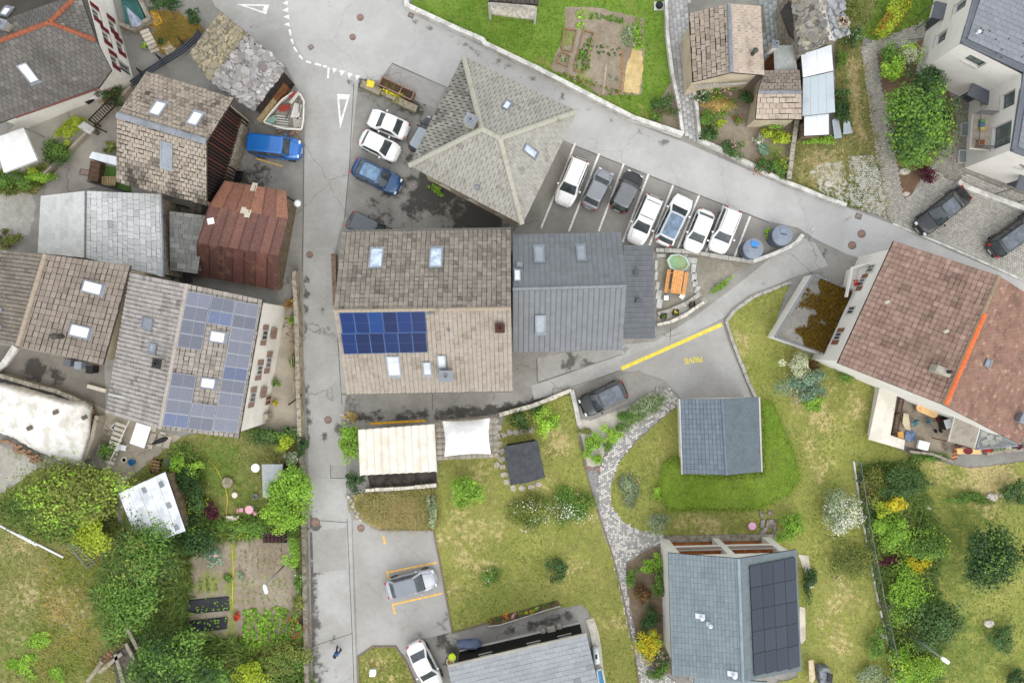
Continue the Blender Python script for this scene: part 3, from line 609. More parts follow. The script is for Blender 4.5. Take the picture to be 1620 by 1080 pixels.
zone('grass_bank', P_MOUND, .06, ground_mat('bank_turf', C('#7f9a30', .68), C('#71902a', .68), C('#98a44c', .66),0, s1=.35, grain=.3, fs=6),6, hill=lambda x, y: .5 * np.clip(edge_dist(x, y, P_MOUND) / 5,0,1) ** .5)

GL = (C('#739634', .62), C('#97b44a', .62)); GD = (C('#8a9a44', .68), C('#a8b056', .68)); DRYC = (C('#c4b06e', .74), C('#dccc98', .74))
grass_patch('grass_blades', 'lush short grass on the lawn beside the top vegetable beds', P_TOP, 34,.06, GL, DRYC, [(700,40,40,.25),(860,100,25,.5),(950,165,1040,190,20,.5)], .05, avoid=[P_VEG], base_dry=-.05)
grass_patch('grass_blades', 'dry patchy grass around the grey shed and white shrub', P_R, 24,.06, GD, DRYC, DRY_R, .05, avoid=[P_MOUND], base_dry=.3, wet=[(1530,870,130,.9),(1530,1030,140,.9),(1300,700,50,.5),(1240,580,40,.5),(1310,860,50,.5),(1000,760,40,.8)])
grass_patch('grass_blades', 'yellowing grass on the lawn between path and car park', P_C, 30,.06, GD, DRYC, DRY_C, .05, base_dry=.42, wet=[(800,940,70,.7),(740,970,50,.7),(770,890,30,.6),(850,840,40,.4)])
grass_patch('grass_blades', 'rough wild grass in the lower left meadow and garden', P_L, 20,.14,(C('#7e9038', .7), C('#a4b04e', .7)), DRYC, DRY_L, .05, avoid=[P_LV], base_dry=.15)
grass_patch('grass_blades', 'thick green turf on the bank around the grey shed', P_MOUND, 80,.09,(C('#7c9a30', .72), C('#9fb648', .72)), DRYC, (),.53, base_dry=-.1, avoid=[[(1081,640),(1081,745),(1150,752),(1202,746),(1200,632)]])
grass_patch('grass_blades', 'patchy weeds on the strip beside the paved footpath', P_MEAD, 24,.16,(C('#6c8030', .6), C('#8fa040', .6)), DRYC, [(1300,270,50,.8),(1345,100,1360,220,10,1.)], .05, base_dry=.25)
grass_patch('grass_blades', 'small tuft verge grass beside the white saloon car', P_S, 40,.12, GD, DRYC, [(595,1045,25,.7)], .06, base_dry=.25)
grass_patch('grass_blades', 'short green grass beside the yellow hedge', P_HED, 34,.09, GL, DRYC, (),.05, base_dry=-.1)
grass_patch('tall_grass', 'tall straw coloured grass below the cream awning', [(556,800),(575,782),(690,775),(692,832),(605,834),(580,820)], 90,.45,(C('#8a9a3c', .62), C('#a3a850', .62)), DRYC, (),.05,.03, base_dry=.6)
grass_patch('tall_grass', 'wild weedy grass at the edge of the gravel lot', P_NW2,40,.3,(C('#6c8030', .6), C('#8fa040', .6)), DRYC, (),.05, base_dry=.1)
grass_patch('tall_grass', 'parched straw plants in the small garden behind black pipes', P_NWD, 110,.3,(C('#8a8a3c', .62), C('#a89848', .62)),(C('#c8a050', .68), C('#dcb868', .68)),(),.06,.04, base_dry=.75)
grass_patch('tall_grass', 'tall rust and yellow weeds in the lower left meadow', [(70,880),(150,860),(170,960),(150,1060),(60,1090),(60,980)], 16,.3,(C('#8c9a3c', .7), C('#b0b450', .7)),(C('#c0a850', .72), C('#d4bc70', .72)),(),.05,.04, base_dry=.4)

# pavings with real blocks
def pavers(name, poly, a, b, ang, z, tints, mat=None, gap=.012, kind='structure', brick=True, th=.025):
    Q = [tuple(W(*p))[:2] for p in poly]; cx = sum(q[0] for q in Q) / len(Q); cy = sum(q[1] for q in Q) / len(Q); ca, sa = math.cos(ang), math.sin(ang)
    L = [((x - cx) * ca + (y - cy) * sa, -(x - cx) * sa + (y - cy) * ca) for x, y in Q]
    i0, i1 = int(min(l[0] for l in L) / a) - 1, int(max(l[0] for l in L) / a) + 1; j0, j1 = int(min(l[1] for l in L) / b) - 1, int(max(l[1] for l in L) / b) + 1
    ii, jj = np.meshgrid(np.arange(i0, i1 + 1), np.arange(j0, j1 + 1)); ii = ii.ravel(); jj = jj.ravel()
    u = (ii + (jj % 2) * (.5 if brick else 0)) * a; v = jj * b; x = cx + u * ca - v * sa; y = cy + u * sa + v * ca; k = inside(x, y, Q); u, v = u[k], v[k]; n = len(u)
    du, dv = (a - gap) / 2,(b - gap) / 2; zt = z + th + RNG.uniform(-.004,.004, n)
    def pt(su, sv, zz, e=0.): return np.stack([cx + (u + su * (du - e)) * ca - (v + sv * (dv - e)) * sa, cy + (u + su * (du - e)) * sa + (v + sv * (dv - e)) * ca, zz], 1)
    cs = ((-1,-1),(1,-1),(1,1),(-1,1)); V = np.stack([pt(s, t, zt, .008) for s, t in cs] + [pt(s, t, np.full(n, z)) for s, t in cs], 1).reshape(-1,3)
    f = np.array([[0,1,2,3], [4,5,1,0], [5,6,2,1], [6,7,3,2], [7,4,0,3]]); F = (np.arange(n)[:, None, None] * 8 + f[None]).reshape(-1,4)
    t0, t1 = np.array(tints[0]), np.array(tints[1]); r = RNG.random((n, 1)); T = t0 + (t1 - t0) * (r if len(tints) < 3 else (r > .5)); T = T * RNG.uniform(.86,1.14,(n, 1))
    base = zone(name, poly, z + .004, M('joint_sand', C('#8c8678')),30); base['kind'] = kind
    o = npmesh('paving_blocks', V, F, mat or M('paving_block', tint=True, var=.12, s2=22), base, np.repeat(T, 5,0)); o['kind'] = 'stuff'; return base
GP = (C('#a5a096'), C('#b8b3a8'))
A1 = math.radians(-23)
pavers('parking_pavement', [(1425,318),(1470,262),(1510,290),(1525,275),(1740,350),(1740,492),(1620,443),(1412,352)], .22,.22, A1,.02,(C('#b4b0a8'), C('#c6c2b8')))
pavers('footpath', [(1361,75),(1385,64),(1450,40),(1462,30),(1465,60),(1440,62),(1386,82),(1392,130),(1410,200),(1424,290),(1432,320),(1412,352),(1402,340),(1385,240)], .22,.2, math.radians(8),.06,(C('#b0aaa0'), C('#c2bcb0')))
pavers('entrance_pavement', [(1495,140),(1535,150),(1530,262),(1740,330),(1740,352),(1525,272),(1508,288),(1474,262),(1490,240),(1515,200)], .22,.2, A1,.03,(C('#9b958b'), C('#aaa499')))
pavers('paved_patch', [(1342,247),(1380,244),(1392,275),(1402,345),(1345,326)], .2,.2,.05,.06,(C('#c4c0b6'), C('#d2cec4')))
pavers('garden_path', [(1036,612),(1056,612),(1072,625),(1070,640),(1058,652),(1010,690),(980,728),(966,768),(968,800),(986,824),(1012,838),(1050,845),(1050,858),(1020,868),(990,890),(990,920),(998,975),(1008,1020),(1030,1055),(1070,1078),(1080,1200),(1035,1200),(1015,1080),(998,1020),(984,950),(968,880),(950,820),(945,770),(952,730),(985,680),(1020,650),(1045,635)], .2,.2,.5,.03,(C('#adaba7'), C('#dcd8d0'),2))
pavers('gravel_strip', [(928,744),(944,744),(950,800),(966,870),(955,850),(940,790)], .12,.12,.3,.03,(C('#9a9a9c'), C('#b4b4b6')))
pavers('alley_paving', [(1051,-60),(1090,-60),(1091,60),(1094,130),(1106,222),(1080,214),(1068,130),(1056,60)], .55,.36, math.radians(-84),.03,(C('#b4b4b2'), C('#cacac8')))
pavers('courtyard_slabs', [(1150,-60),(1236,-60),(1230,30),(1236,70),(1225,110),(1212,110),(1206,10)], .6,.4, math.radians(-84),.03,(C('#9aa0a0'), C('#b0b4b2')))

# painted road markings
m_white = M('road_paint_white', C('#f2f0ea', .85), C('#dcd9d0', .8), s1=3, var=.1); m_yel = M('road_paint_yellow', C('#e8d65c', .78), C('#dcc850', .74), s1=3, var=.1); m_ora = M('road_paint_orange', C('#eec06a', .85), C('#dcae5c', .8), s1=3, var=.12)
ZP = .014
def paint(name, polys, mat, z=ZP):
    mb = MB()
    for p in polys: mb.face([W(*q) + Vector((0,0, z)) for q in p])
    return mb.build(name, mat, kind='structure')
def linepoly(x0, y0, x1, y1, w):
    d = np.hypot(x1 - x0, y1 - y0); nx, ny = -(y1 - y0) / d * w / 2,(x1 - x0) / d * w / 2
    return [(x0 + nx, y0 + ny),(x1 + nx, y1 + ny),(x1 - nx, y1 - ny),(x0 - nx, y0 - ny)]
def tri_outline(a, b, c, w):
    cx, cy = (a[0] + b[0] + c[0]) / 3,(a[1] + b[1] + c[1]) / 3; ins = lambda p, k: (cx + (p[0] - cx) * k, cy + (p[1] - cy) * k); k = 1 - w
    A, B, Cc = ins(a, k), ins(b, k), ins(c, k); return [[a, b, B, A], [b, c, Cc, B], [c, a, A, Cc]]
paint('yield_triangle_marking', tri_outline((375,7),(426,8),(421,23),.42), m_white)
paint('yield_triangle_marking', tri_outline((533,149),(554,150),(538,204),.42), m_white)
for t in ([(455,2),(447,5),(455,9)], [(456,12),(447,17),(456,20)], [(457,24),(448,27),(458,31)], [(457,36),(449,39),(459,43)], [(526,108),(533,109),(528,117)], [(537,111),(546,113),(540,121)], [(550,115),(558,117),(552,125)], [(562,119),(570,120),(564,128)]): paint('yield_tooth_marking', [t], m_white)
paint('stop_bar_marking', [linepoly(520,107,519,124,3)], m_white)
for l in ((458,47,460,57),(461,62,464,70),(465,75,470,83),(473,88,479,94),(484,97,492,100),(498,101,508,104),(511,105,517,106)): paint('road_dash_marking', [linepoly(*l, 3.2)], m_white)
for l in ((910,227,856,361),(948,243,900,366),(987,259,947,366),(1026,276,985,383),(1065,293,1027,389),(1106,309,1070,398),(1145,325,1115,404),(1187,342,1161,408)): paint('parking_line', [linepoly(*l, 3)], m_white)
paint('yellow_line', [linepoly(983,583,1142,513,6)], m_yel, .02)
paint('yellow_parking_line', [linepoly(405,251,447,263,2)], m_ora, .014)
for l in ((612,905,691,889.5),(620,956,700,938)): paint('parking_line', [linepoly(*l, 3)], m_ora)
def lettering(name, txt, px, py, size, rz, mat, z, parent=None, sx=1.):
    cu = bpy.data.curves.new(name, 'FONT'); cu.body = txt; cu.size = size; cu.align_x = 'CENTER'; cu.align_y = 'CENTER'; cu.extrude = .002; cu.offset = .018
    t = bpy.data.objects.new(name, cu); me = bpy.data.meshes.new_from_object(t); bpy.data.objects.remove(t)
    o = link(name, me, mat, parent, W(px, py) + Vector((0,0, z))); o.rotation_euler = (0,0, rz); o.scale = (sx, 1,1); o['kind'] = 'structure'; return o
lettering('private_lettering', 'PRIVE', 1097,569,.68, math.radians(180 + 8), m_yel, .02, sx=.95)
for (x, y) in ((607.5,854),(613,909),(623,964)): lettering('bay_lettering', 'PRIVE', x, y, .3, math.radians(-80), m_ora, .016)
# tar seams in the asphalt
m_seam = M('tar_seam', C('#5c5954'), var=.2)
for k, l in enumerate([[(905,229),(1060,291),(1216,352)], [(560,130),(553,260),(545,345)], [(480,230),(480,330),(478,430)], [(532,500),(541,640)], [(684,622),(684,648)], [(849,567),(850,603)], [(1061,518),(1060,538)], [(620,100),(703,137),(730,150)], [(549,820),(557,1000),(560,1080)], [(494,1022),(558,1001)], [(494,822),(549,826)], [(523,735),(523,756),(546,756)], [(905,612),(985,585)], [(850,606),(985,560)]]):
    mb = MB(); mb.strip([tuple(W(*p))[:2] for p in l], .05,.004,.0135); mb.build('road_seam', m_seam, kind='structure')
m_rust = M('rusty_iron', C('#a08478'), C('#8a6c5e'), s1=3, rough=.7); m_iron = M('cast_iron', C('#6f6a64'), C('#55504b'), rough=.6)
def manhole(px, py, r, label, mat=None, z=.012):
    c = W(px, py); rt = root('manhole_cover', label, 'manhole cover', c, 'iron manhole covers set in the ground'); R = m(r)
    mb = MB(); mb.lathe(c + Vector((0,0, z)), [(R, -.01),(R, .012),(R * .9,.014)], 24); mb.build('rim', m_iron, rt)
    mb = MB(); mb.lathe(c + Vector((0,0, z)), [(R * .88,0),(R * .88,.018),(R * .8,.022)], 24)
    for a in range(-3,4): y = a * R * .22; x = math.sqrt(max(.01,(R * .78) ** 2 - y * y)); mb.box(c + Vector((0, y, z + .024)),(2 * x, R * .09,.01))
    mb.build('lid', mat or m_rust, rt)
for a in ((558,59,5.2, 'lower pinkish round manhole cover on the wide road junction'),(570,28,5.5, 'upper pinkish round manhole cover on the wide road junction'),(490,403,5.5, 'rusty manhole cover in the lane near the red shed'),(519,664,6, 'orange rusted manhole cover in the lane near the cream awning'),(571,835,6, 'brown manhole cover at the corner of the car park'),
          (932,742,5, 'pale brown round cover at the tip of the white gravel bed'),(945,743,5.6, 'dark brown round cover on the cobbled garden path'),(1363,370,6.5, 'round manhole cover in the road below the permeable paving'),(1348,388,6.5, 'round manhole cover in the road nearest the brown tiled house'),(499,826,7.5, 'dark oval drain cover in the lane beside the garden wall')): manhole(*a)
def drain(px, py, wx, wy, rz, label):
    c = W(px, py); rt = root('drain_grate', label, 'drain', c, 'square drain grates'); mb = MB(); X = Vector((math.cos(rz), math.sin(rz),0)); Y = Vector((-X.y, X.x, 0))
    for s in (-1,1): mb.box(c + X * s * m(wx) / 2 + Vector((0,0,.014)),(.06, m(wy),.03), rz); mb.box(c + Y * s * m(wy) / 2 + Vector((0,0,.014)),(m(wx),.06,.028), rz)
    mb.build('frame', m_iron, rt); mb = MB(); n = 6
    for i in range(n): mb.box(c + X * m(wx) * ((i + .5) / n - .5) + Vector((0,0,.012)),(m(wx) / n * .6, m(wy) - .06,.02), rz)
    mb.build('bars', m_rust, rt)
for a in ((650,25,8,6,-.4, 'brown drain grate at the foot of the white lawn wall'),(988,181,9,7,-.4, 'rusty drain grate beside the long road wall'),(1358,342,9,8,-.35, 'rusty drain grate at the road edge by the paved patch'),(134,273,15,9,-.2, 'brown drain grate in the old concrete lane'),(492,75,7,6,.6, 'small square cover in the wide road junction')): drain(*a)

# retaining walls and kerbs
m_wc = M('wall_concrete', C('#dad8d2', .8), C('#bdbab2', .75), s1=1.2, s2=9); m_stone = M('wall_stone', C('#a69e8e'), C('#857d6e'), s1=2.5, s2=7, var=.35)
def wall_run(name, label, pts, wpx, h, mat, z0=-.05, cat='wall', capm=None):
    mb = MB(); q = [tuple(W(*p))[:2] for p in pts]; mb.strip(q, m(wpx), z0, h)
    if not capm: return mb.build(name, mat, label=label, cat=cat, bevel=.015, kind='thing')
    c = W(*pts[len(pts) // 2]); rt = root(name, label, cat, c); rt['kind'] = 'thing'; mb.build('wall_body', mat, rt)
    for i in range(len(q) - 1):
        a, b = Vector(q[i] + (0,)), Vector(q[i + 1] + (0,)); n = max(1, int((b - a).length / .75))
        for k in range(n):
            mb = MB(); j = lambda: random.uniform(-.02,.02); mb.bar(a + (b - a) * (k / n) + Vector((j(), j(), h + .03)), a + (b - a) * ((k + .97) / n) + Vector((j(), j(), h + .03)), m(wpx) * random.uniform(.95,1.18),.09); mb.build('coping_stone', capm, rt, bevel=.02)
    return rt
wall_run('retaining_wall', 'long white concrete wall between the top lawn and the road', [(655,-60),(645,4),(645,14),(720,49),(764,68),(768,74),(850,113),(1000,190),(1078,216)], 7,.75, m_wc)
wall_run('retaining_wall', 'pale concrete kerb wall below the flower garden and meadow strip', [(1102,222),(1150,244),(1200,270),(1235,288),(1262,298),(1300,314),(1335,326)], 6,.55, m_wc)
wall_run('retaining_wall', 'white low wall lining the lawn side of the paved alley', [(1050,-60),(1054,60),(1062,120),(1072,170),(1078,214)], 5,.55, m_wc)
wall_run('retaining_wall', 'white low wall lining the garden side of the paved alley', [(1091,62),(1093,130),(1100,170),(1105,224)], 5,.55, m_wc)
wall_run('garden_wall', 'rough stone wall between the flower garden and the weedy strip', [(1256,192),(1250,230),(1243,286)], 7,.7, m_stone, capm=M('coping', C('#b5ae9f'), C('#948c7c'), s1=3))
wall_run('garden_wall', 'long grey stone wall between cottage garden and lane', [(478,690),(483,760),(485,860),(487,960),(490,1100)], 6,.8, m_stone, capm=M('old_coping', C('#8f887a'), C('#6f6858'), s1=2))
wall_run('garden_wall', 'cracked plaster parapet wall between pale terrace and lane', [(470,430),(474,500),(476,600),(479,688)], 6,.9, M('plaster_wall', C('#c4b597'), C('#9c8c70'), s1=1.6), capm=_MC['coping'])
wall_run('kerb', 'curved concrete kerb wrapping the two grey containers', [(1189,414),(1215,405),(1245,392),(1258,384),(1267,372)], 6,.45, m_wc)
wall_run('kerb', 'straight stone kerb between parking bays and picnic corner', [(1036,396),(1090,399),(1150,409),(1190,415)], 6,.4, m_stone, capm=M('kerb_stone', C('#b9b6ae'), C('#a09c92'), s1=3))
wall_run('kerb', 'rough white stone edging along the planter gravel', [(1038,514),(1060,509),(1085,497),(1112,478)], 5,.3, m_stone, capm=M('white_stone', C('#d8d2c4', .8), C('#b9b2a2'), s1=3))
wall_run('kerb', 'pale slab kerb between picnic gravel and planters', [(1040,497),(1062,490),(1085,480),(1108,464)], 6,.16, m_stone, capm=_MC['kerb_stone'])
wall_run('kerb', 'weathered stone edging round the right lawn tip', [(1250,446),(1190,470),(1162,490),(1148,508),(1160,545),(1184,606),(1196,630)], 5,.15, m_stone, capm=_MC['kerb_stone'])
wall_run('kerb', 'stone edging along the north side of the orchard lawn', [(790,655),(840,642),(880,626),(904,616)], 6,.35, m_stone, capm=_MC['white_stone'])
wall_run('kerb', 'white kerb between orchard lawn and black parked estate car', [(904,616),(910,640),(916,672)], 7,.3, m_wc)
wall_run('kerb', 'thin dark edging beside the cobbled garden path', [(918,690),(926,742),(948,815),(968,875),(988,955),(1004,1035),(1012,1090)], 2,.14, M('dark_edging', C('#8a7a66')))
wall_run('kerb', 'low kerb between orchard lawn and car park', [(602,837),(686,838),(698,898),(716,1000),(770,984)], 2.5,.12, _MC['dark_edging'])
wall_run('kerb', 'low kerb round the small verge lawn', [(568,1090),(567,1038),(590,1022),(626,1022),(642,1046),(664,1095)], 2.5,.12, _MC['dark_edging'])
wall_run('parking_kerb', 'long pale edge strip between road and permeable parking', [(1412,354),(1500,390),(1620,444),(1700,480)], 3,.06, m_wc)
wall_run('parking_wall', 'low white concrete wall behind the black saloon', [(1511,290),(1530,300),(1620,333),(1720,372)], 8,.5, m_wc)
# buildings
def TF(c1, c2, dirtc=None, su=6., sv=6., amt=0., spot=0., spotc=None, vgrad=0., seed=0., k=.72):
    a, b = np.array(C(c1, k)), np.array(C(c2, k)); d = np.array(C(dirtc, k)) if dirtc else None; sp = np.array(C(spotc, k)) if spotc else None
    def f(u, v):
        r = random.random(); c = a + (b - a) * r
        if d is not None:
            q = min(1., max(0., (float(fbm(u * su * 1.6 + seed, v * sv * 1.6 + seed)) - .5) * 2.6 + amt + vgrad * v + random.uniform(-.18,.18))); c = c + (d - c) * q
        if sp is not None and random.random() < spot * .5: c = c + (sp - c) * random.uniform(.15,.55)
        c = c * .72 + c.mean() * .28; return tuple(c)
    return f
def tile_mat(name):
    N = Nodes(name); t = N.attr('tint').outputs['Color']; d = N.noise(1.3,7,.7); sp = N.noise(34,3,.7); f = N.noise(9,4,.7)
    c = N.mix(N.ramp(d, .5,.72,0., .45), t, C('#5c544a')); c = N.mix(N.ramp(sp, .62,.7,0., .5), c, C('#c8c2b0')); c = N.mix(N.ramp(sp, .36,.28,0., .55), c, C('#4a443c'))
    cc = N.n('ShaderNodeVectorMath'); cc.operation = 'SCALE'; N.l(c, cc.inputs[0]); N.l(N.ramp(f, .2,.8,.86,1.14), cc.inputs['Scale']); N.bsdf(cc.outputs[0], .88,0,.25,0, f, .3); _MC[name] = N.m; return N.m
m_tile = tile_mat('clay_tile'); m_metalt = M('coated_metal_tile', tint=True, var=.05, s2=10, rough=.42, spec=.5); m_slate = M('slate', tint=True, var=.16, s2=12, rough=.6)
m_under = M('roof_underlay', C('#4a443c')); m_lead = M('lead_grey', C('#8f939a'), C('#7d8188'), rough=.5); m_alu = M('window_alu', C('#9aa0a6'), rough=.4, spec=.5)
m_plw = M('white_plaster', C('#ebe7de', .86), C('#e0dbd0', .85), s1=.4, s2=6, var=.06); m_plc = M('cream_plaster', C('#cfc2a8', .8), C('#bdb097', .78), s1=.5, var=.1); m_dkwood = M('dark_wood', C('#3a302a'), C('#2a231f'), s1=2)
m_brown = M('brown_wood', C('#8a5a38'), C('#6c452c'), s1=3); m_skyg = glass_dark('skylight_glass', (.30,.36,.45),.08,.7); m_blind = M('white_blind', C('#eef0f2', .85), C('#e4e6ea', .85), bump=0, var=.03)
m_pv = M('solar_cells', tint=True, var=.12, s2=9, rough=.2, spec=.22, bump=0); m_pvf = M('solar_frame', C('#9aa4ae'), rough=.4); m_pvd = M('solar_frame_dark', C('#3b4048'), rough=.4)
def plane_at(p0, p1, p2, px, py):
    n = (p1 - p0).cross(p2 - p0); d = W(px, py, 0) - CAMV; return CAMV + d * ((p0 - CAMV).dot(n) / d.dot(n))
def wall_hit(P0, P1, px, py):
    """(s, z) on the vertical wall P0-P1 that a pixel shows"""
    d = (P1 - P0); d.z = 0; L = d.length; X = d / L; n = Vector((X.y, -X.x, 0)); r = W(px, py, 0) - CAMV; t = (Vector((P0.x, P0.y, 0)) - CAMV).dot(n) / r.dot(n); p = CAMV + r * t
    return (p - P0).dot(X), p.z
# central house
g = gable('house', 'large central house with beige tiles and a blue solar array', ((541,367),(808,363),6.),((528,492),(808.5,488),9.6),((548,623),(811,618),6.), m_plc, m_under,
          dict(tw=.37, th=.36, mat=m_tile, tint=TF('#a69a8a', '#8d8274', '#6e655a', 7,5,-.1,.05, '#4a4038')), dict(tw=.34, th=.36, gap=.016, mat=m_tile, tint=TF('#b4a693', '#ab9d8b', '#94866f', 6,4,-.2,.02, '#8a7c6a')),
          oe=.5, og=.4, cap=dict(mat=m_tile, w=.3, tint=TF('#c6b6a0', '#b0a18c').__call__ and (lambda: C('#b0a18d'))), holes={'A': [(.15,3.6,1., 1.3),(.35,3.6,1., 1.3),(.6,3.6,1., 1.3),(.85,3.6,1., 1.3)], 'B': [(.12,3.8,1., 1.3),(.3,3.8,1., 1.3),(.5,3.8,1., 1.3),(.7,3.8,1., 1.3),(.9,3.8,1., 1.3),(.2,1.2,1., 2.),(.6,1.3,1., 1.3)]})
G9 = g; pvt = [(.003,.022,.115),(.003,.012,.06),(.004,.034,.15),(.003,.018,.085)]
solar(g['root'], g['B'], [(537.5,494.5),(673,492.5),(676,557),(543,560)], 6,2, m_pv, M('solar_frame_blue', C('#4a6a9c'), rough=.4), lambda i, j: tuple(np.array(pvt[(i * 3 + j * 5) % 4 if j == 0 else 1 if i % 3 else 3]) * random.uniform(.85,1.1)))
for x, y, a, b, s in ((595.5,409,22,34, 'A'),(690,408,21,34, 'A'),(623,578,22,33, 'B'),(676,582,14,22, 'B'),(699,571,14,21, 'B')): skylight(g['root'], g[s], x, y, a, b, m_alu, m_skyg if y < 500 else M('pale_glass', C('#cdd3d8', .8), rough=.15, bump=0))
chimney(g['root'], g['B'], 707,594,.95,.75,.9, M('chimney_concrete', C('#b5ac9d'), C('#9c9385')), m_lead); chimney(g['root'], g['B'], 791,519,.6,.6,.55, _MC['chimney_concrete'], M('flue_red', C('#5c3a34')))
for x, y in ((679,497),(684,496),(711,523)):
    c = g['B'].at(x, y); mb = MB(); mb.lathe(c, [(.08,-.1),(.08,.3),(.11,.32),(.02,.42)], 10); mb.build('roof_vent', m_lead, g['root'])
mb = MB(); q0, q1 = W(541,622,5.9), W(811,617.5,5.9); mb.bar(q0 + Vector((0,-.06,-.02)), q1 + Vector((0,-.06,-.02)),.13,.1); mb.build('gutter', M('zinc_gutter', C('#7a766e'), rough=.5), g['root']); mb = MB(); q0, q1 = W(541,366.5,5.9), W(808,362.5,5.9); mb.bar(q0 + Vector((0,.06,-.02)), q1 + Vector((0,.06,-.02)),.13,.1); mb.build('gutter', _MC['zinc_gutter'], g['root'])
# wooden lean-to strip on its lane side
mb = MB(); p = [W(527,403), W(534,403), W(536,484), W(530,484)]; mb.prism(p, 0,.7); mb.build('side_porch', M('porch_wood', C('#8c7664'), C('#746050'), s1=3), g['root'])
# grey metal house and its annex
g = gable('house', 'house with grey ribbed metal roof joined to the central house', ((811,371),(982,368),5.6),((811,457),(991,452),8.2),((811,557),(984,553),5.6), m_plw, m_under,
          dict(tw=.42, th=.38, mat=m_metalt, tint=TF('#757b80', '#6c7277', '#646a6e', 4,4,0., 0), style='rib', gap=.006, lift=.03), dict(tw=.42, th=.38, mat=m_metalt, tint=TF('#6f757a', '#666c71', '#5f656a', 4,4,0., 0), style='rib', gap=.006, lift=.03),
          oe=.45, og=.25, cap=dict(mat=M('ridge_metal', C('#7e858a'), rough=.4, spec=.5), w=.28, n=12), holes={'B': [(.2,1.2,1., 2.1),(.5,3.4,1., 1.3),(.8,3.4,1., 1.3)], 'A': [(.3,3.4,1., 1.3),(.7,3.4,1., 1.3)]})
for x, y, a, b, s in ((853,403,17,28, 'A'),(919.5,401,15.5,27, 'A'),(855,512,17,29, 'B')): skylight(g['root'], g[s], x, y, a, b, M('shade_frame', C('#8f979e'), rough=.4), M('roller_shade', C('#a4acb4'), C('#9aa2aa'), bump=0, rough=.5), blind=True)
skylight(g['root'], g['A'], 818.5,436.5,11,19, m_alu, m_blind)
c = g['A'].at(822,419); mb = MB(); mb.box(c + Vector((0,0,.15)),(.3,.3,.45)); mb.box(c + Vector((0,0,.4)),(.4,.4,.05)); mb.build('roof_vent', m_lead, g['root'])
def mono(name, label, px, zs, wall, deckm, tile=None, inset=.25, cat='shed', z0=0., walls=True, th=.14):
    """px: upper0, upper1, lower1, lower0 ; zs: upper z, lower z"""
    P = [W(*px[0], zs[0]), W(*px[1], zs[0]), W(*px[2], zs[1]), W(*px[3], zs[1])]; c = sum(P, Vector()) / 4; c.z = z0; rt = root(name, label, cat, c); dk = deck(rt, [P], deckm, th); sl = Slope(*P)
    if tile: tile_slope(dk, sl, **tile)
    if walls:
        q = [p + (Vector((c.x, c.y, p.z)) - p).normalized() * inset * 1.4 for p in P]; mb = MB(); n = (P[1] - P[0]).cross(P[3] - P[0]); zf = lambda v: P[0].z - ((v.x - P[0].x) * n.x + (v.y - P[0].y) * n.y) / n.z - th - .02
        mb.prism([(v.x, v.y) for v in q], z0 - .02, zf); mb.build('wall', wall, rt)
    return rt, sl, dk
rt, sl, dk = mono('annex', 'low grey ribbed annex roof beside the picnic corner', [(986,388),(987,536),(1036,535),(1033,388)], (4.3,3.4), m_plw, m_under, dict(tw=.42, th=.36, mat=m_metalt, tint=TF('#646a70', '#5c6268', '#545a60', 4,4,0., 0), style='rib', gap=.006, lift=.05))
for x, y in ((1006,431),(1009,476)): c = sl.at(x, y); mb = MB(); mb.box(c + Vector((0,0,.1)),(.3,.3,.4)); mb.box(c + Vector((0,0,.33)),(.38,.38,.06)); mb.build('roof_vent', m_metalt if 0 else M('vent_grey', C('#5c6268')), rt)
# hip roof house
Z0, Z1 = 6., 9.6; T_, R_, B_, L_ = W(733,88, Z0), W(913,176, Z0), W(826,355, Z0), W(647,262, Z0); Q0, Q1 = W(762,204, Z1), W(791,219, Z1)
c = (T_ + R_ + B_ + L_) / 4; c.z = 0; rt = root('house', 'square house with pale grey hipped tile roof by the parking bays', 'house', c)
dk = deck(rt, [[T_, L_, Q0], [T_, R_, Q1, Q0], [R_, B_, Q1], [B_, L_, Q0, Q1]], m_under)
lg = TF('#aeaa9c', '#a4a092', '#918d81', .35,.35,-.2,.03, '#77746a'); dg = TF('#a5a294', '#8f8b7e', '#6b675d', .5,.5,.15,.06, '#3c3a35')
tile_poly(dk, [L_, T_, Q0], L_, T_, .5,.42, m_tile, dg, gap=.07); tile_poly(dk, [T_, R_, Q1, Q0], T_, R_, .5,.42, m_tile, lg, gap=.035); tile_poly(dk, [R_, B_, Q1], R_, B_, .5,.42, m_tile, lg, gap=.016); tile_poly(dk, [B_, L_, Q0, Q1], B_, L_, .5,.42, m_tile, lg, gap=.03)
for a, b in ((Q0, T_),(Q1, R_),(Q1, B_),(Q0, L_),(Q0, Q1)): cap_line(rt, a + Vector((0,0,.05)), b + Vector((0,0,.05)), m_tile, .42,.1, tint=lambda: C('#b5b2a3'))
ce = Vector((c.x, c.y, 0)); cs = [Vector((p.x, p.y, 0)) + (ce - Vector((p.x, p.y, 0))).normalized() * .85 for p in (T_, R_, B_, L_)]; mb = MB(); wins = []
for i in range(4):
    p, q = cs[i], cs[(i + 1) % 4]; d = (q - p).normalized(); n = Vector((d.y, -d.x, 0)); n = -n if n.dot((p + q) / 2 - ce) < 0 else n; L = (q - p).length; hl = [(L * f, zc, 1., 1.3) for f in (.2,.5,.8) for zc in (1.5,4.2)]
    wall_face(mb, p, q, -.02, Z0 + .15, hl, n=n); wins.append((p, q, n, hl))
mb.build('wall', m_plc, rt)
for p, q, n, hl in wins:
    for h in hl: window(rt, p, q, n, *h, frame=_MC['frame_white'], pane=glass_dark('pane_glass'))
s1 = Slope(Q0, Q1, R_, T_); s2 = Slope(Q1, Q1, B_, R_); s3 = Slope(Q1, Q0, L_, B_); s4 = Slope(Q0, Q0, T_, L_)
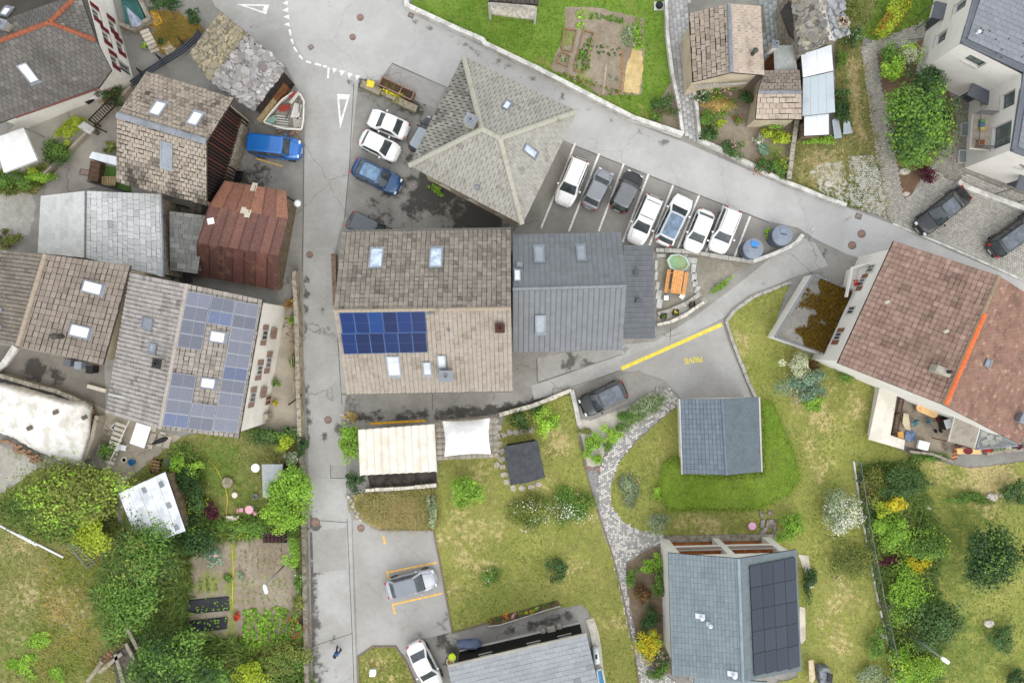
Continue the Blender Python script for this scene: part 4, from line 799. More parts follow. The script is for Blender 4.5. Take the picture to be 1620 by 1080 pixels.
s2.u = (B_ - R_).normalized(); s2.n = (B_ - R_).cross(Q1 - R_).normalized(); s2.n = -s2.n if s2.n.z < 0 else s2.n; s2.v = s2.n.cross(s2.u); s2.a = s2.b = s2.c = s2.d = R_
s4.u = (T_ - L_).normalized(); s4.n = (T_ - L_).cross(Q0 - L_).normalized(); s4.n = -s4.n if s4.n.z < 0 else s4.n; s4.v = s4.n.cross(s4.u); s4.a = s4.b = s4.c = s4.d = L_
skylight(rt, s1,801.5,168,11,17, m_lead, m_skyg); skylight(rt, s2,838,239,13,21, m_lead, m_skyg)
chimney(rt, s4,746,197,.75,.8,1.0, M('chimney_pale', C('#bdb8a8'), C('#a09b8c')), m_lead)
c = s3.at(755,297); mb = MB(); mb.box(c + Vector((0,0,.12)),(.35,.35,.35)); mb.build('roof_vent', m_lead, rt, bevel=.04)
# north-west dark house with orange ridge
j = W(79,36,8.4); jl = W(-90,98,8.4); e0, e1 = W(25,185,4.6), W(156,139,4.6); hp = lambda x, y: plane_at(jl, j, e1, x, y)
c = Vector((j.x, j.y, 0)); rt = root('house', 'big white house with dark tiles and orange ridge lines', 'house', c); dgt = TF('#77716b', '#67625d', '#57524c', .4,.4,0., .06, '#8f8a82')
S_ = [jl, j, hp(152,64), hp(176,111), hp(156,139), hp(25,185), hp(-90,227)]; kx = plane_at(jl, j, W(120,-60,6.4),126,-10); N_ = [jl, j, kx, plane_at(jl, j, kx, 60,-120), plane_at(jl, j, kx, -90,-60)]; E_ = [j, hp(152,64), kx]
dk = deck(rt, [S_, N_, E_], m_under); tile_poly(dk, S_, hp(25,185), hp(156,139),.42,.34, m_tile, dgt, gap=.03); tile_poly(dk, N_, kx, plane_at(jl, j, kx, -44,50),.42,.34, m_tile, TF('#6d6863', '#5f5a55', '#86827a', .5,.5,-.1,.08, '#a5a098'), gap=.03); tile_poly(dk, E_, hp(152,64), kx, .42,.34, m_tile, TF('#6d6863', '#625d58', '#a5a098', .6,.6,-.3), gap=.03)
m_orange = M('orange_ridge_tile', C('#9c5c40'), C('#8a5038'), s1=4, var=.2)
for a, b in ((jl, j),(j, kx),(j, hp(152,64))): cap_line(rt, a + Vector((0,0,.06)), b + Vector((0,0,.06)), m_orange, .36,.14)
P0, P1 = W(213,133), W(166,-46); d = (P1 - P0).normalized(); n = Vector((d.y, -d.x, 0)); m_redsh = M('red_shutter', C('#7c2c30'), C('#6a2428'), s1=4); hl = []
for x, y, w_, h_ in ((152,22,.75,1.1),(168,58,.75,1.1),(181,96,.75,1.1),(178,41,.8,1.1),(193,76,.8,1.1)): s, z = wall_hit(P0, P1, x, y); hl.append((s, min(max(z, .9),3.7), w_, h_))
hl.append((1.0,1.05,.9,2.0)); mb = MB(); wall_face(mb, P0, P1,-.02,4.45, hl, n=n); P2 = W(40,205); d2 = (P2 - P0).normalized(); wall_face(mb, P0, P2,-.02,4.3, [], n=-Vector((d2.y, -d2.x, 0))); mb.build('wall', m_plw, rt)
for i, h in enumerate(hl): window(rt, P0, P1, n, *h, frame=_MC['frame_white'], pane=glass_dark('pane_glass'), shut='open' if i < 5 else None, smat=m_redsh, sill=i < 5)
sN = Slope(jl, j, hp(156,139), hp(-10,197)); skylight(rt, sN, 45,115,17,22, m_lead, m_blind); sM = Slope(jl, j, kx, N_[3]); skylight(rt, sM, 10.5,20,16,16, m_lead, m_blind); chimney(rt, sM, 12,45,.9,.6,.8, _MC['chimney_pale'], m_lead)
mb = MB(); mb.bar(hp(25,185) + Vector((0,-.06,0)), hp(156,139) + Vector((.05,-.05,0)),.12,.1); mb.build('gutter', M('red_gutter', C('#7a4a44')), rt)
# brick-patterned barn house below it
g = gable('barn_house', 'tan tiled barn house with dark open gable beside the blue van', ((232,113),(370,155),6.),((185,182),(327,224),8.),((184,289),(327,325),5.6), m_plc, m_under,
          dict(tw=.36, th=.36, mat=m_tile, tint=TF('#b0a08a', '#a08f7a', '#5a5044', 5,4,-.05,.04, '#4a4238'), brick=True, style='flat', gap=.04), dict(tw=.36, th=.36, mat=m_tile, tint=TF('#b5a692', '#a89882', '#4c463c', 4,2.5,-.6,.03, '#4a4238', vgrad=1.), brick=True, style='flat', gap=.05),
          oe=.4, og=.6, cap=dict(mat=m_lead, w=.5, h=.1, n=6), walls=('A', 'B', '0'))
for x, y, a, b, s in ((250,173,19,26, 'A'),(309,189,18,25, 'A'),(264,245,20,37, 'B')): skylight(g['root'], g[s], x, y, a, b, m_alu, m_blind if s == 'A' else M('grey_glass', C('#9aa0a8'), rough=.15, bump=0))
p, q, n = g['w']['1']; mb = MB(); L = (q - p).length; X = (q - p) / L; k = int(L / .28)
pk = 6.9; zt = lambda f: 5.4 + 2.2 * (1 - abs(f - .5) * 2)
for i in range(k): f = (i + .5) / k; b0 = p + X * L * f - n * .25; mb.box(b0 + Vector((0,0, zt(f) / 2 + .3)),(.18,.06, zt(f) - .6), X=X, Y=n, Z=Vector((0,0,1)), t=C(random.choice(['#3a2c26', '#4a3028', '#2c2420', '#5a342a'])))
mb.build('gable_boards', M('barn_board', tint=True, s2=20), g['root']); mb = MB(); mb.face([p - n * .4, q - n * .4, q - n * .4 + Vector((0,0,5.5)),(p + q) / 2 - n * .4 + Vector((0,0,7.6)), p - n * .4 + Vector((0,0,5.5))]); mb.build('inner_wall', m_dkwood, g['root'])
mb = MB(); mb.strip([tuple(W(392,196))[:2], tuple(W(384,235))[:2], tuple(W(366,288))[:2]], .55,0,1.9); mb.build('stone_wall', m_stone, None, label='rough stone wall in front of the open barn gable', cat='wall', kind='thing')
# rubble-slab roof sheds
def rubble(par, sl, n, pal, big=26, smin=.12, smax=.42, inset=.02):
    mb = MB(); bigs = []
    def slab(u, v, r, t, lift):
        c = sl.P(u, v, lift); k = random.randint(5,7); a0 = random.random() * 6; tx, ty = random.uniform(-.1,.1), random.uniform(-.1,.1); nn = (sl.n + sl.u * tx + sl.v * ty).normalized(); X = sl.u.cross(nn).normalized(); Y = nn.cross(X); th = random.uniform(.02,.05)
        pts = [c + (X * math.cos(a0 + i * 6.283 / k) + Y * math.sin(a0 + i * 6.283 / k) * random.uniform(.65,1.)) * r * random.uniform(.75,1.15) for i in range(k)]
        return [p + nn * th for p in pts] + [p - nn * .08 for p in pts], [tuple(range(k))] + [(i, k + i, k + (i + 1) % k, (i + 1) % k) for i in range(k)], t
    for i in range(n):
        u, v = random.uniform(inset, 1 - inset), random.uniform(inset, 1 - inset); t = tuple(x * random.choice((.55,.8,1., 1.1,1.35)) for x in [1.]); t = tuple(x * t[0] for x in pal(u, v)); r = random.uniform(smin, smax)
        mb.shape(*slab(u, v, r, t, random.uniform(0,.05)))
    mb.build('stone_rubble', m_slate, par, kind='stuff')
    for i in range(big):
        b = MB(); b.shape(*slab(random.uniform(.08,.92), random.uniform(.08,.92), random.uniform(.26,.42), pal(random.random(), random.random()), random.uniform(.1,.16))); b.build('stone_slab', m_slate, par)
g = gable('stone_roof_barn', 'old barn with lichen covered stone slab roof by the junction', ((350,19),(300,86),3.5),((392,53),(332,129),5.5),((453,107),(400,176),4.), m_dkwood, M('slate_base', C('#6d6a66')), oe=.5, og=.3, cat='barn', wbase=0.)
lich = TF('#b0a075', '#988c72', '#837c70', 3,3,-.1,.5, '#c4ac58'); greyst = TF('#a6a4a2', '#8c857d', '#bdbcbb', 3,3,-.2,.5, '#6a5850')
rubble(g['deck'], g['A'], 1500, lich, 8,.08,.24); rubble(g['deck'], g['B'], 1300, greyst, 30,.08,.26)
p, q, n = g['w']['B']; mb = MB(); X = (q - p).normalized(); mb.box((p + q) / 2 + n * .03 + X * 1.2 + Vector((0,0,.95)),(2.6,.05,1.5), X=X, Y=n, Z=Vector((0,0,1))); mb.build('timber_door', M('pale_timber', C('#b8a37c'), C('#9c8762'), s1=4), g['root']); mb = MB(); mb.box((p + q) / 2 + n * .06 - X * .6 + Vector((0,0,1.0)),(1.6,.05,1.7), X=X, Y=n, Z=Vector((0,0,1))); mb.build('timber_frame', m_brown, g['root'])
g = gable('stone_roof_barn', 'tall barn with broken stone slab roof above white sheds', ((1252,-30),(1267,86),4.5),((1291,-30),(1315,64),6.),((1330,-30),(1342,53),4.5), m_stone, _MC['slate_base'], oe=.3, og=.2, cat='barn')
rubble(g['deck'], g['A'], 420, TF('#9c978a', '#85807a', '#b5a87c', 3,3,0., .2, '#6a5c48'),14); rubble(g['deck'], g['B'], 260, TF('#a5a8aa', '#8e9092', '#77797a', 3,3,0., .1, '#6a6a6a'),16); cap_line(g['root'], g['A'].a, g['A'].b, M('mortar', C('#cfc8bc', .8)),.35,.1)
mb = MB(); mb.face([W(1234,20,2.2), W(1248,0,3.4), W(1266,84,3.4), W(1258,84,2.2)]); mb.build('lean_to_roof', M('black_slat_roof', C('#55524f'), C('#3f3c3a'), s1=5), g['root']);
c = W(1332,36,5.2); mb = MB(); mb.box(c, (1.1,.8,.3),.2); mb.build('chimney', m_stone, g['root'], bevel=.05)
for i in range(9): b = MB(); b.box(c + Vector((random.uniform(-.5,.5), random.uniform(-.35,.35),.2)),(.3,.25,.15), random.random() * 3, t=C(random.choice(['#b0a592', '#9c8c78', '#8a6f5c']))); b.build('chimney_stone', m_slate, g['root'])
# pale slate house
g = gable('slate_house', 'low house with pale irregular slate roof in the west', ((65,310),(60,400),4.),((136,302),(135,408),5.4),((254,307),(258,438),4.), m_stone, m_under,
          dict(tw=.5, th=.45, mat=m_slate, tint=TF('#d6d7d3', '#c8c9c4', '#a9aaa5', 6,6,-.35,.02, '#8a8c88'), brick=True, style='flat', gap=.008, lift=.03), None, oe=.3, og=.2, cap=dict(mat=M('dark_gap', C('#7c7e7c')), w=.14, h=.06))
def slates(par, sl, mat, tint):
    mb = MB(); Lu = (sl.c - sl.d).length; Lv = (sl.d - sl.a).length; v = 0.
    while v < 1:
        dv = random.uniform(.3,.46) / Lv; u = 0.
        while u < 1:
            du = random.uniform(.25,.8) / Lu; a, b = u + .006 / Lu * 2, min(u + du, 1.) - .006 / Lu * 2; jj = lambda: random.uniform(-.03,.03) / Lv
            if b > a + .005: A, B, Cc, D = sl.P(a, v, .01), sl.P(b, v, .01), sl.P(b, min(1, v + dv + jj()),.045), sl.P(a, min(1, v + dv + jj()),.045); mb.shape([A, B, Cc, D, Cc - sl.n * .05, D - sl.n * .05], [(0,3,2,1),(3,5,4,2)], tint(u, v))
            u += du
        v += dv
    mb.build('slates', mat, par, kind='stuff')
slates(g['deck'], g['B'], m_slate, TF('#cdd0cf', '#b9bcba', '#9ea1a0', 4,4,-.25,.03, '#77716a'))
mb = MB(); mb.bar(W(255,307,3.95), W(259,438,3.95),.14,.1); mb.build('gutter', m_lead, g['root'])
rt, sl, dk = mono('shed', 'low shed with worn grey slate roof next to the red shed', [(268,334),(325,341),(313,433),(269,427)], (3.2,2.7), m_stone, m_under)
slates(dk, sl, m_slate, TF('#8f8e88', '#7a7973', '#a9a9a4', 3,3,-.1,.05, '#5c5a54'))
# red sheet-metal shed
EN = [W(356,286,3.5), W(453,302,3.5)]; RI = [W(331,326,4.4), W(456,346,4.4)]; KN = [W(312,384,3.8), W(441,404,3.8)]; SE = [W(313,436,1.4), W(439,459,1.4)]
c = (RI[0] + KN[1]) / 2; c.z = 0; rt = root('red_shed', 'barrel shaped shed of rusty red metal sheets by the lane', 'shed', c); m_red = M('rusted_red_sheet', tint=True, col2=C('#7e5c4c'), s1=1.1, s2=7, var=.3, rough=.6, lo=.5, hi=.7)
def sheets(A, B, n, cols):
    for i in range(n):
        f0, f1 = i / n + .003,(i + 1) / n - .003; a, b, c_, d = A[0].lerp(A[1], f0), A[0].lerp(A[1], f1), B[0].lerp(B[1], f1), B[0].lerp(B[1], f0); nn = (b - a).cross(c_ - a).normalized(); nn = -nn if nn.z < 0 else nn
        mb = MB(); t = C(random.choice(cols),.7 * random.uniform(.85,1.12)); mb.shape([a, b, c_, d] + [v - nn * .04 for v in (a, b, c_, d)], [(0,3,2,1),(4,5,6,7),(0,1,5,4),(1,2,6,5),(2,3,7,6),(3,0,4,7)], t); mb.bar(a + nn * .02, d + nn * .02,.07,.06, t=tuple(x * .7 for x in t)); mb.build('metal_sheet', m_red, rt)
sheets(EN, RI, 6, ['#926656', '#9a6c58', '#865a4c']); sheets(RI, KN, 8, ['#745049', '#6c4a43', '#7c564c']); sheets(KN, SE, 7, ['#6c4440', '#604038', '#744c42'])
mb = MB(); ins = lambda v, o: v + (Vector((c.x, c.y, v.z)) - v).normalized() * o
for i in (0,1): q = [ins(x, .25) for x in (EN[i], RI[i], KN[i], SE[i])]; mb.face([Vector((q[0].x, q[0].y, 0))] + [v - Vector((0,0,.05)) for v in q] + [Vector((q[3].x, q[3].y, 0))])
for E in (EN, SE): q0, q1 = ins(E[0], .25), ins(E[1], .25); mb.face([Vector((q0.x, q0.y, 0)), Vector((q1.x, q1.y, 0)), q1, q0])
mb.build('wall', M('shed_board', C('#8a7a62'), C('#6c5c48'), s1=3), rt)
b = MB(); pl = plane_at(RI[0], RI[1], KN[0], 334,350); b.box(pl + Vector((0,0,.06)),(.55,.5,.03),.2); b.build('white_patch', m_blind, rt)
for dx, dy in ((385,333),(392,338),(402,296)): b = MB(); pl = plane_at(EN[0], EN[1], RI[0], dx, dy); nn = (EN[1] - EN[0]).cross(RI[0] - EN[0]).normalized(); nn = -nn if nn.z < 0 else nn; X = (EN[1] - EN[0]).normalized(); b.box(pl + nn * .03,(random.uniform(.25,.5), random.uniform(.4,.8),.02), X=X, Y=nn.cross(X), Z=nn); b.build('bare_patch', M('bare_metal', C('#d8cdb8')), rt)
# western terrace of three houses
m_shb = M('brown_shutter', C('#a5887a'), C('#957a6c'), s1=4)
g = gable('row_house', 'brown tiled row house at the left edge with two bright skylights', ((-80,386),(-118,520),7.),((72,402),(28,547),9.2),((207,420),(163,577),7.), m_plc, m_under,
          dict(tw=.3, th=.36, mat=m_tile, tint=TF('#8f8474', '#827767', '#6c6254', 6,5,0., .04, '#5a5044')), dict(tw=.46, th=.36, mat=m_tile, tint=TF('#a09080', '#918272', '#7c6e60', 5,4,-.1,.03, '#5a5044'), style='flat', gap=.03), oe=.3, og=.3, cap=dict(mat=m_tile, w=.34, tint=lambda: C('#ab9c8a')))
for x, y in ((146,455),(126,524)): skylight(g['root'], g['B'], x, y, 20,26, m_lead, m_blind)
c = g['B'].at(98,532); mb = MB(); mb.lathe(c, [(.2,-.3),(.2,.9),(.27,.95),(.1,1.15)], 12); mb.build('stove_pipe', M('sooty_pipe', C('#4a4a44'), rough=.5), g['root'])
for x, y in ((2,490),(1,517)): c = g['A'].at(x, y); mb = MB(); mb.box(c + Vector((0,0,.1)),(.4,.3,.3)); mb.build('roof_vent', m_lead, g['root'], bevel=.03)
g = gable('row_house', 'row house with grey tiles, white shuttered wall and wide solar array', ((206,431),(167,653),6.8),((296,449),(253,678),8.8),((416,474),(378,693),6.8), m_plw, m_under,
          dict(tw=.34, th=.34, mat=m_tile, tint=TF('#b5ada6', '#a8a099', '#8e8780', 4,8,0., .06, '#57524c')), dict(tw=.36, th=.36, mat=m_tile, tint=TF('#b0a598', '#a39889', '#8a7f72', 5,5,0., .05, '#57524c'), style='flat', gap=.03), oe=.4, og=.3, cap=dict(mat=m_tile, w=.34, tint=lambda: C('#b5aca2')))
G8 = g; pw = g['w']['B']; pw0, pw1, pn = pw
for x, y, a, b, s, bl in ((234.5,512,19,21, 'A', 0),(243,551.5,17,15, 'A', 0),(344,533,19,22, 'B', 1),(329,606,18,21, 'B', 1)): skylight(g['root'], g[s], x, y, a, b, m_lead, m_blind if bl else glass_dark('skylight_dark', (.12,.14,.17),.06))
chimney(g['root'], g['A'], 257,574,.6,.55,.8, _MC['chimney_pale'], M('cowl', C('#3a3836')))
c = g['A'].at(192,627); mb = MB(); mb.bar(c + Vector((-.9,.18,.12)), c + Vector((1., -.2,.12)),.14,.14); mb.build('roof_rail', M('pale_metal', C('#c4c2be')), g['root'])
su = lambda u, v: (g['B'].P(u, v, .0)); pvb = lambda i, j: tuple(np.array((.13,.137,.17) if random.random() < .8 else (.10,.12,.19)) * random.uniform(.85,1.15))
def onB(u, v):   # pixel of a point on the slope (u along the ridge, v down)
    q = G8['B'].P(u, v, .14); k = H / (H - q.z); return (CX + q.x * k * S, CY - q.y * k * S)
def pvblock(u0, u1, v0, v1, nu, nv, skip=None): solar(G8['root'], G8['B'], [onB(u0, v0), onB(u1, v0), onB(u1, v1), onB(u0, v1)], nu, nv, m_pv, M('solar_frame_pale', C('#b4bac0'), rough=.4), pvb, skip=skip)
pvblock(.045,.43,.02,.33,4,1); pvblock(.045,.235,.335,.645,2,1); pvblock(.045,.965,.65,.965,10,1); pvblock(.605,.975,.02,.33,4,1); pvblock(.79,.975,.335,.645,2,1)
hl = []
for x, y, w_, h_ in ((418,530,.8,1.2),(410,585,.8,1.2),(399,628,.8,1.2),(431,527,.9,1.2),(424,573,.9,1.2),(415,620,.9,1.2),(425,632,.9,1.9)):
    s, z = wall_hit(pw0, pw1, x, y); hl.append((s, z, w_, h_))
mb = MB()
for k, h in enumerate(hl):
    X = (pw1 - pw0).normalized(); c = pw0 + X * h[0] + Vector((0,0, h[1])) + pn * .16
    if k in (3,5): shutter(G8['root'], c - X * h[2] * .26,(h[2] * .5, h[3]), X, pn, m_shb); shutter(G8['root'], c + X * h[2] * .26,(h[2] * .5, h[3]), X, pn, m_shb)
    else: window(G8['root'], pw0, pw1, pn, h[0], h[1], h[2], h[3], depth=-.05, frame=_MC['frame_white'], pane=glass_dark('pane_glass') if k != 6 else m_brown, shut='open' if k < 6 else None, smat=m_shb, sill=k < 6)
mb = MB(); zf = lambda p: .0; mb.prism([tuple(W(x, y))[:2] for x, y in ((384,664),(430,652),(432,660),(388,676))], 0,1.2); mb.build('concrete_plinth', m_conc, G8['root'])
# north-east tiled cottages
ne1 = TF('#b9a690', '#a8957f', '#8a7866', 5,5,-.1,.03, '#5a4c40'); ne2 = TF('#c9b49e', '#bda790', '#a38f7a', 5,5,-.2)
g = gable('cottage', 'two tone tiled cottage beside the paved alley', ((1090,21),(1096,130),4.2),((1153,6),(1157,115),6.),((1203,10),(1209,119),4.4), m_plc, M('dark_underlay', C('#2e2822')),
          dict(tw=.5, th=.4, mat=m_tile, tint=ne1, brick=True, style='flat', gap=.045), dict(tw=.42, th=.38, mat=m_tile, tint=ne2, style='flat', brick=True, gap=.02), oe=.3, og=.45, cap=dict(mat=m_lead, w=.36, h=.09, n=5), cat='cottage')
c = g['B'].at(1190,86); mb = MB(); mb.lathe(c, [(.17,-.3),(.17,.7),(.24,.74),(.05,.9)], 12); mb.build('stove_pipe', _MC['sooty_pipe'], g['root'])
mb = MB(); p, q, n = g['w']['1']; X = (q - p).normalized()
for i in range(7): mb.box(p.lerp(q, .12 + i * .06) + n * .2 + Vector((0,0,2.6)),(.05,.4,.05), X=X, Y=n, Z=Vector((0,0,1)))
mb.bar(p.lerp(q, .08) + n * .3 + Vector((0,0,2.5)), p.lerp(q, .9) + n * .3 + Vector((0,0,2.5)),.12,.12); mb.build('balcony_rail', _MC['pale_metal'], g['root'])
g = gable('cottage', 'small tiled cottage roof above the flower garden', ((1209,112),(1265,111),3.),((1199,146),(1268,146),4.),((1195,189),(1268,189),3.), m_plc, _MC['dark_underlay'],
          dict(tw=.5, th=.38, mat=m_tile, tint=TF('#a89783', '#978672', '#75675a', 4,4,0.), brick=True, style='flat', gap=.04), dict(tw=.5, th=.42, mat=m_tile, tint=ne2, style='flat', brick=True, gap=.035), oe=.25, og=.25, cap=dict(mat=m_lead, w=.26, h=.08, n=4), cat='cottage')
rt, sl, dk = mono('flat_roof_shed', 'grey felt flat roofed shed between cottage and stone barn', [(1224,72),(1256,71),(1262,111),(1226,112)], (2.8,2.7), m_brown, M('roof_felt', C('#b4b8b4'), C('#a3a7a3'), s1=1.2))
chimney(rt, sl, 1221,77,.45,.45,.8, M('chimney_white', C('#dcd8d0', .8)), m_lead)
def sheet_roof(rt, sl, n, mat, wave=.02, name='metal_sheet'):
    for i in range(n):
        mb = MB(); k = 8; u0, u1 = i / n + .002,(i + 1) / n - .002; vs = []
        for a in range(k + 1):
            u = u0 + (u1 - u0) * a / k; h = .03 + (wave if a % 2 else 0) + .004 * (i % 2); vs += [sl.P(u, 0, h), sl.P(u, 1, h)]
        mb.shape(vs, [(2 * a, 2 * a + 1,2 * a + 3,2 * a + 2) for a in range(k)]); mb.build(name, mat, rt)
m_ws = M('pale_sheet', C('#dfe3e8', .82), C('#cfd5da', .8), s1=.5, rough=.4, var=.05); m_bs = M('blue_grey_sheet', C('#b9c3c9', .78), C('#adb8be', .75), s1=.5, rough=.4, var=.05)
for px, zs, mt, lb, n in (([(1267,87),(1315,71),(1318,112),(1270,123)], (3.3,3.), m_ws, 'upper white sheet roofed shed against the stone barn', 2),([(1270,124),(1318,114),(1321,178),(1269,184)], (2.9,2.6), m_bs, 'middle blue grey sheet roofed shed', 4),([(1272,184),(1311,180),(1311,213),(1272,215)], (2.3,2.1), m_ws, 'lowest small white sheet roofed shed by the flower garden', 2)):
    rt, sl, dk = mono('sheet_shed', lb, px, zs, _MC['shed_board'], m_under); sheet_roof(rt, sl, n, mt)
for px, lb in (([(1316,190),(1326,186),(1332,218),(1320,220)], 'narrow loose pale sheet lying by the dark shrub'),([(1334,192),(1342,186),(1349,211),(1334,213)], 'wider loose pale sheet leaning by the meadow track')):
    rt = root('loose_sheet', lb, 'metal sheet', W(*px[0])); P = [W(*px[0], .6), W(*px[1], .6), W(*px[2], .35), W(*px[3], .35)]; sheet_roof(rt, Slope(*P),1, m_bs, .03); mb = MB(); mb.tube([P[0].lerp(P[2], .3), P[0].lerp(P[2], .3) - Vector((0,0,.6))], .04); mb.tube([P[1].lerp(P[3], .8), P[1].lerp(P[3], .8) - Vector((0,0,.5))], .04); mb.build('prop', m_brown, rt)
# white apartment block in the north-east corner
EZ = 6.3; FP = [(1447,118),(1462,58),(1500,-95),(1800,-95),(1800,372),(1574,284),(1525,266),(1533,161)]; G = [W(*p) for p in FP]
rt = root('apartment_house', 'white rendered apartment house with grey roof in the top right corner', 'house', W(1620,100)); m_wr = M('white_render', C('#e9e6df', .82), C('#e0dcd4', .82), s1=.3, s2=5, var=.04); m_anth = M('anthracite', C('#6c7078'), C('#62666e'), rough=.5)
segs = [(0,1),(1,2),(4,5),(5,6),(6,7),(7,0),(2,3),(3,4)]; cen = W(1640,120); mb = MB(); todo = []
WIN = {(0,1): [(1488,60,1.0,1.5),(1502,10,.6,.9)], (1,2): [(1518,12,1.2,1.6)], (7,0): [(1541,98,1.5,1.1)], (6,7): [(1559,158,.7,.9),(1594,158,1.3,1.6),(1584,214,1.9,2.2),(1556,191,.7,.5)], (5,6): [(1616,264,.7,.7)]}
for a, b in segs:
    p, q = G[a], G[b]; d = (q - p).normalized(); n = Vector((d.y, -d.x, 0)); n = -n if n.dot((p + q) / 2 - cen) < 0 else n; hl = []
    for x, y, w_, h_ in WIN.get((a, b),()): s, z = wall_hit(p, q, x, y); hl.append((s, min(max(z, h_ / 2 + .1), EZ - h_ / 2 - .2), w_, h_))
    wall_face(mb, p, q, -.02, EZ - .1, hl, depth=.32, n=n); todo.append((p, q, n, hl))
mb.build('wall', m_wr, rt)
for p, q, n, hl in todo:
    for h in hl: window(rt, p, q, n, *h, depth=.32, frame=m_anth, pane=glass_dark('apartment_glass', (.05,.07,.07)), sill=True, bars=1 if h[2] > .8 else 0)
RP = [W(x, y, EZ) for x, y in ((1521,68),(1540,0),(1578,-110),(1930,-110),(1930,360),(1601,238),(1620,114))]
up = Vector((0,0,1)); dk = deck(rt, [[RP[0], RP[1], RP[2], RP[3], RP[6]], [RP[6], RP[3], RP[4], RP[5]]], m_anth, .25)
Rf = TF('#8b8f97', '#82868e', '#7a7e86', .3,.3,0., 0)
for P, e0, e1 in (([RP[0], RP[1], RP[2], RP[3], RP[6]], RP[0], RP[6]),([RP[6], RP[3], RP[4], RP[5]], RP[5], RP[4])):
    cc = sum(P, Vector()) / len(P); Pi = [v + (cc - v).normalized() * .55 for v in P]; tile_poly(dk, Pi, Pi[0] if P[0] is RP[0] else Pi[3], Pi[-1] if P[0] is RP[0] else Pi[2], .6,.42, m_slate, Rf, gap=.014, lift=.03)
    for i in range(len(P)):
        if (P[i] - P[(i + 1) % len(P)]).length > .5 and not (P[i] in (RP[3], RP[6]) and P[(i + 1) % len(P)] in (RP[3], RP[6])): b = MB(); b.bar(P[i] + Vector((0,0,.03)), P[(i + 1) % len(P)] + Vector((0,0,.03)),.16,.12); b.build('gutter', m_anth, rt)
random.seed(21)
for i in range(22): # snow stops
    f, k = random.random(), random.random(); c = RP[0].lerp(RP[6], f).lerp(RP[1].lerp(RP[3], f), k * .35); b = MB(); b.box(c + Vector((0,0,.06)),(.07,.07,.08)); b.build('snow_stop', M('dark_stop', C('#4a4c50')), rt)
c = W(1545,53, EZ); b = MB(); b.lathe(c, [(.1,0),(.1,.35),(.13,.37),(.02,.45)], 10); b.build('roof_vent', m_blind, rt)
def canopy(px, py, s_len, dep, zc, wl):
    p, q, n, _ = wl; s, z = wall_hit(p, q, px, py); X = (q - p).normalized(); c = p + X * s + n * dep / 2; c.z = zc; b = MB(); b.box(c, (s_len, dep, .16), X=X, Y=n, Z=up); o = b.build('canopy', m_anth, rt, bevel=.02)
    for a in (-1,1): b = MB(); b.box(c + X * a * (s_len / 2 - .05) + n * (dep / 2 - .05) - Vector((0,0, zc / 2)),(.06,.06, zc - .1), X=X, Y=n, Z=up); b.build('canopy_post', m_anth, o)
    b = MB(); b.box(Vector((c.x, c.y, 1.05)) - n * dep / 2 + n * .03,(1.0,.06,2.1), X=X, Y=n, Z=up); b.build('door', M('door_grey', C('#4f545a'), rough=.4), rt)
canopy(1548,145,2.1,1.1,2.5, todo[5]); canopy(1477,33,1.4,1.0,2.5, todo[0]); canopy(1612,290,2.2,1.2,2.4, todo[3])
p, q, n, _ = todo[4]; X = (q - p).normalized(); s, z = wall_hit(p, q, 1556,214); c = p + X * s + n * .75; c.z = 2.9; b = MB(); b.box(c, (2.9,1.5,.18), X=X, Y=n, Z=up); bal = b.build('balcony', m_wr, rt)
b = MB(); b.box(c + Vector((0,0,.1)),(2.8,1.44,.02), X=X, Y=n, Z=up); b.build('balcony_floor', M('balcony_wood', C('#cfc2b0'), C('#bfb19e'), s1=3), bal)
b = MB()
for i in range(20): b.box(c + X * (i / 19 - .5) * 2.8 + n * .72 + Vector((0,0,.6)),(.03,.03,1.), X=X, Y=n, Z=up)
for a in (-1,1):
    b.box(c + X * a * 1.43 + Vector((0,0,1.08)),(.05,1.5,.05), X=X, Y=n, Z=up)
    for i in range(9): b.box(c + X * a * 1.43 + n * (i / 9 - .5) * 1.4 + Vector((0,0,.6)),(.03,.03,1.), X=X, Y=n, Z=up)
b.box(c + n * .72 + Vector((0,0,1.1)),(2.9,.06,.05), X=X, Y=n, Z=up); b.build('railing', m_anth, bal)
bb = c.copy()
for k, (dx, dn, col, lb) in enumerate(((.5,.1, '#3a5a8c', 'blue striped cushion stack on the apartment balcony'),(1.05,.15, '#a0623a', 'brown wooden crate on the apartment balcony'))):
    cc = bb + X * (dx if k == 0 else -dx) + n * dn + Vector((0,0,.11)); b = MB()
    if k == 0:
        for i, cl in enumerate(('#d8c050', '#5a80b0', '#6aa060')): b.box(cc + X * (i - 1) * .32 + Vector((0,0,.18)),(.28,.4,.36), X=X, Y=n, Z=up, t=C(cl))
        b.build('cushion_stack', M('cushion', tint=True), label=lb, cat='cushions', bevel=.04)
    else:
        for i in range(5): b.box(cc + n * (i / 4 - .5) * .5 + Vector((0,0,.35)),(.55,.07,.06), X=X, Y=n, Z=up, t=C(col))
        for a in (-1,1): b.box(cc + X * a * .24 + Vector((0,0,.17)),(.05,.55,.34), X=X, Y=n, Z=up, t=C(col))
        b.build('wooden_crate', M('crate_wood', tint=True), label=lb, cat='crate')
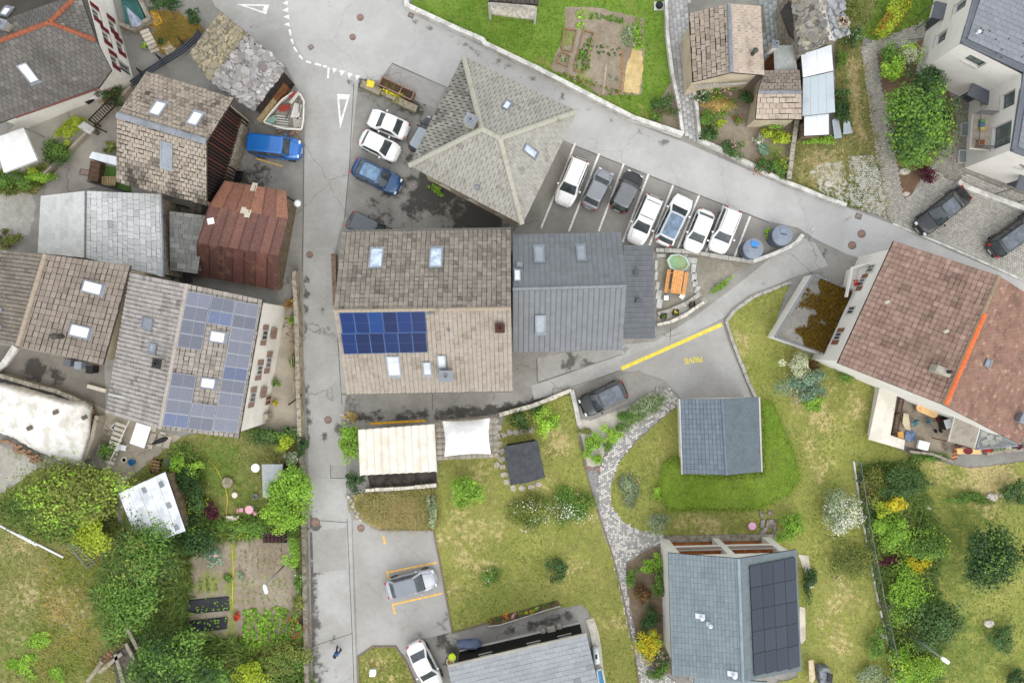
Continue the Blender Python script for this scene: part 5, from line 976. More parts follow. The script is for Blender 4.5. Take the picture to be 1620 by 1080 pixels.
for px, lb in (([(1519,196),(1531,196),(1530,216),(1518,216)], 'upper glazed light well at the foot of the apartment wall'),([(1515,238),(1527,239),(1526,258),(1514,258)], 'lower glazed light well at the foot of the apartment wall')):
    q_ = [W(*v) for v in px]; r2 = root('light_well', lb, 'light well', q_[0]); b = MB()
    for i in range(4): b.bar(q_[i] + Vector((0,0,.12)), q_[(i + 1) % 4] + Vector((0,0,.12)),.07,.2)
    b.build('frame', _MC['frame_white'], r2); b = MB(); b.prism([v[:2] for v in q_], .05,.14); b.build('pane', M('frosted', C('#9aa5a5'), rough=.15), r2)
# brown tiled house on the right
br1 = TF('#b08a76', '#9c7764', '#7e5f50', 6,6,0., .12, '#c8a48c'); br2 = TF('#a57862', '#96694f', '#7c5644', 8,8,0., .12, '#d0a184')
g = gable('house', 'large house with reddish brown tiles and an orange ridge strip', ((1414,381),(1325,574),6.),((1580,436),(1492,640),9.),((1700,512),(1614,703),5.6), m_wr, _MC['dark_underlay'],
          dict(tw=.42, th=.36, mat=m_tile, tint=br1, style='wave', gap=.016), dict(tw=.3, th=.3, mat=m_tile, tint=br2, style='flat', brick=True, gap=.012), oe=.45, og=.35, cap=dict(mat=m_tile, w=.34, tint=lambda: C('#9c8a74')))
r0, r1 = g['A'].a, g['A'].b; cap_line(g['root'], r0.lerp(r1,.3) + Vector((.12,.02,.12)), r1 + Vector((.12,.02,.12)), M('new_orange_tile', C('#e2743c', .8), C('#d4663a', .8)),.4,.12, name='orange_ridge')
c = g['A'].at(1483,586); d_ = g['A'].u; b = MB(); b.box(c + Vector((0,0,.35)),(1.2,.55,.9), math.atan2(g['A'].v.y, g['A'].v.x)); o = b.build('chimney', _MC['chimney_pale'], g['root'], bevel=.04); b = MB(); b.lathe(c + Vector((.3,-.05,.8)), [(.14,0),(.14,.35),(.05,.42)], 10); b.build('flue', _MC['cowl'], o)
for x, y, s in ((1402,478, 'A'),(1495,524, 'A')): c = g[s].at(x, y); b = MB(); b.box(c + Vector((0,0,.1)),(.4,.25,.25),.4); b.build('roof_vent', _MC['chimney_pale'], g['root'], bevel=.03)
skylight(g['root'], g['B'], 1561,574,13,12, m_lead, M('grey_glass', C('#9aa0a8'))); c = g['B'].at(1612,661); b = MB(); b.box(c + Vector((0,0,.3)),(.8,.8,.9),-.4); b.build('chimney', m_lead, g['root'], bevel=.03)
p, q, n = g['w']['A']; m_shr = M('russet_shutter', C('#94664f'), C('#825843'), s1=4)
for x, y, k in ((1363,447,1),(1347,491,0),(1326,532,1),(1378,425,0)):
    s, z = wall_hit(p, q, x, y); window(g['root'], p, q, n, s, z, .7,1.05, depth=-.05, frame=_MC['frame_white'], pane=glass_dark('pane_glass'), shut='open' if k else None, smat=m_shr)
s, z = wall_hit(p, q, 1364,450); fc = p + (q - p).normalized() * s + n * .3 + Vector((0,0, z - .5))
V, F, T = leaf_arrays(fc, (.3,.3,.22),160,.12, PAL['red'], 8, np.random.default_rng(5)); npmesh('geraniums', V, F, leaf_mat(), g['root'], T)
b = MB(); b.prism([tuple(W(x, y))[:2] for x, y in ((1338,428),(1386,412),(1374,440),(1330,468))], 0,2.4); b.build('white_porch', m_wr, g['root'], bevel=.03)
b = MB(); b.strip([tuple(W(x, y, 2.4))[:2] for x, y in ((1337,470),(1346,424),(1400,409))], .12,2.38,2.75); b.build('porch_parapet', m_wr, g['root'])
# flat gravel roof annex with moss
AZ = 1.9; ap = [(1287,434),(1350,461),(1304,560),(1226,533)]; A = [W(*v, AZ) for v in ap]; rt = root('flat_roof_annex', 'flat gravel roof with yellow moss beside the brown tiled house', 'annex', W(1285,500)); b = MB(); b.prism([v[:2] for v in A], -.02, AZ - .1); b.build('wall', m_wr, rt)
b = MB(); b.prism([v[:2] for v in A], AZ - .1, AZ); b.build('gravel_bed', ground_mat('roof_gravel', C('#8f8c84'), C('#7b786f'), C('#8a7434'),0, grain=.4, fs=14), rt)
b = MB()
for i in range(4): b.bar(A[i] + Vector((0,0,.02)), A[(i + 1) % 4] + Vector((0,0,.02)),.14,.16)
b.build('parapet', m_lead, rt); 
rng = np.random.default_rng(9); n_ = 9000; f1, f2 = rng.random(n_), rng.random(n_); f1 = 1 - (1 - f1) * rng.random(n_) ** .35; pp = np.array(A[0])[None] * ((1 - f1) * (1 - f2))[:, None] + np.array(A[1])[None] * (f1 * (1 - f2))[:, None] + np.array(A[2])[None] * (f1 * f2)[:, None] + np.array(A[3])[None] * ((1 - f1) * f2)[:, None]
keep = fbm(pp[:, 0] * .9, pp[:, 1] * .9) + (f1 - .5) * .5 + (.5 - f2) * .2 > .36; pp = pp[keep]; n_ = len(pp); hh = rng.uniform(.05,.2, n_); a_ = rng.uniform(0,6.28, n_); w_ = .06; dx, dy = np.cos(a_), np.sin(a_)
V = np.stack([pp + np.stack([-dy * w_, dx * w_, 0 * dx], 1), pp + np.stack([dy * w_, -dx * w_, 0 * dx], 1), pp + np.stack([dx * hh, dy * hh, hh], 1)], 1).reshape(-1,3); T = np.array(C('#a07c1c', .62)) + (np.array(C('#6e5a20', .62)) - np.array(C('#a07c1c', .62))) * rng.random((n_, 1)); npmesh('moss', V, np.arange(len(V)).reshape(-1,3), leaf_mat(), rt, T * rng.uniform(.7,1.3,(n_, 1)))['kind'] = 'stuff'
# terrace behind it: L shaped white roof, sun room roof
b = MB(); lz = .9; L6 = [(1393,606),(1421,615),(1409,688),(1432,696),(1430,711),(1374,695)]; P6 = [W(*v, lz) for v in L6]; rt = root('white_flat_roof', 'L shaped white flat roof edging the cluttered terrace', 'outbuilding', W(1400,660))
b.prism([v[:2] for v in P6], lz - .18, lz); b.build('roof_slab', M('white_roof', C('#e6e0d2', .8), C('#d8d2c4', .78), s1=.8, var=.08), rt, bevel=.02); b = MB(); cc = sum(P6, Vector()) / 6; b.prism([tuple(W(x, y, lz))[:2] for x, y in ((1393,611),(1415,618),(1404,686),(1380,690))], 0, lz - .2); b.build('wall', m_wr, rt)
TZ = .25; zone('roof_terrace', [(1408,600),(1440,610),(1515,640),(1506,716),(1500,726),(1428,704),(1405,680)], TZ, ground_mat('terrace_flags', C('#a89c8a'), C('#8f8372'), C('#5c5347'),.6, s1=.8),10, bl=[(1450,640,20,.6),(1490,700,20,.5)])
rt = root('pergola_roof', 'ribbed translucent pergola roof between terrace and sun room', 'pergola', W(1490,665)); P = [W(1512,650,2.7), W(1551,671,2.7), W(1541,709,2.4), W(1500,698,2.4)]; sheet_roof(rt, Slope(*P),6, M('fibre_sheet', C('#b9b2a4'), C('#a89f90'), s1=2, rough=.4),.03, 'corrugated_sheet')
for v in P: b = MB(); b.tube([v - Vector((0,0,.05)), Vector((v.x, v.y, 0))], .05); b.build('post', m_brown, rt)
b = MB(); b.bar(P[1], P[2], .12,.1); b.bar(P[0], P[3], .08,.1); b.build('edge_beam', _MC['frame_white'], rt)
rt = root('sun_room', 'triangular grey framed glass sun room beside the pergola', 'sun room', W(1570,690)); P = [W(1553,672,2.5), W(1612,704,2.5), W(1545,710,2.5)]; b = MB()
for i in range(3): b.bar(P[i], P[(i + 1) % 3], .14,.14); b.bar(P[i], Vector((P[i].x, P[i].y, 0)),.1,.1)
b.build('frame', m_lead, rt); N = Nodes('clear_glazing'); tr = N.n('ShaderNodeBsdfTransparent'); tr.inputs[0].default_value = (.75,.82,.8,1); gl = N.n('ShaderNodeBsdfGlossy'); gl.inputs['Roughness'].default_value = .05; mx = N.n('ShaderNodeMixShader'); mx.inputs[0].default_value = .12; N.l(tr.outputs[0], mx.inputs[1]); N.l(gl.outputs[0], mx.inputs[2]); N.l(mx.outputs[0], N.out.inputs[0]); m_clear = N.m
b = MB(); b.face([v + Vector((0,0,.02)) for v in P]); b.build('roof_pane', m_clear, rt)
for x, y in ((1556,686),(1558,700),(1570,700),(1580,695),(1566,692)): q_ = W(x, y, .1); b = MB(); b.box(q_, (.55,.5,.08), random.random() * 3, t=C('#b9b2a4')); b.build('floor_slab', m_slate, rt)
# grey tiled garden shed on the bank
bl1 = TF('#748594', '#6b7c8a', '#62727f', 5,5,0., .02, '#5c6a76'); bl2 = TF('#66767f', '#5e6e77', '#56656e', 5,5,0.)
g = gable('garden_shed', 'blue grey tiled shed on the green bank below the driveway', ((1077,631),(1081,749),2.6),((1142,631),(1149,751),4.),((1199,628),(1203,746),2.6), m_wr, M('slate_under', C('#3c444c')),
          dict(tw=.42, th=.3, mat=m_slate, tint=bl1, brick=False, style='flat', gap=.03), dict(tw=.22, th=.26, mat=m_slate, tint=bl2, style='flat', brick=True, gap=.012, lift=.03), oe=.3, og=.2, cap=dict(mat=M('ridge_blue', C('#6f7f8c'), rough=.5), w=.24, h=.08, n=10), cat='shed')
for a, b_ in (((1075,631),(1079,750)),((1201,628),(1205,746))): b = MB(); b.bar(W(*a, 2.58), W(*b_, 2.58),.14,.1); b.build('gutter', _MC['pale_metal'], g['root'])
# house with the black solar array at the bottom
bl3 = TF('#82939a', '#798a91', '#707f86', 5,5,0.); bl4 = TF('#6f7f83', '#67777b', '#5f6e72', 5,5,0.)
g = gable('house', 'blue grey tiled house with black solar panels at the bottom', ((1057,874),(1063,1068),5.),((1168,883),(1175,1078),7.4),((1260,869),(1268,1060),5.), m_wr, _MC['slate_under'],
          dict(tw=.44, th=.28, mat=m_slate, tint=bl3, style='flat', gap=.022), dict(tw=.22, th=.26, mat=m_slate, tint=bl4, style='flat', brick=True, gap=.012, lift=.03), oe=.45, og=.3, cap=dict(mat=M('ridge_blue2', C('#93a3aa'), rough=.4), w=.26, h=.08, n=12), walls=('A', 'B', '1'))
def onS(sl, u, v, h=.14): q = sl.P(u, v, h); k = H / (H - q.z); return (CX + q.x * k * S, CY - q.y * k * S)
sB = g['B']; solar(g['root'], sB, [onS(sB, .07,.16), onS(sB, .96,.17), onS(sB, .96,.95), onS(sB, .055,.95)], 5,4, m_pv, m_pvd, lambda i, j: tuple(np.array((.030,.037,.052)) * random.uniform(.9,1.15)), gap=.03)
for x, y in ((1108,974),(1121,986),(1159,1065)):
    c = g['A'].at(x, y); b = MB(); b.box(c + g['A'].n * .05,(.4,.75,.06) if x != 1121 else (.3,.3,.1), X=g['A'].u, Y=g['A'].v, Z=g['A'].n); b.lathe(c + Vector((0,0,.05)), [(.13,0),(.13,.5),(.17,.52),(.05,.62)], 10); b.build('roof_vent', m_ws, g['root'])
p, q, n = g['w']['0']; mb = MB(); X = (q - p).normalized(); L = (q - p).length; m_tan = M('oiled_wood', C('#b5713a'), C('#9a5c2c'), s1=3)
hl = [(L * .27,1.25, L * .40,2.0),(L * .73,1.25, L * .40,2.0),(L * .27,3.75, L * .40,2.0),(L * .73,3.75, L * .40,2.0)]
wall_face(mb, p, q, -.02,4.75, hl, depth=1.2, n=n); mb.face([p + Vector((0,0,4.75)), q + Vector((0,0,4.75)),(p + q) / 2 + Vector((0,0,7.1))]); mb.build('front_wall', m_wr, g['root'])
for s, z, w_, h_ in hl:
    c = p + X * s - n * 1.15 + Vector((0,0, z)); b = MB(); b.box(c, (w_, .06, h_), X=X, Y=n, Z=up); lo = b.build('loggia_wall', m_plw, g['root']); b = MB(); b.box(c - Vector((0,0, h_ / 2 - .04)) + n * .55,(w_, 1.2,.06), X=X, Y=n, Z=up); b.build('loggia_floor', m_tan, lo)
    for a in (-.3,.28): b = MB(); b.box(c + X * a * w_ + n * .06,(.75,.06, h_ - .15), X=X, Y=n, Z=up); b.box(c + X * a * w_ + n * .1,(.55,.04, h_ * .4), X=X, Y=n, Z=up); b.build('timber_shutter', M('russet_wood', C('#8a5638'), C('#74462c'), s1=3), lo)
    b = MB()
    if z > 2:
        for i in range(int(w_ / .14)): b.box(p + X * (s - w_ / 2 + .07 + i * .14) + n * .02 + Vector((0,0, z - .55)),(.04,.04,.9), X=X, Y=n, Z=up)
        b.box(p + X * s + n * .02 + Vector((0,0, z - .08)),(w_, .07,.06), X=X, Y=n, Z=up); b.build('railing', _MC['pale_metal'], lo)
b = MB(); b.strip([tuple(W(1054,851))[:2], tuple(W(1226,848))[:2]], .55,0,.4); b.build('concrete_ledge', m_stone, None, label='weathered concrete ledge before the loggia wall', cat='ledge', kind='thing', bevel=.03)
rt, sl, dk = mono('porch', 'low tiled porch roof at the bottom edge below the solar house', [(1098,1071),(1214,1078),(1216,1112),(1098,1106)], (3.4,2.8), m_wr, m_under, dict(tw=.44, th=.28, mat=m_slate, tint=bl3, style='flat', gap=.02))
# dark clad house at the bottom
sl20 = TF('#aab0b4', '#a0a6aa', '#969ca0', 4,4,0., .05, '#5c6064')
g = gable('house', 'grey shingled house with black clad front at the bottom edge', ((708,1055),(928,1004),5.),((735,1172),(956,1121),7.),((765,1290),(985,1240),5.), M('black_cladding', C('#23211f', .5), C('#1a1918', .5)), _MC['slate_under'],
          dict(tw=.62, th=.36, mat=m_slate, tint=sl20, style='flat', brick=True, gap=.012, lift=.025), None, oe=1.05, og=.3, holes={'A': [(.22,2.6,1.1,1.7, dict(sill=True)),(.61,2.6,1.1,1.7),(.86,2.6,1.1,1.7)]})
p, q, n = g['w']['A']; b = MB(); b.bar(W(708,1053,4.98), W(928,1002,4.98),.2,.14); b.build('gutter', M('zinc_pale', C('#a8a49a'), rough=.5), g['root']); b = MB(); b.bar(p + n * .06 + Vector((0,0,.1)), q + n * .06 + Vector((0,0,.1)),.08,.25); b.build('plinth', _MC['frame_white'], g['root'])
# felt roofed small shed
ft = M('roof_felt_dark', C('#4e5155'), C('#43464a'), s1=2, s2=20)
g = gable('felt_shed', 'small shed with black felt roof in the orchard lawn', ((798,706),(808,767),2.1),((826,701),(836,763),2.6),((850,697),(862,755),2.1), m_dkwood, ft, oe=.15, og=.15, cat='shed')
for s, fr in (('A', 3),('B', 3)):
    for i in range(fr): sl = g[s]; b = MB(); A_, B_, C_, D_ = sl.P(0, i / fr, .02 + .01 * (i == 0)), sl.P(1, i / fr, .02), sl.P(1,(i + 1.04) / fr, .03), sl.P(0,(i + 1.04) / fr, .03); b.shape([A_, B_, C_, D_] + [v - sl.n * .02 for v in (A_, B_, C_, D_)], [(0,1,2,3),(7,6,5,4),(0,4,5,1),(1,5,6,2),(2,6,7,3),(3,7,4,0)]); b.build('felt_strip', ft, g['deck'])
# cream pleated awning and white sail
rt = root('awning', 'cream pleated terrace awning beside the lane', 'awning', W(628,712)); AA = [W(567,680,2.8), W(687,671,2.8), W(691,746,2.5), W(570,752,2.5)]; sl = Slope(*AA); m_cv = M('cream_canvas', C('#efe8da', .76), C('#e6dccb', .72), s1=.8, var=.06); nb = 10
for i in range(nb):
    b = MB(); k = 8; kv = 4; vs = []
    for a in range(k + 1):
        for v in range(kv + 1): f = a / k; vs.append(sl.P((i + f) / nb, v / kv, -.16 * math.sin(math.pi * f) ** 1.2) + Vector((0,0,0)))
    b.shape(vs, [(a * (kv + 1) + v, a * (kv + 1) + v + 1,(a + 1) * (kv + 1) + v + 1,(a + 1) * (kv + 1) + v) for a in range(k) for v in range(kv)]); b.build('canvas_panel', m_cv, rt, smooth=True)
for i in range(nb + 1): b = MB(); b.bar(sl.P(i / nb, 0,.02), sl.P(i / nb, 1,.02),.05,.04); b.build('batten', _MC['frame_white'], rt)
for v in AA: b = MB(); b.tube([v, Vector((v.x, v.y, 0))], .05); b.build('post', _MC['frame_white'], rt)
rt = root('shade_sail', 'bright white tensioned shade tent next to the cream awning', 'tent', W(739,692)); Tn = [W(700,666,2.6), W(775,661,2.6), W(777,718,2.6), W(703,722,2.6)]; k = 14; vs = []; b = MB()
for i in range(k + 1):
    for jx in range(k + 1):
        u, v = i / k, jx / k; e = .16; uu = u + e * (1 if u > .5 else -1) * 0; q_ = Tn[0] * (1 - u) * (1 - v) + Tn[1] * u * (1 - v) + Tn[2] * u * v + Tn[3] * (1 - u) * v; ctr = sum(Tn, Vector()) / 4
        eu = .06 * (4 * v * (1 - v)) * (abs(u - .5) * 2) ** 6; ev = .06 * (4 * u * (1 - u)) * (abs(v - .5) * 2) ** 6; q_ = q_.lerp(ctr, max(eu, ev) * 1.2); q_.z += .8 * (math.sin(math.pi * u) * math.sin(math.pi * v)) ** .8; vs.append(q_)
b.shape(vs, [(i * (k + 1) + jx, (i + 1) * (k + 1) + jx, (i + 1) * (k + 1) + jx + 1, i * (k + 1) + jx + 1) for i in range(k) for jx in range(k)]); b.build('canopy', M('white_fabric', C('#f4f4f2', .76), C('#ececea', .72), s1=1.5, var=.04), rt, smooth=True)
for v in Tn: b = MB(); b.tube([v, Vector((v.x, v.y, 0))], .04); b.build('post', m_lead, rt)
pavers('tent_terrace', [(690,664),(782,656),(786,660),(786,722),(700,726),(692,735)], .5,.5,.05,.05,(C('#b5ad9e'), C('#c4bcae')), brick=False)
b = MB(); pp = [(582,752),(690,744),(691,765),(586,771)]; b.prism([tuple(W(*v))[:2] for v in pp], .02,.1); b.build('dark_planter_bed', ground_mat('dark_earth', C('#3c3733'), C('#57504a'), C('#2a2725'),0, s1=1.5, grain=.4), None, kind='structure')
wall_run('garden_wall', 'low white stone wall at the foot of the awning terrace', [(580,773),(640,770),(692,765)], 5,.5, m_stone, capm=_MC['white_stone'])
# corrugated white shed
rt, sl, dk = mono('corrugated_shed', 'white corrugated roof shed among the trees', [(187,780),(262,746),(294,839),(222,866)], (2.6,2.3), _MC['shed_board'], m_under); m_cw = M('white_corrugated', C('#e2e5e8', .8), C('#c9ced2', .75), s1=.8, rough=.4, var=.08)
sheet_roof(rt, sl, 5, m_cw, .06, 'corrugated_sheet')
for x, y in ((255,766),(228,775),(267,799),(279,834),(266,843)):
    c = sl.at(x, y, .1); b = MB(); b.box(c, (.35,.5,.03), X=sl.u, Y=sl.v, Z=sl.n); b.build('grey_patch', m_lead, rt, bevel=.01)
# tiny grey shed, white canopy
rt, sl, dk = mono('tool_shed', 'little grey flat shed under the hedge by the lane', [(414,734),(447,734),(447,786),(416,786)], (2., 1.9), m_dkwood, _MC['roof_felt'])
sheet_roof(rt, sl, 3, M('shed_panel', C('#a9adae'), C('#9a9ea0')),.008, 'roof_panel')
rt = root('pop_up_canopy', 'white square canopy tent in the top left patio', 'canopy', W(25,237)); Tn = [W(-10,219,2.6), W(37,202,2.6), W(59,253,2.6), W(6,273,2.6)]; b = MB(); ctr = sum(Tn, Vector()) / 4 + Vector((0,0,.12))
for i in range(4): b.face([Tn[i], Tn[(i + 1) % 4], ctr]); b.face([Tn[i], Tn[(i + 1) % 4], Tn[(i + 1) % 4] - Vector((0,0,.25)), Tn[i] - Vector((0,0,.25))])
b.build('canopy', _MC['white_fabric'], rt)
for v in Tn: b = MB(); b.tube([v, Vector((v.x, v.y, 0))], .04); b.build('post', m_lead, rt)
# top edge: balcony house fragment
rt = root('balcony_house', 'dark timber balcony house cut by the top edge', 'house', W(811,-20)); b = MB(); b.prism([tuple(W(x, y))[:2] for x, y in ((772,-80),(846,-80),(846,10),(772,2))], 0,4.5); b.build('wall', m_wr, rt); b = MB(); P = [W(762,-90,5.5), W(860,-90,5.5), W(852,8,4.2), W(773,2,4.2)]; dk = deck(rt, [P], m_dkwood)
tile_slope(dk, Slope(*P),.4,.36, m_tile, TF('#57504a', '#4a443f')); b = MB(); b.prism([tuple(W(x, y, .4))[:2] for x, y in ((775,0),(847,9),(845,30),(774,20))], 0,.3); b.build('terrace_slab', _MC['white_stone'], rt); b = MB(); b.bar(W(774,6,2.7), W(849,14,2.7),.1,.1)
for f in (0,.98): q_ = W(774,6,2.7).lerp(W(849,14,2.7), f); b.bar(q_, Vector((q_.x, q_.y, 0)),.2,.2)
b.build('balcony_beam', _MC['frame_white'], rt)
# tarp over wood pile
rt = root('covered_woodpile', 'white tarpaulin draped over a long wood pile at the left edge', 'tarpaulin', W(60,665)); outl = [(-50,590),(0,603),(40,612),(110,632),(138,634),(148,643),(146,690),(131,737),(95,728),(55,712),(20,692),(0,684),(-50,668)]
xs, ys = np.meshgrid(np.arange(-48,150,3.2), np.arange(590,740,3.2)); xs = xs.ravel(); ys = ys.ravel(); k = inside(xs, ys, outl) & (edge_dist(xs, ys, outl) > 1.5); pts = [Vector(v) for v in outl] + [Vector(v) for v in zip(xs[k], ys[k])]
den = []
for i in range(len(outl)):
    a, b_ = np.array(outl[i], float), np.array(outl[(i + 1) % len(outl)], float); kk = max(1, int(np.hypot(*(b_ - a)) / 3))
    for jx in range(kk): den.append(Vector(a + (b_ - a) * jx / kk + RNG.uniform(-.8,.8,2)))
pts = den + [Vector(v) for v in zip(xs[k], ys[k])]; v, e, f, *_ = delaunay_2d_cdt(pts, [], [list(range(len(den)))], 1,1e-4); px = np.array([p_.x for p_ in v]); py = np.array([p_.y for p_ in v]); ed = edge_dist(px, py, outl)
zz = 1.7 * np.clip(ed / 7,0,1) ** .5 + .25 + .06 * (fbm(px * .09, py * .05) - .5) * 2 + .10 * np.abs(np.sin((px * .5 + py * .9) * .06 + 4 * fbm(px * .03, py * .03))) * np.clip(ed / 12,0,1) + .06 * (fbm(px * .35, py * .12) - .5) - .004 * np.hypot(px - 60, py - 660)
b = MB(); b.shape([W(a, c_, z_) for a, c_, z_ in zip(px, py, zz)], [tuple(q_) for q_ in f]); b.build('tarpaulin', M('white_tarp', C('#efece6', .76), C('#dcd6ca', .68), s1=.9, s2=5, var=.07, rough=.5), rt, smooth=True)
log = MB(); log.tube([(-.5,0,0),(.5,0,0)], .12,8); lo = log.build('log_seed', M('firewood', C('#a9886a'), C('#7c5c44'), s1=5), None); lm = lo.data; bpy.data.objects.remove(lo)
random.seed(4)
for i in range(54):
    f = random.random(); x, y = (145 + random.uniform(-1,6),648 + f * 50) if i < 26 else (2 + f * 60 + random.uniform(-3,3),693 + f * 34 + random.uniform(-6,4))
    o = piece('log', rt, lm, W(x, y, .12 + random.random() * .35), random.uniform(-.5,.6),(random.uniform(.4,.7),1,1))
for x, y in ((88,652),(47,677),(134,660)): b = MB(); c = W(x, y, 2.05); b.box(c + Vector((0,0,0.02)),(.5,.35,.12),.4); b.build('weight_stone', M('dark_stone', C('#6c6459')), rt, bevel=.04)
# vehicles
def paintm(name, col, metal=.0, rough=.32):
    if name in _MC: return _MC[name]
    N = Nodes(name); f = N.noise(1.2,3); N.bsdf(N.mix(N.ramp(f, .35,.65), col, tuple(x * .9 for x in col)), rough, metal, .5,.7); _MC[name] = N.m; return N.m
m_cglass = glass_dark('car_glass', (.035,.045,.05),.08,.45); m_tyre = M('tyre_rubber', C('#2b2b2b'), rough=.8); m_rimm = M('alloy_rim', C('#b4b6ba'), rough=.35, metal=.6); m_trim = M('black_trim', C('#222326', .6), rough=.5)
m_tail = M('tail_light', C('#b81e1e', .8), rough=.2, bump=0); m_head = M('head_light', C('#dfe6ea', .85), rough=.1, bump=0); m_plate = M('number_plate', C('#e8e8e4', .85), bump=0)
_tw = MB(); _tw.lathe((0,0,0), [(.2,-.1),(.31,-.1),(.33,-.06),(.33,.06),(.31,.1),(.2,.1)], 20); _wt = _tw.build('seed', m_tyre, None, origin=(0,0,0), smooth=True); _wtm = _wt.data; bpy.data.objects.remove(_wt)
_tw = MB(); _tw.lathe((0,0,0), [(.2,-.09),(.2,.085),(.05,.095)], 20)
for i in range(5): a = i * 1.2566; _tw.bar((0,0,.095),(math.cos(a) * .19, math.sin(a) * .19,.095),.05,.02)
_wr = _tw.build('seed', m_rimm, None, origin=(0,0,0)); _wrm = _wr.data; bpy.data.objects.remove(_wr)
def rring(x0, x1, hw, cr, front=.0, rear=.0, taper=0.):
    """rounded-rectangle ring, tagged by side: F, R, S, c(orner)"""
    out = []
    def edge(tag_, pts): out.extend([(p[0], p[1], tag_) for p in pts])
    cf = cr; k = 6
    yF = hw - cf
    edge('F', [(x1 + front * (1 - (y / hw) ** 2), y) for y in np.linspace(-yF, yF, 7)])
    edge('c', [(x1 - cf + cf * math.sin(a) + front * .05, hw - cf + cf * (1 - math.cos(a)) * 0 + cf * math.cos(a) - 0) for a in (math.pi / 3, math.pi / 6)])
    edge('S', [(x, hw * (1 - taper * ((x - x0) / (x1 - x0) - .5) ** 2)) for x in np.linspace(x1 - cf, x0 + cf, 9)])
    edge('c', [(x0 + cf - cf * math.sin(a), hw - cf + cf * math.cos(a)) for a in (math.pi / 6, math.pi / 3)])
    edge('R', [(x0 - rear * (1 - (y / hw) ** 2), y) for y in np.linspace(yF, -yF, 7)])
    edge('c', [(x0 + cf - cf * math.sin(a),-(hw - cf + cf * math.cos(a))) for a in (math.pi / 3, math.pi / 6)])
    edge('T', [(x, -hw * (1 - taper * ((x - x0) / (x1 - x0) - .5) ** 2)) for x in np.linspace(x0 + cf, x1 - cf, 9)])
    edge('c', [(x1 - cf + cf * math.sin(a),-(hw - cf + cf * math.cos(a))) for a in (math.pi / 6, math.pi / 3)])
    return out
def car(label, rear, front, col, kind='hatch', roof=None, width=1.8, ht=1.5, rails=False, group='parked cars', glass_or_sky=False, name='parked_car', roofcol=None, bars=False):
    """rear, front: pixels of the two ends at body height"""
    z = .7; a, b = W(*rear, z), W(*front, z); L = (b - a).length; ctr = (a + b) / 2; ctr.z = 0.014; rz = math.atan2((b - a).y, (b - a).x); rt = root(name, label, 'car', ctr, group, rz, local=True)
    pm = paintm('paint_' + col[1:], C(col, .85 if col in ('#f4f4f2',) else .8),0. if col in ('#f4f4f2',) else .25); hL, hw = L / 2, width / 2
    K = dict(hatch=(.26,.10,.56,.20), wagon=(.27,.03,.52,.16), van=(.22,.01,.42,.06), sedan=(.28,.17,.55,.30), suv=(.26,.04,.50,.14))[kind]
    hood, deckl = K[0], K[1]; xf = hL - L * hood; xr = -hL + L * deckl; rxf = hL - L * (hood + (.14 if kind != 'van' else .08)); rxr = xr + L * (.06 if kind in ('wagon', 'suv') else .02 if kind == 'van' else .10 if kind == 'hatch' else .13)
    belt = ht * .62; st = np.array([-1,-.985,-.95,-.88,-.75,-.55,-.3,0,.3,.55,.75,.88,.95,.985,1]); vs = []; fs = []
    for t in st:
        x = t * hL; w_ = hw * max(.0,1 - abs(t) ** 7) ** .22 * (1 - .05 * (t > .6) * (t - .6)); w_ = max(w_, hw * .66); zt = belt if -.8 < t and x < xf else (belt - (belt - .62 * ht * .95) * 0 - .16 * max(0,(x - xf) / (hL - xf)) ** 1.6 * 1.0 if x >= xf else belt - .02); zb = .2 + .1 * abs(t) ** 6
        if abs(t) > .94: zt -= .05 + .16 * (abs(t) - .94) / .06
        vs += [(x, s * w_ * f, q) for s, f, q in ((-1,.86, zb),(-1,.98, zb + .12),(-1,1., (zb + zt) / 2),(-1,.97, zt - .1),(-1,.88, zt - .015),(-1,.5, zt + .02),(1,.0, zt + .03),(1,.5, zt + .02),(1,.88, zt - .015),(1,.97, zt - .1),(1,1., (zb + zt) / 2),(1,.98, zb + .12),(1,.86, zb))]
    n = 13
    for i in range(len(st) - 1): fs += [(i * n + j, i * n + (j + 1) % n, (i + 1) * n + (j + 1) % n, (i + 1) * n + j) for j in range(n)]
    fs += [tuple(range(n)), tuple(range(len(st) * n - 1,(len(st) - 1) * n - 1,-1))]; mb = MB(); mb.shape(vs, fs); mb.build('body', pm, rt, smooth=True)
    r0 = rring(xr, xf, hw * .94,.16,.10,.05,.10); r1 = rring(rxr, rxf, hw * .79,.13,.05,.04,.06); r2 = rring(rxr + .12, rxf - .12, hw * .68,.12,.04,.02,.06); zr = ht
    ring0 = [Vector((x, y, belt - .02)) for x, y, _ in r0]; ring1 = [Vector((x, y, zr - .07)) for x, y, _ in r1]; ring2 = [Vector((x, y, zr - .01)) for x, y, _ in r2]; m0 = len(r0)
    parts = {k: MB() for k in 'FRSTcp'}
    for i in range(m0):
        j = (i + 1) % m0; ta, tb = r0[i][2], r0[j][2]; k = ta if ta == tb else 'c'; q = [ring0[i], ring0[j], ring1[j], ring1[i]]
        if k in 'ST':
            xs_ = (ring0[i].x + ring0[j].x) / 2; e = .02
            lo, hi = [q[0].lerp(q[3], .05), q[1].lerp(q[2], .05)], [q[0].lerp(q[3], .93), q[1].lerp(q[2], .93)]
            parts['p'].face([q[0], q[1], lo[1], lo[0]]); parts['p'].face([hi[0], hi[1], q[2], q[3]]); parts[k].face([lo[0], lo[1], hi[1], hi[0]])
        else: parts[k].face(q)
        q2 = [ring1[i], ring1[j], ring2[j], ring2[i]]; parts['p'].face(q2)
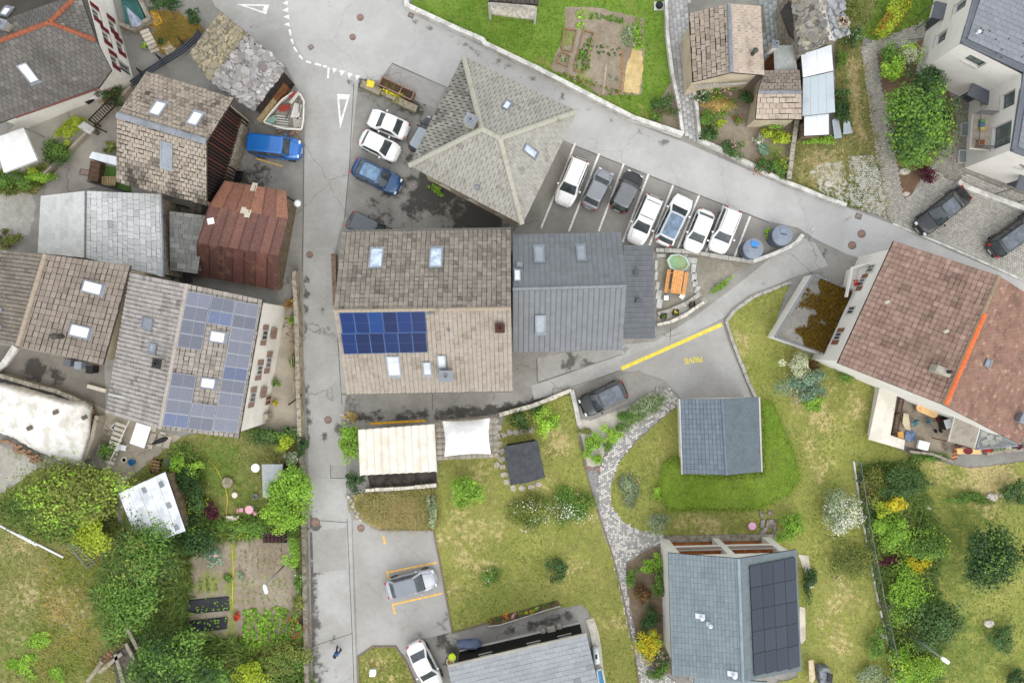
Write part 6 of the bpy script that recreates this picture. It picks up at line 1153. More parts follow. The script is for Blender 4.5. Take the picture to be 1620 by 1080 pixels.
    for sx_ in (0,1):
        for sy_ in (0,1):
            b = MB()
            for f_ in parts['c'].f:
                q = [parts['c'].v[i] for i in f_]; cx_ = sum(v.x for v in q) / 4; cy_ = sum(v.y for v in q) / 4
                if (cx_ > (xr + xf) / 2) == sx_ and (cy_ > 0) == sy_: b.face(q)
            b.build('pillar', pm, rt)
    rp = parts['p']; rp.face([v + Vector((0,0,0)) for v in ring2]); rmat = pm if not roofcol else paintm('roof_' + roofcol[1:], C(roofcol, .8)); roof_o = rp.build('roof', rmat, rt, smooth=False)
    parts['F'].build('windscreen', m_cglass, rt, smooth=True); parts['R'].build('rear_window', m_cglass, rt, smooth=True); parts['S'].build('side_window', m_cglass, rt, smooth=True); parts['T'].build('side_window', m_cglass, rt, smooth=True)
    if glass_or_sky: b = MB(); b.prism([(x * .96 + (rxr + rxf) * .02, y * .93) for x, y, _ in r2], zr - .012, zr + .006); b.build('glass_or_sky_roof', glass_dark('sunroof_or_sky' + str(glass_or_sky),(.05,.06,.075) if glass_or_sky is True else glass_or_sky, .05,.8), rt)
    for s in (-1,1):
        b = MB(); yb = hw * .905; xm = (xr + xf) / 2 - .1
        b.bar((xm - .03, s * hw * .945, belt),(xm + .03, s * hw * .8, zr - .09),.07,.03); b.build('door_pillar', m_trim, rt)
        b = MB(); b.box((xf - .35, s * (hw + .09), belt + .06),(.14,.2,.13)); b.build('mirror', pm, rt, bevel=.03)
        b = MB(); b.box((hL - .2, s * hw * .64, belt - .2),(.26,.3,.12)); b.build('headlight', m_head, rt, bevel=.04)
        b = MB(); b.box((-hL + .13, s * hw * .66, belt - .17),(.2,.24,.16)); b.build('tail_light', m_tail, rt, bevel=.03)
        b = MB(); b.bar((xf - .2, s * hw * .93, belt - .03),(-hL + .5, s * hw * .93, belt - .03),.02,.02); b.build('window_trim', m_trim, rt)
        if rails: b = MB(); b.bar((rxr + .1, s * hw * .66, zr + .03),(rxf - .15, s * hw * .66, zr + .03),.04,.05); b.build('roof_rail', m_lead if col == '#f4f4f2' else m_trim, rt)
        for xx in (hL * .62,-hL * .6):
            wv = bpy.data.objects.new('wheel', None); COL.objects.link(wv); wv.parent = rt; wv.location = (xx, s * (hw - .1),.32); wv.rotation_euler = (-s * math.pi / 2,0,0); ORG[wv.name] = Vector((0,0,0))
            t_ = bpy.data.objects.new('tyre', _wtm); COL.objects.link(t_); t_.parent = wv; r_ = bpy.data.objects.new('rim', _wrm); COL.objects.link(r_); r_.parent = wv
    for s, nm in ((1, 'number_plate'),(-1, 'number_plate')): b = MB(); b.box((s * (hL + .005),0,.48),(.02,.5,.11)); b.build(nm, m_plate, rt)
    b = MB(); b.box((xf + .04,0, belt + .015),(.1, hw * 1.5,.02)); b.build('wiper_cowl', m_trim, rt)
    b = MB(); b.bar((hL - .3,-hw * .55, belt - .055),(xf + .1,-hw * .7, belt + .012),.015,.012); b.bar((hL - .3, hw * .55, belt - .055),(xf + .1, hw * .7, belt + .012),.015,.012); b.build('bonnet_crease', m_trim if col != '#f4f4f2' else m_lead, rt)
    b = MB(); b.box((0,0,.22),(L * .86, width * .8,.1)); b.build('underbody', m_trim, rt)
    if bars:
        for xx in (rxr + .35, rxf - .45): b = MB(); b.bar((xx, -hw * .7, zr + .06),(xx, hw * .7, zr + .06),.05,.04); b.build('roof_bar', m_trim, rt)
    return rt
WH = '#f4f4f2'
car('bright blue van parked beside the barn and the junk boat', (396,229),(477,238), '#1f6fc0', 'van', width=1.9, ht=1.85, group='cars in the yards')
car('white saloon uppermost of the row, nose towards the lane', (645,209),(584,184), WH, 'sedan', width=1.75, group='cars beside the lane')
car('white hatchback with nose towards the hipped house', (571,216),(630,245), WH, 'hatch', width=1.75, group='cars beside the lane')
car('navy blue car with a sky reflection coloured into its roof below the white hatchback', (559,261),(633,297), '#1f4c7c', 'hatch', width=1.85, ht=1.55, rails=True, group='cars beside the lane', glass_or_sky=(.07,.14,.22))  # blue roof panel paints the sky's reflection, no glass roof here
car('black car half hidden by the central house eaves', (552,346),(624,382), '#1a1c20', 'suv', width=1.85, ht=1.6, group='cars beside the lane', roofcol='#4a5058')
car('dark grey car mostly under the hipped roof eaves', (657,243),(689,189), '#2a2e34', 'wagon', width=1.75, group='cars beside the lane', roofcol='#a0a8b0')
car('white estate car first in the marked bays, nose down', (919,251),(889,324), WH, 'wagon', width=1.85, ht=1.6, rails=True, group='cars in the marked bays')
car('silver grey small car between white estate and black car', (930,329),(960,269), '#8c9094', 'hatch', width=1.75, group='cars in the marked bays')
car('black car with grey roof in the third marked bay', (976,333),(1006,273), '#17181a', 'suv', width=1.8, ht=1.6, group='cars in the marked bays', roofcol='#6a6c70')
car('white pickup style car with roof bars in the marked bays', (1036,311),(1003,385), WH, 'wagon', width=1.8, ht=1.7, group='cars in the marked bays', bars=True)
car('large white car with blue tinted glass roof in the bays', (1048,386),(1084,311), WH, 'suv', width=1.9, ht=1.6, group='cars in the marked bays', glass_or_sky=(.07,.11,.16), roofcol='#c8ccd0')
car('white hatchback with wide windscreen, last but one in the bays', (1119,333),(1093,397), WH, 'hatch', width=1.75, group='cars in the marked bays')
car('white car with black tailgate, last in the marked bays', (1160,330),(1133,398), WH, 'suv', width=1.8, ht=1.6, rails=True, group='cars in the marked bays')
car('black saloon on the permeable paving, nose to the road', (1530,303),(1453,364), '#14161a', 'sedan', width=1.85, group='cars on the paving', glass_or_sky=True)
car('black car cut by the right edge, red tail lights towards the road', (1568,398),(1646,342), '#15161a', 'suv', width=1.9, ht=1.6, group='cars on the paving', glass_or_sky=True)
car('black estate car with ribbed roof on the driveway entrance', (989,613),(919,646), '#17191c', 'suv', width=1.95, ht=1.7, group='cars in the yards', glass_or_sky=True, roofcol='#2c2e32')
car('silver compact car with black roof between orange lines', (611,934),(690,913), '#b4b8be', 'hatch', width=1.85, ht=1.5, group='cars in the car park', roofcol='#7c828a')
car('white saloon by the small verge lawn, red lights to the north', (654,1017),(690,1088), WH, 'sedan', width=1.8, group='cars in the car park')

# person on the lane
def skin_body(name, joints, edges, rad, mat, parent=None, loc=None, sub=2):
    me = bpy.data.meshes.new(name); me.from_pydata(joints, edges, []); o = link(name, me, mat, parent, loc)
    md = o.modifiers.new('skin', 'SKIN'); sv = me.skin_vertices[0].data
    for i, r in enumerate(rad): sv[i].radius = (r, r); sv[i].use_root = (i == 0)
    s = o.modifiers.new('sub', 'SUBSURF'); s.levels = sub; s.render_levels = sub; return o
pl_ = W(537,1025); pl_.z = .012; m_skin = M('skin', C('#c99a7c')); m_jean = M('dark_trousers', C('#23252c')); m_jack = M('blue_jacket', C('#3f6ea8'), C('#345d92')); m_hair = M('brown_hair', C('#4a3a30'))
J = [(0,0,.95),(0,.02,1.2),(0,.02,1.4),(0,.03,1.48),(0,.05,1.6),(-.18,.02,1.4),(-.25,-.08,1.14),(-.22,.08,.92),(.18,.02,1.4),(.25,.1,1.14),(.22,.26,.98),(-.1,0,.9),(-.1,.14,.5),(-.1,.06,.08),(-.1,.2,.05),(.1,0,.9),(.1,-.06,.5),(.1,-.26,.12),(.1,-.14,.04)]
E = [(0,1),(1,2),(2,3),(3,4),(2,5),(5,6),(6,7),(2,8),(8,9),(9,10),(0,11),(11,12),(12,13),(13,14),(0,15),(15,16),(16,17),(17,18)]; Rr = [.13,.13,.14,.055,.1,.07,.05,.035,.07,.05,.035,.09,.065,.045,.04,.09,.065,.045,.04]
per = skin_body('person', J, E, Rr, m_skin, None, pl_); per.rotation_euler = (0,0, math.radians(200)); tag(per, 'walking person in blue jacket and dark trousers on the lane', 'person')
skin_body('jacket', [J[k] for k in (0,1,2,5,6,7,8,9,10)], [(0,1),(1,2),(2,3),(3,4),(4,5),(2,6),(6,7),(7,8)], [.185,.185,.18,.1,.075,.055,.1,.075,.055], m_jack, per)
for x_, s_, mt_, nm_ in ((-.036,.013, m_trim, 'eye'),(.036,.013, m_trim, 'eye'),(0,.018, m_skin, 'nose')): b = MB(); b.lathe((x_, .145 if nm_ == 'eye' else .16,1.6 if nm_ == 'eye' else 1.57), [(s_ * .6,-s_),(s_, 0),(s_ * .5, s_)], 8); b.build(nm_, mt_, None, origin=(0,0,0), smooth=True).parent = per
b = MB(); b.box((0,.143,1.535),(.05,.012,.012)); b.build('mouth', M('lips', C('#a05a50')), None, origin=(0,0,0)).parent = per
skin_body('trousers', [J[k] for k in (0,11,12,13,15,16,17)], [(0,1),(1,2),(2,3),(0,4),(4,5),(5,6)], [.14,.105,.08,.06,.105,.08,.06], m_jean, per)
b = MB(); b.lathe((0,.04,1.6), [(.02,.13),(.08,.12),(.115,.06),(.118,0.),(.1,-.05)][::-1], 14); h_ = b.build('hair', m_hair, None, origin=(0,0,0), smooth=True); h_.parent = per
for s, yy in ((-.1,.13),(.1,-.2)):
    b = MB(); b.box((s, yy, .06),(.1,.27,.1)); b.build('shoe', m_trim, None, origin=(0,0,0), bevel=.03).parent = per
for a in (-1,1):
    hx, hy, hz = (J[7] if a < 0 else J[10]); b = MB(); b.box((hx, hy + .03, hz - .03),(.04,.08,.09))
    for f in range(4): b.tube([(hx + a * .0, hy + .0 + f * .022, hz - .06),(hx - a * .012, hy + .005 + f * .022, hz - .11),(hx - a * .03, hy + .01 + f * .022, hz - .14)], [.011,.010,.008], 6)
    b.tube([(hx, hy + .07, hz - .02),(hx - a * .02, hy + .1, hz - .06)], [.012,.009], 6); b.build('hand', m_skin, None, origin=(0,0,0), bevel=.0).parent = per
# trees, shrubs, beds
SH = 'shrubs and bushes'; TR = 'garden trees'
# name, label, category, px, py, rx, ry, height, palette, extras
PL = [
 ('broadleaf_tree', 'big round bright green tree beside the white apartment house', 'tree', 1453,195,48,60,5.5, 'mid', dict(trunk=True, leaf=.26, n=7500, extra=[('bright', 2200,.26),('deep', 2200,.25)])),
 ('shrub', 'dark green shrub above the big round tree', 'shrub', 1470,128,32,28,3.2, 'deep', {}),
 ('shrub', 'cream variegated shrub at the head of the apartment bed', 'shrub', 1436,86,21,17,2.4, 'pale', dict(extra=[('fresh', 300,.18)])),
 ('shrub', 'light green shrub at the bend of the paved footpath', 'shrub', 1405,92,20,18,2., 'mid', {}),
 ('shrub', 'yellow green shrub between cream shrub and big tree', 'shrub', 1412,116,22,19,2.2, 'fresh', {}),
 ('shrub', 'low green shrub at the foot of the big round tree', 'shrub', 1447,252,24,18,2., 'bright', {}),
 ('shrub', 'dark maroon shrub by the apartment parking', 'shrub', 1464,276,18,16,1.8, 'maroon', {}),
 ('hedge', 'yellow and rust tinted hedge running up from the footpath', 'hedge', 1413,24,14,42,1.6, 'lime', dict(rot=-.62, extra=[('rust', 700,.16)], n=3200)),
 ('shrub', 'olive shrub beside the broken stone roof', 'shrub', 1350,18,15,22,1.8, 'olive', {}),
 ('shrub', 'dark shrub under the stone chimney of the tall barn', 'shrub', 1350,58,15,18,1.8, 'dark', dict(extra=[('white', 60,.12)])),
 ('shrub', 'dark leafy shrub growing over the loose sheets', 'shrub', 1332,178,16,19,2., 'deep', {}),
 ('shrub', 'green shrub right of the blue grey sheet shed', 'shrub', 1332,148,11,14,1.5, 'dark', {}),
 ('shrub', 'low green shrub right of the upper white shed', 'shrub', 1330,95,10,14,1.2, 'mid', {}),
 ('shrub', 'weeds below the lowest white shed', 'weeds', 1300,222,26,8,.7, 'bright', {}),
 ('shrub', 'heathery green shrub in the triangular bed by the alley', 'shrub', 1052,168,19,18,1.1, 'dark', dict(extra=[('brown', 260,.12)])),
 ('shrub', 'low green clump at the corner of the triangular bed', 'shrub', 1038,184,11,9,.8, 'mid', {}),
 ('shrub', 'dark shrub at the cottage corner with white blossoms', 'shrub', 1112,150,13,14,1.4, 'dark', dict(extra=[('white', 80,.12)])),
 ('shrub', 'pink and yellow blooming shrub before the cottage', 'shrub', 1142,143,22,9,1.2, 'mid', dict(extra=[('pink', 90,.13),('yellow', 60,.12)])),
 ('shrub', 'straw coloured strawberry bed before the cottage', 'plant bed', 1140,166,29,17,.4, 'straw', dict(extra=[('bright', 380,.16)], n=1300)),
 ('shrub', 'dark shrub right of the strawberry bed', 'shrub', 1180,155,11,12,1.2, 'dark', {}),
 ('shrub', 'lime clump of round plants below the strawberry bed', 'shrub', 1140,193,11,6,.5, 'lime', {}),
 ('shrub', 'green shrub along the alley wall, upper', 'shrub', 1116,188,14,14,1.2, 'mid', {}),
 ('shrub', 'dark shrub along the alley wall, lower', 'shrub', 1122,214,16,15,1.3, 'dark', {}),
 ('shrub', 'dark shrub on the kerb wall in the flower garden corner', 'shrub', 1158,236,18,15,1.3, 'dark', dict(extra=[('pink', 30,.14)])),
 ('shrub', 'red speckled shrub between the two garden beds', 'shrub', 1167,188,8,9,.8, 'mid', dict(extra=[('red', 30,.14)])),
 ('shrub', 'lime shrub, larger, below the small cottage', 'shrub', 1236,216,15,13,1.2, 'lime', {}),
 ('shrub', 'lime shrub, smaller, below the small cottage', 'shrub', 1213,212,12,9,1., 'lime', {}),
 ('shrub', 'green shrub row right under the small cottage eave', 'shrub', 1226,196,20,9,1., 'bright', {}),
 ('shrub', 'white flowering clump left of the lime shrubs', 'shrub', 1199,221,8,9,.8, 'grey', dict(extra=[('white', 60,.14)])),
 ('shrub', 'blue green herbs in the middle of the lower bed', 'shrub', 1209,237,13,12,.7, 'blue', {}),
 ('shrub', 'dark hedge like shrub with red blooms above the road', 'shrub', 1205,263,19,15,1.4, 'dark', dict(extra=[('red', 50,.14)])),
 ('shrub', 'dark shrub with yellow blooms next to the stone wall', 'shrub', 1233,262,14,20,1.3, 'mid', dict(extra=[('yellow', 70,.14)])),
 # garden by the brown house
 ('shrub', 'silvery white shrub by the brown house corner', 'shrub', 1263,576,20,18,1.9, 'pale', {}),
 ('shrub', 'blue green spreading shrub below the silvery shrub', 'shrub', 1272,610,33,22,1.6, 'blue', dict(extra=[('white', 150,.12)])),
 ('shrub', 'bright green shrub at the tip of the blue green shrub', 'shrub', 1285,636,20,14,1.1, 'bright', {}),
 ('shrub', 'green shrub at the wall foot of the brown house', 'shrub', 1335,590,20,13,1., 'mid', {}),
 ('shrub', 'bare brown bush beside the annex steps', 'shrub', 1288,576,14,10,.9, 'brown', {}),
 ('white_flower_shrub', 'round shrub covered in pale blossoms on the right lawn', 'shrub', 1327,808,31,31,2.4, 'grey', dict(extra=[('white', 900,.16)])),
 ('shrub', 'olive loose shrub below the pale blossom shrub', 'shrub', 1345,888,36,32,1.4, 'olive', dict(extra=[('dark', 500,.16)], n=1500)),
 ('shrub', 'dark green bush against the terrace wall', 'shrub', 1432,760,36,27,2.4, 'dark', {}),
 ('shrub', 'mixed reddish bush inside the fence corner', 'shrub', 1385,762,22,30,1.4, 'olive', dict(extra=[('brown', 300,.15)])),
 ('shrub', 'vivid yellow bush in the fenced border', 'shrub', 1414,798,20,16,2.2, 'yellow', {}),
 ('shrub', 'lime bush just left of the vivid yellow bush', 'shrub', 1393,808,16,15,1.6, 'lime', {}),
 ('shrub', 'rounded bright green bush below the yellow bush', 'shrub', 1415,843,32,30,2.2, 'bright', {}),
 ('shrub', 'mid green bush bulging onto the right lawn', 'shrub', 1470,862,32,28,2.2, 'mid', dict(extra=[('lime', 300,.16)])),
 ('shrub', 'small dark red bush in the fenced border', 'shrub', 1409,886,17,10,1., 'maroon', {}),
 ('shrub', 'yellow green bush beside the dark red bush', 'shrub', 1452,893,20,12,1.2, 'yellow', {}),
 ('shrub', 'large clipped green bush in the middle of the border', 'shrub', 1436,938,36,42,2.4, 'bright', dict(n=4200)),
 ('broadleaf_tree', 'dark leaved tree above the lamp arm in the border', 'tree', 1482,985,40,38,3.2, 'dark', dict(trunk=True, leaf=.22)),
 ('shrub', 'pale flowering bush along the fence', 'shrub', 1415,965,14,22,1.4, 'grey', dict(extra=[('white', 160,.12)])),
 ('shrub', 'bright lime bush at the bottom of the border', 'shrub', 1446,1056,40,32,2.2, 'bright', dict(extra=[('lime', 500,.18)])),
 ('shrub', 'green climbing bush left of the fence', 'shrub', 1386,1020,13,26,1.4, 'mid', {}),
 ('shrub', 'grey green bush at the bottom edge left of the fence', 'shrub', 1380,1068,26,18,1.3, 'grey', {}),
 ('broadleaf_tree', 'dark green garden tree on the right lawn', 'tree', 1568,880,46,46,4.2, 'deep', dict(trunk=True, leaf=.24, n=5200, extra=[('mid', 700,.2)])),
 ('shrub', 'dark bush cut by the right edge', 'shrub', 1606,778,24,22,1.8, 'dark', {}),
 ('shrub', 'small dark bush by the stone heap on the right lawn', 'shrub', 1585,1010,20,22,1., 'dark', {}),
 ('shrub', 'green tuft row above the right lawn', 'shrub', 1535,786,40,9,.8, 'mid', {}),
 ('shrub', 'hedge plants along the terrace foot', 'shrub', 1475,722,36,7,.9, 'mid', {}),
 ('shrub', 'dark bush at the bottom right corner', 'shrub', 1605,1070,22,14,1.2, 'deep', {}),
 # around the solar house
 ('shrub', 'bright leafy bush at the corner of the solar house', 'shrub', 1250,836,21,24,1.6, 'bright', {}),
 ('shrub', 'dark bush in the shade right of the solar house', 'shrub', 1278,922,13,26,1.2, 'deep', {}),
 ('shrub', 'green bush at the top of the path border', 'shrub', 1033,890,20,15,1.3, 'bright', {}),
 ('shrub', 'green bush against the solar house wall', 'shrub', 1040,920,13,22,1.3, 'mid', {}),
 ('shrub', 'green bush beside the cobbled bend', 'shrub', 998,912,12,14,1., 'mid', {}),
 ('shrub', 'brown withered bush in the path border', 'shrub', 1012,938,15,20,.8, 'brown', {}),
 ('shrub', 'dark grey green bush midway down the path border', 'shrub', 1030,982,19,20,1.3, 'deep', {}),
 ('shrub', 'golden yellow bush in the path border', 'shrub', 1026,1018,22,22,1.3, 'yellow', dict(extra=[('lime', 350,.16)])),
 ('shrub', 'rose bush with pink blooms beside the solar house', 'shrub', 1048,1040,14,12,1., 'dark', dict(extra=[('pink', 90,.15)])),
 ('shrub', 'green bush at the end of the path border', 'shrub', 1042,1060,18,14,1., 'mid', {}),
 ('shrub', 'grey green ball shrub on the lawn by the ledge', 'shrub', 1041,826,18,17,1.3, 'grey', {}),
 ('shrub', 'lavender grey patch of plants on the curved lawn', 'shrub', 998,775,16,30,.5, 'grey', dict(extra=[('pink', 60,.1)])),
 ('shrub', 'small bright tuft at the edge of the bank', 'shrub', 1042,778,14,11,.6, 'fresh', {}),
 # centre garden
 ('hedge', 'long blue green lavender hedge beside the driveway', 'hedge', 1020,645,36,15,1., 'grey', dict(rot=.52, n=2600, extra=[('mid', 600,.14)])),
 ('shrub', 'round dark green end of the driveway hedge', 'shrub', 997,662,16,15,1.1, 'mid', {}),
 ('shrub', 'large glossy bush in the white gravel bed', 'shrub', 938,704,17,20,1.1, 'bright', {}),
 ('shrub', 'bright bush upper right in the white gravel bed', 'shrub', 966,688,15,15,1., 'fresh', {}),
 ('shrub', 'lower bush in the white gravel bed', 'shrub', 944,726,11,10,.8, 'bright', {}),
 ('shrub', 'small bush in the middle of the white gravel bed', 'shrub', 962,706,8,9,.8, 'mid', {}),
 ('shrub', 'tiny ball bush near the driveway hedge', 'shrub', 980,674,6.5,6.5,.6, 'mid', {}),
 ('shrub', 'dry tuft at the tip of the black estate car bay', 'shrub', 925,682,12,6,.4, 'olive', {}),
 ('shrub', 'bright laurel bush on the orchard lawn', 'shrub', 866,668,20,20,1.7, 'fresh', {}),
 ('shrub', 'dark spiky grass clump beside the laurel bush', 'shrub', 823,664,22,14,.9, 'dark', dict(extra=[('olive', 200,.18)])),
 ('shrub', 'dark ground cover between clump and kerb', 'shrub', 845,648,20,9,.5, 'dark', {}),
 ('broadleaf_tree', 'young fruit tree below the white tent', 'tree', 735,778,27,25,2.4, 'bright', dict(trunk=True, leaf=.2)),
 ('shrub', 'green clump of tall weeds right of the straw grass', 'shrub', 684,803,9,27,.9, 'grey', {}),
 ('shrub', 'white flowering shrubs on the orchard lawn, left part', 'shrub', 838,812,34,26,.9, 'olive', dict(extra=[('white', 220,.13),('mid', 400,.15)])),
 ('shrub', 'white flowering shrubs on the orchard lawn, right part', 'shrub', 900,802,36,28,1., 'mid', dict(extra=[('white', 420,.13),('olive', 500,.15)])),
 ('shrub', 'small dark fruit bush low on the orchard lawn', 'shrub', 882,902,20,18,1.1, 'dark', {}),
 ('shrub', 'faint green sapling on the orchard lawn by the car park', 'shrub', 775,911,15,12,.8, 'mid', dict(extra=[('white', 30,.14)])),
 ('broadleaf_tree', 'tall bushy tree left of the cream awning', 'tree', 553,697,19,30,3., 'bright', dict(trunk=True, leaf=.2)),
 ('shrub', 'dark hedge bush below the tree by the awning', 'shrub', 560,762,15,17,1.5, 'deep', {}),
 ('shrub', 'dry straw clump at the awning corner', 'shrub', 557,657,14,9,.5, 'straw', dict(extra=[('white', 60,.14)])),
 # cottage garden
 ('broadleaf_tree', 'wide light green tree in front of the tarpaulin', 'tree', 112,778,82,50,4., 'olive', dict(trunk=True, leaf=.26, n=6400, shell=.4, extra=[('fresh', 1500,.24)])),
 ('broadleaf_tree', 'yellow green sapling left of the corrugated shed', 'tree', 148,848,28,34,2.6, 'lime', dict(trunk=True, leaf=.22, shell=.35)),
 ('broadleaf_tree', 'tall olive tree overlapping the corrugated shed', 'tree', 232,880,52,52,4.2, 'mid', dict(trunk=True, leaf=.23, n=5200, shell=.4, extra=[('olive', 900,.2),('deep', 900,.2)])),
 ('broadleaf_tree', 'green tree in the middle of the lower left garden', 'tree', 200,955,50,44,3.8, 'mid', dict(trunk=True, leaf=.23, n=5600, shell=.4)),
 ('broadleaf_tree', 'large dense green tree at the bottom left', 'tree', 270,1050,58,44,4.2, 'mid', dict(trunk=True, leaf=.24, n=8000, extra=[('deep', 2500,.24)])),
 ('broadleaf_tree', 'green tree below the kitchen garden foil beds', 'tree', 340,1070,32,28,3., 'mid', dict(trunk=True, leaf=.22)),
 ('shrub', 'yellow green bush at the bottom by the lane wall', 'shrub', 396,1068,28,20,1.8, 'lime', {}),
 ('shrub', 'olive bush beside the flowering border', 'shrub', 450,1040,36,28,1.8, 'olive', dict(extra=[('mid', 600,.18)])),
 ('shrub', 'bush with red and orange blooms by the lane wall', 'shrub', 468,990,16,22,1.2, 'mid', dict(extra=[('red', 60,.16),('orange', 60,.14)])),
 ('shrub', 'red poppy clump at the path of the kitchen garden', 'shrub', 375,974,5,8,.6, 'red', {}),
 ('shrub', 'dark shrub under the row house verge', 'shrub', 430,688,46,15,1.4, 'dark', dict(extra=[('mid', 400,.16)])),
 ('shrub', 'lime green shrub by the end of the parapet', 'shrub', 452,700,16,14,1.6, 'lime', {}),
 ('shrub', 'grey green conifer at the wall end', 'shrub', 479,704,10,16,1.8, 'deep', {}),
 ('shrub', 'white blossoming shrub beside the tool shed', 'shrub', 462,724,13,12,1.4, 'grey', dict(extra=[('white', 160,.12)])),
 ('broadleaf_tree', 'large glossy hedge tree over the tool shed', 'tree', 460,772,31,38,3., 'bright', dict(trunk=True, leaf=.22, n=4200)),
 ('shrub', 'light green hedge below the hedge tree', 'shrub', 448,815,38,20,2., 'fresh', {}),
 ('shrub', 'round bright ball bush in the cottage garden', 'shrub', 306,740,15,14,1.2, 'fresh', {}),
 ('shrub', 'dark bush right of the corrugated shed', 'shrub', 300,762,24,22,1.5, 'deep', {}),
 ('shrub', 'dark fern like bush by the corrugated shed eave', 'shrub', 312,800,20,22,1.3, 'dark', dict(extra=[('yellow', 40,.14)])),
 ('shrub', 'maroon small maple at the edge of the lawn', 'shrub', 334,808,13,15,1.3, 'maroon', {}),
 ('shrub', 'dense dark bush below the corrugated shed', 'shrub', 308,852,34,32,1.8, 'deep', dict(extra=[('mid', 500,.18)])),
 ('shrub', 'low hedge above the planting beds', 'shrub', 385,835,44,13,1., 'mid', dict(extra=[('lime', 150,.14)])),
 ('shrub', 'cabbage like blue green bed plants', 'shrub', 335,880,14,16,.6, 'blue', dict(extra=[('pink', 20,.2)])),
 ('conifer', 'upright green conifer at the kitchen garden edge', 'tree', 463,878,14,22,2.4, 'bright', dict(trunk=True, leaf=.16)),
 ('shrub', 'bush on the lane wall below the conifer', 'shrub', 474,918,10,20,1.2, 'mid', dict(extra=[('white', 60,.12)])),
 ('shrub', 'olive bush on the lane wall beside the lamp', 'shrub', 474,952,12,16,1.3, 'olive', {}),
 ('shrub', 'small round plant left of the yellow hose', 'shrub', 362,914,6.5,6.5,.5, 'mid', {}),
 ('shrub', 'small round plant right of the yellow hose', 'shrub', 381,911,5.5,6,.5, 'grey', {}),
 ('shrub', 'yellow bush beside the red tarp rack', 'shrub', 280,735,14,20,1., 'bright', {}),
 ('shrub', 'green tangle below the wooden stairs', 'shrub', 170,715,14,16,1., 'mid', {}),
 ('shrub', 'lime weeds in the lower left meadow, upper patch', 'weeds', 62,1010,24,14,.4, 'fresh', {}),('shrub', 'lime weeds in the lower left meadow, lower patch', 'weeds', 38,1055,26,18,.4, 'fresh', {}),('shrub', 'lime weeds in the lower left meadow near the hut', 'weeds', 95,1068,20,14,.4, 'bright', {}),
 # top left
 ('hedge', 'lime green curved hedge in the top left patio', 'hedge', 112,204,13,30,1.5, 'lime', dict(rot=-.75, n=2600)),
 ('shrub', 'dark leafy shrub below the curved hedge', 'shrub', 90,243,22,23,1.6, 'mid', dict(extra=[('deep', 500,.16)])),
 ('shrub', 'weedy shrub at the left edge below the canopy', 'shrub', 12,285,30,16,1., 'mid', {}),
 ('shrub', 'green weeds along the patio wall', 'shrub', 62,283,22,12,.8, 'fresh', {}),
 ('shrub', 'reddish bush by the slate house corner', 'shrub', 12,380,22,15,1., 'olive', dict(extra=[('maroon', 160,.14)])),
 ('shrub', 'clipped dark bush above the black pipes', 'shrub', 305,26,14,14,1.4, 'deep', {}),
 ('shrub', 'dark hedge at the top edge by the junction', 'shrub', 262,6,28,14,1.4, 'deep', {}),
 ('shrub', 'rose tangle climbing the patio trellis', 'shrub', 172,152,18,20,1.5, 'dark', dict(extra=[('red', 60,.14),('pink', 60,.14)], rot=-.7)),
 ('shrub', 'young shrub beside the tan barn house', 'shrub', 175,233,10,13,1., 'olive', {}),
 ('shrub', 'flowering planter bush at the left patio wall', 'shrub', 52,270,8,8,.7, 'lime', {}),
 ('shrub', 'yellow mossy plants in the stone trough', 'shrub', 625,153,15,6,.9, 'yellow', dict(rot=-.45, extra=[('olive', 100,.12)])),
 ('shrub', 'bright cress tuft beside the upper round container', 'shrub', 1216,371,6,9,.5, 'fresh', {}),
 ('shrub', 'grass strip hedge along the picnic corner wall', 'hedge', 1141,451,26,5,.5, 'bright', dict(rot=.63)),
 ('shrub', 'green fringe at the hipped house wall foot', 'shrub', 690,300,14,6,.4, 'bright', dict(rot=-.5)),
 ('shrub', 'terrace wall plant, upper', 'shrub', 461,506,8,8,.8, 'bright', {}),('shrub', 'terrace wall plant, lower', 'shrub', 464,572,7,11,.8, 'mid', {}),('shrub', 'rusty dry shrub at the terrace head', 'shrub', 461,479,12,9,.7, 'rust', {}),
]
for nm, lb, ct, x, y, rx, ry, h, pal, kw in PL:
    kw = dict(kw); kw.setdefault('group', TR if kw.get('trunk') else SH); kw.setdefault('leaf', .17)
    plant(nm, lb, ct, x, y, rx, ry, h, pal, **kw)
# vegetable rows
def bed_rows(name, label, poly, rows, along, pal, n_per, sz, z=.08, jit=2., cat='vegetables'):
    """rows of small plants: poly px quad p0,p1 (start side), p2,p3; plants joined as one mass"""
    rng = np.random.default_rng(_seed[0]); _seed[0] += 1; Vs, Fs, Ts, o = [], [], [], 0; P = [np.array(p, float) for p in poly]
    for r in range(rows):
        f = (r + .5) / rows
        for k in range(along):
            g_ = (k + .5) / along; q = P[0] * (1 - f) * (1 - g_) + P[1] * f * (1 - g_) + P[2] * f * g_ + P[3] * (1 - f) * g_ + rng.uniform(-jit, jit, 2)
            if rng.random() < .12: continue
            c = W(*q, z); s = sz * rng.uniform(.6,1.3); V, F, T = leaf_arrays(c, (s, s, s * .7), n_per, s * .75, PAL[pal], 5, rng); Vs.append(V); Fs.append(F + o); Ts.append(T); o += len(V)
    ob = npmesh(name, np.concatenate(Vs), np.concatenate(Fs), leaf_mat(), None, np.concatenate(Ts), W(*P[0], z)); return tag(ob, label, cat, kind='stuff')
bed_rows('leek_plants', 'two rows of small green plants in the top vegetable garden', [(940,70),(943,84),(985,92),(982,76)], 2,5, 'dark', 20,.2)
bed_rows('lettuce_plants', 'leafy plants filling the long wooden bed in the top garden', [(918,80),(935,60),(934,110),(906,112)], 3,9, 'mid', 26,.26)
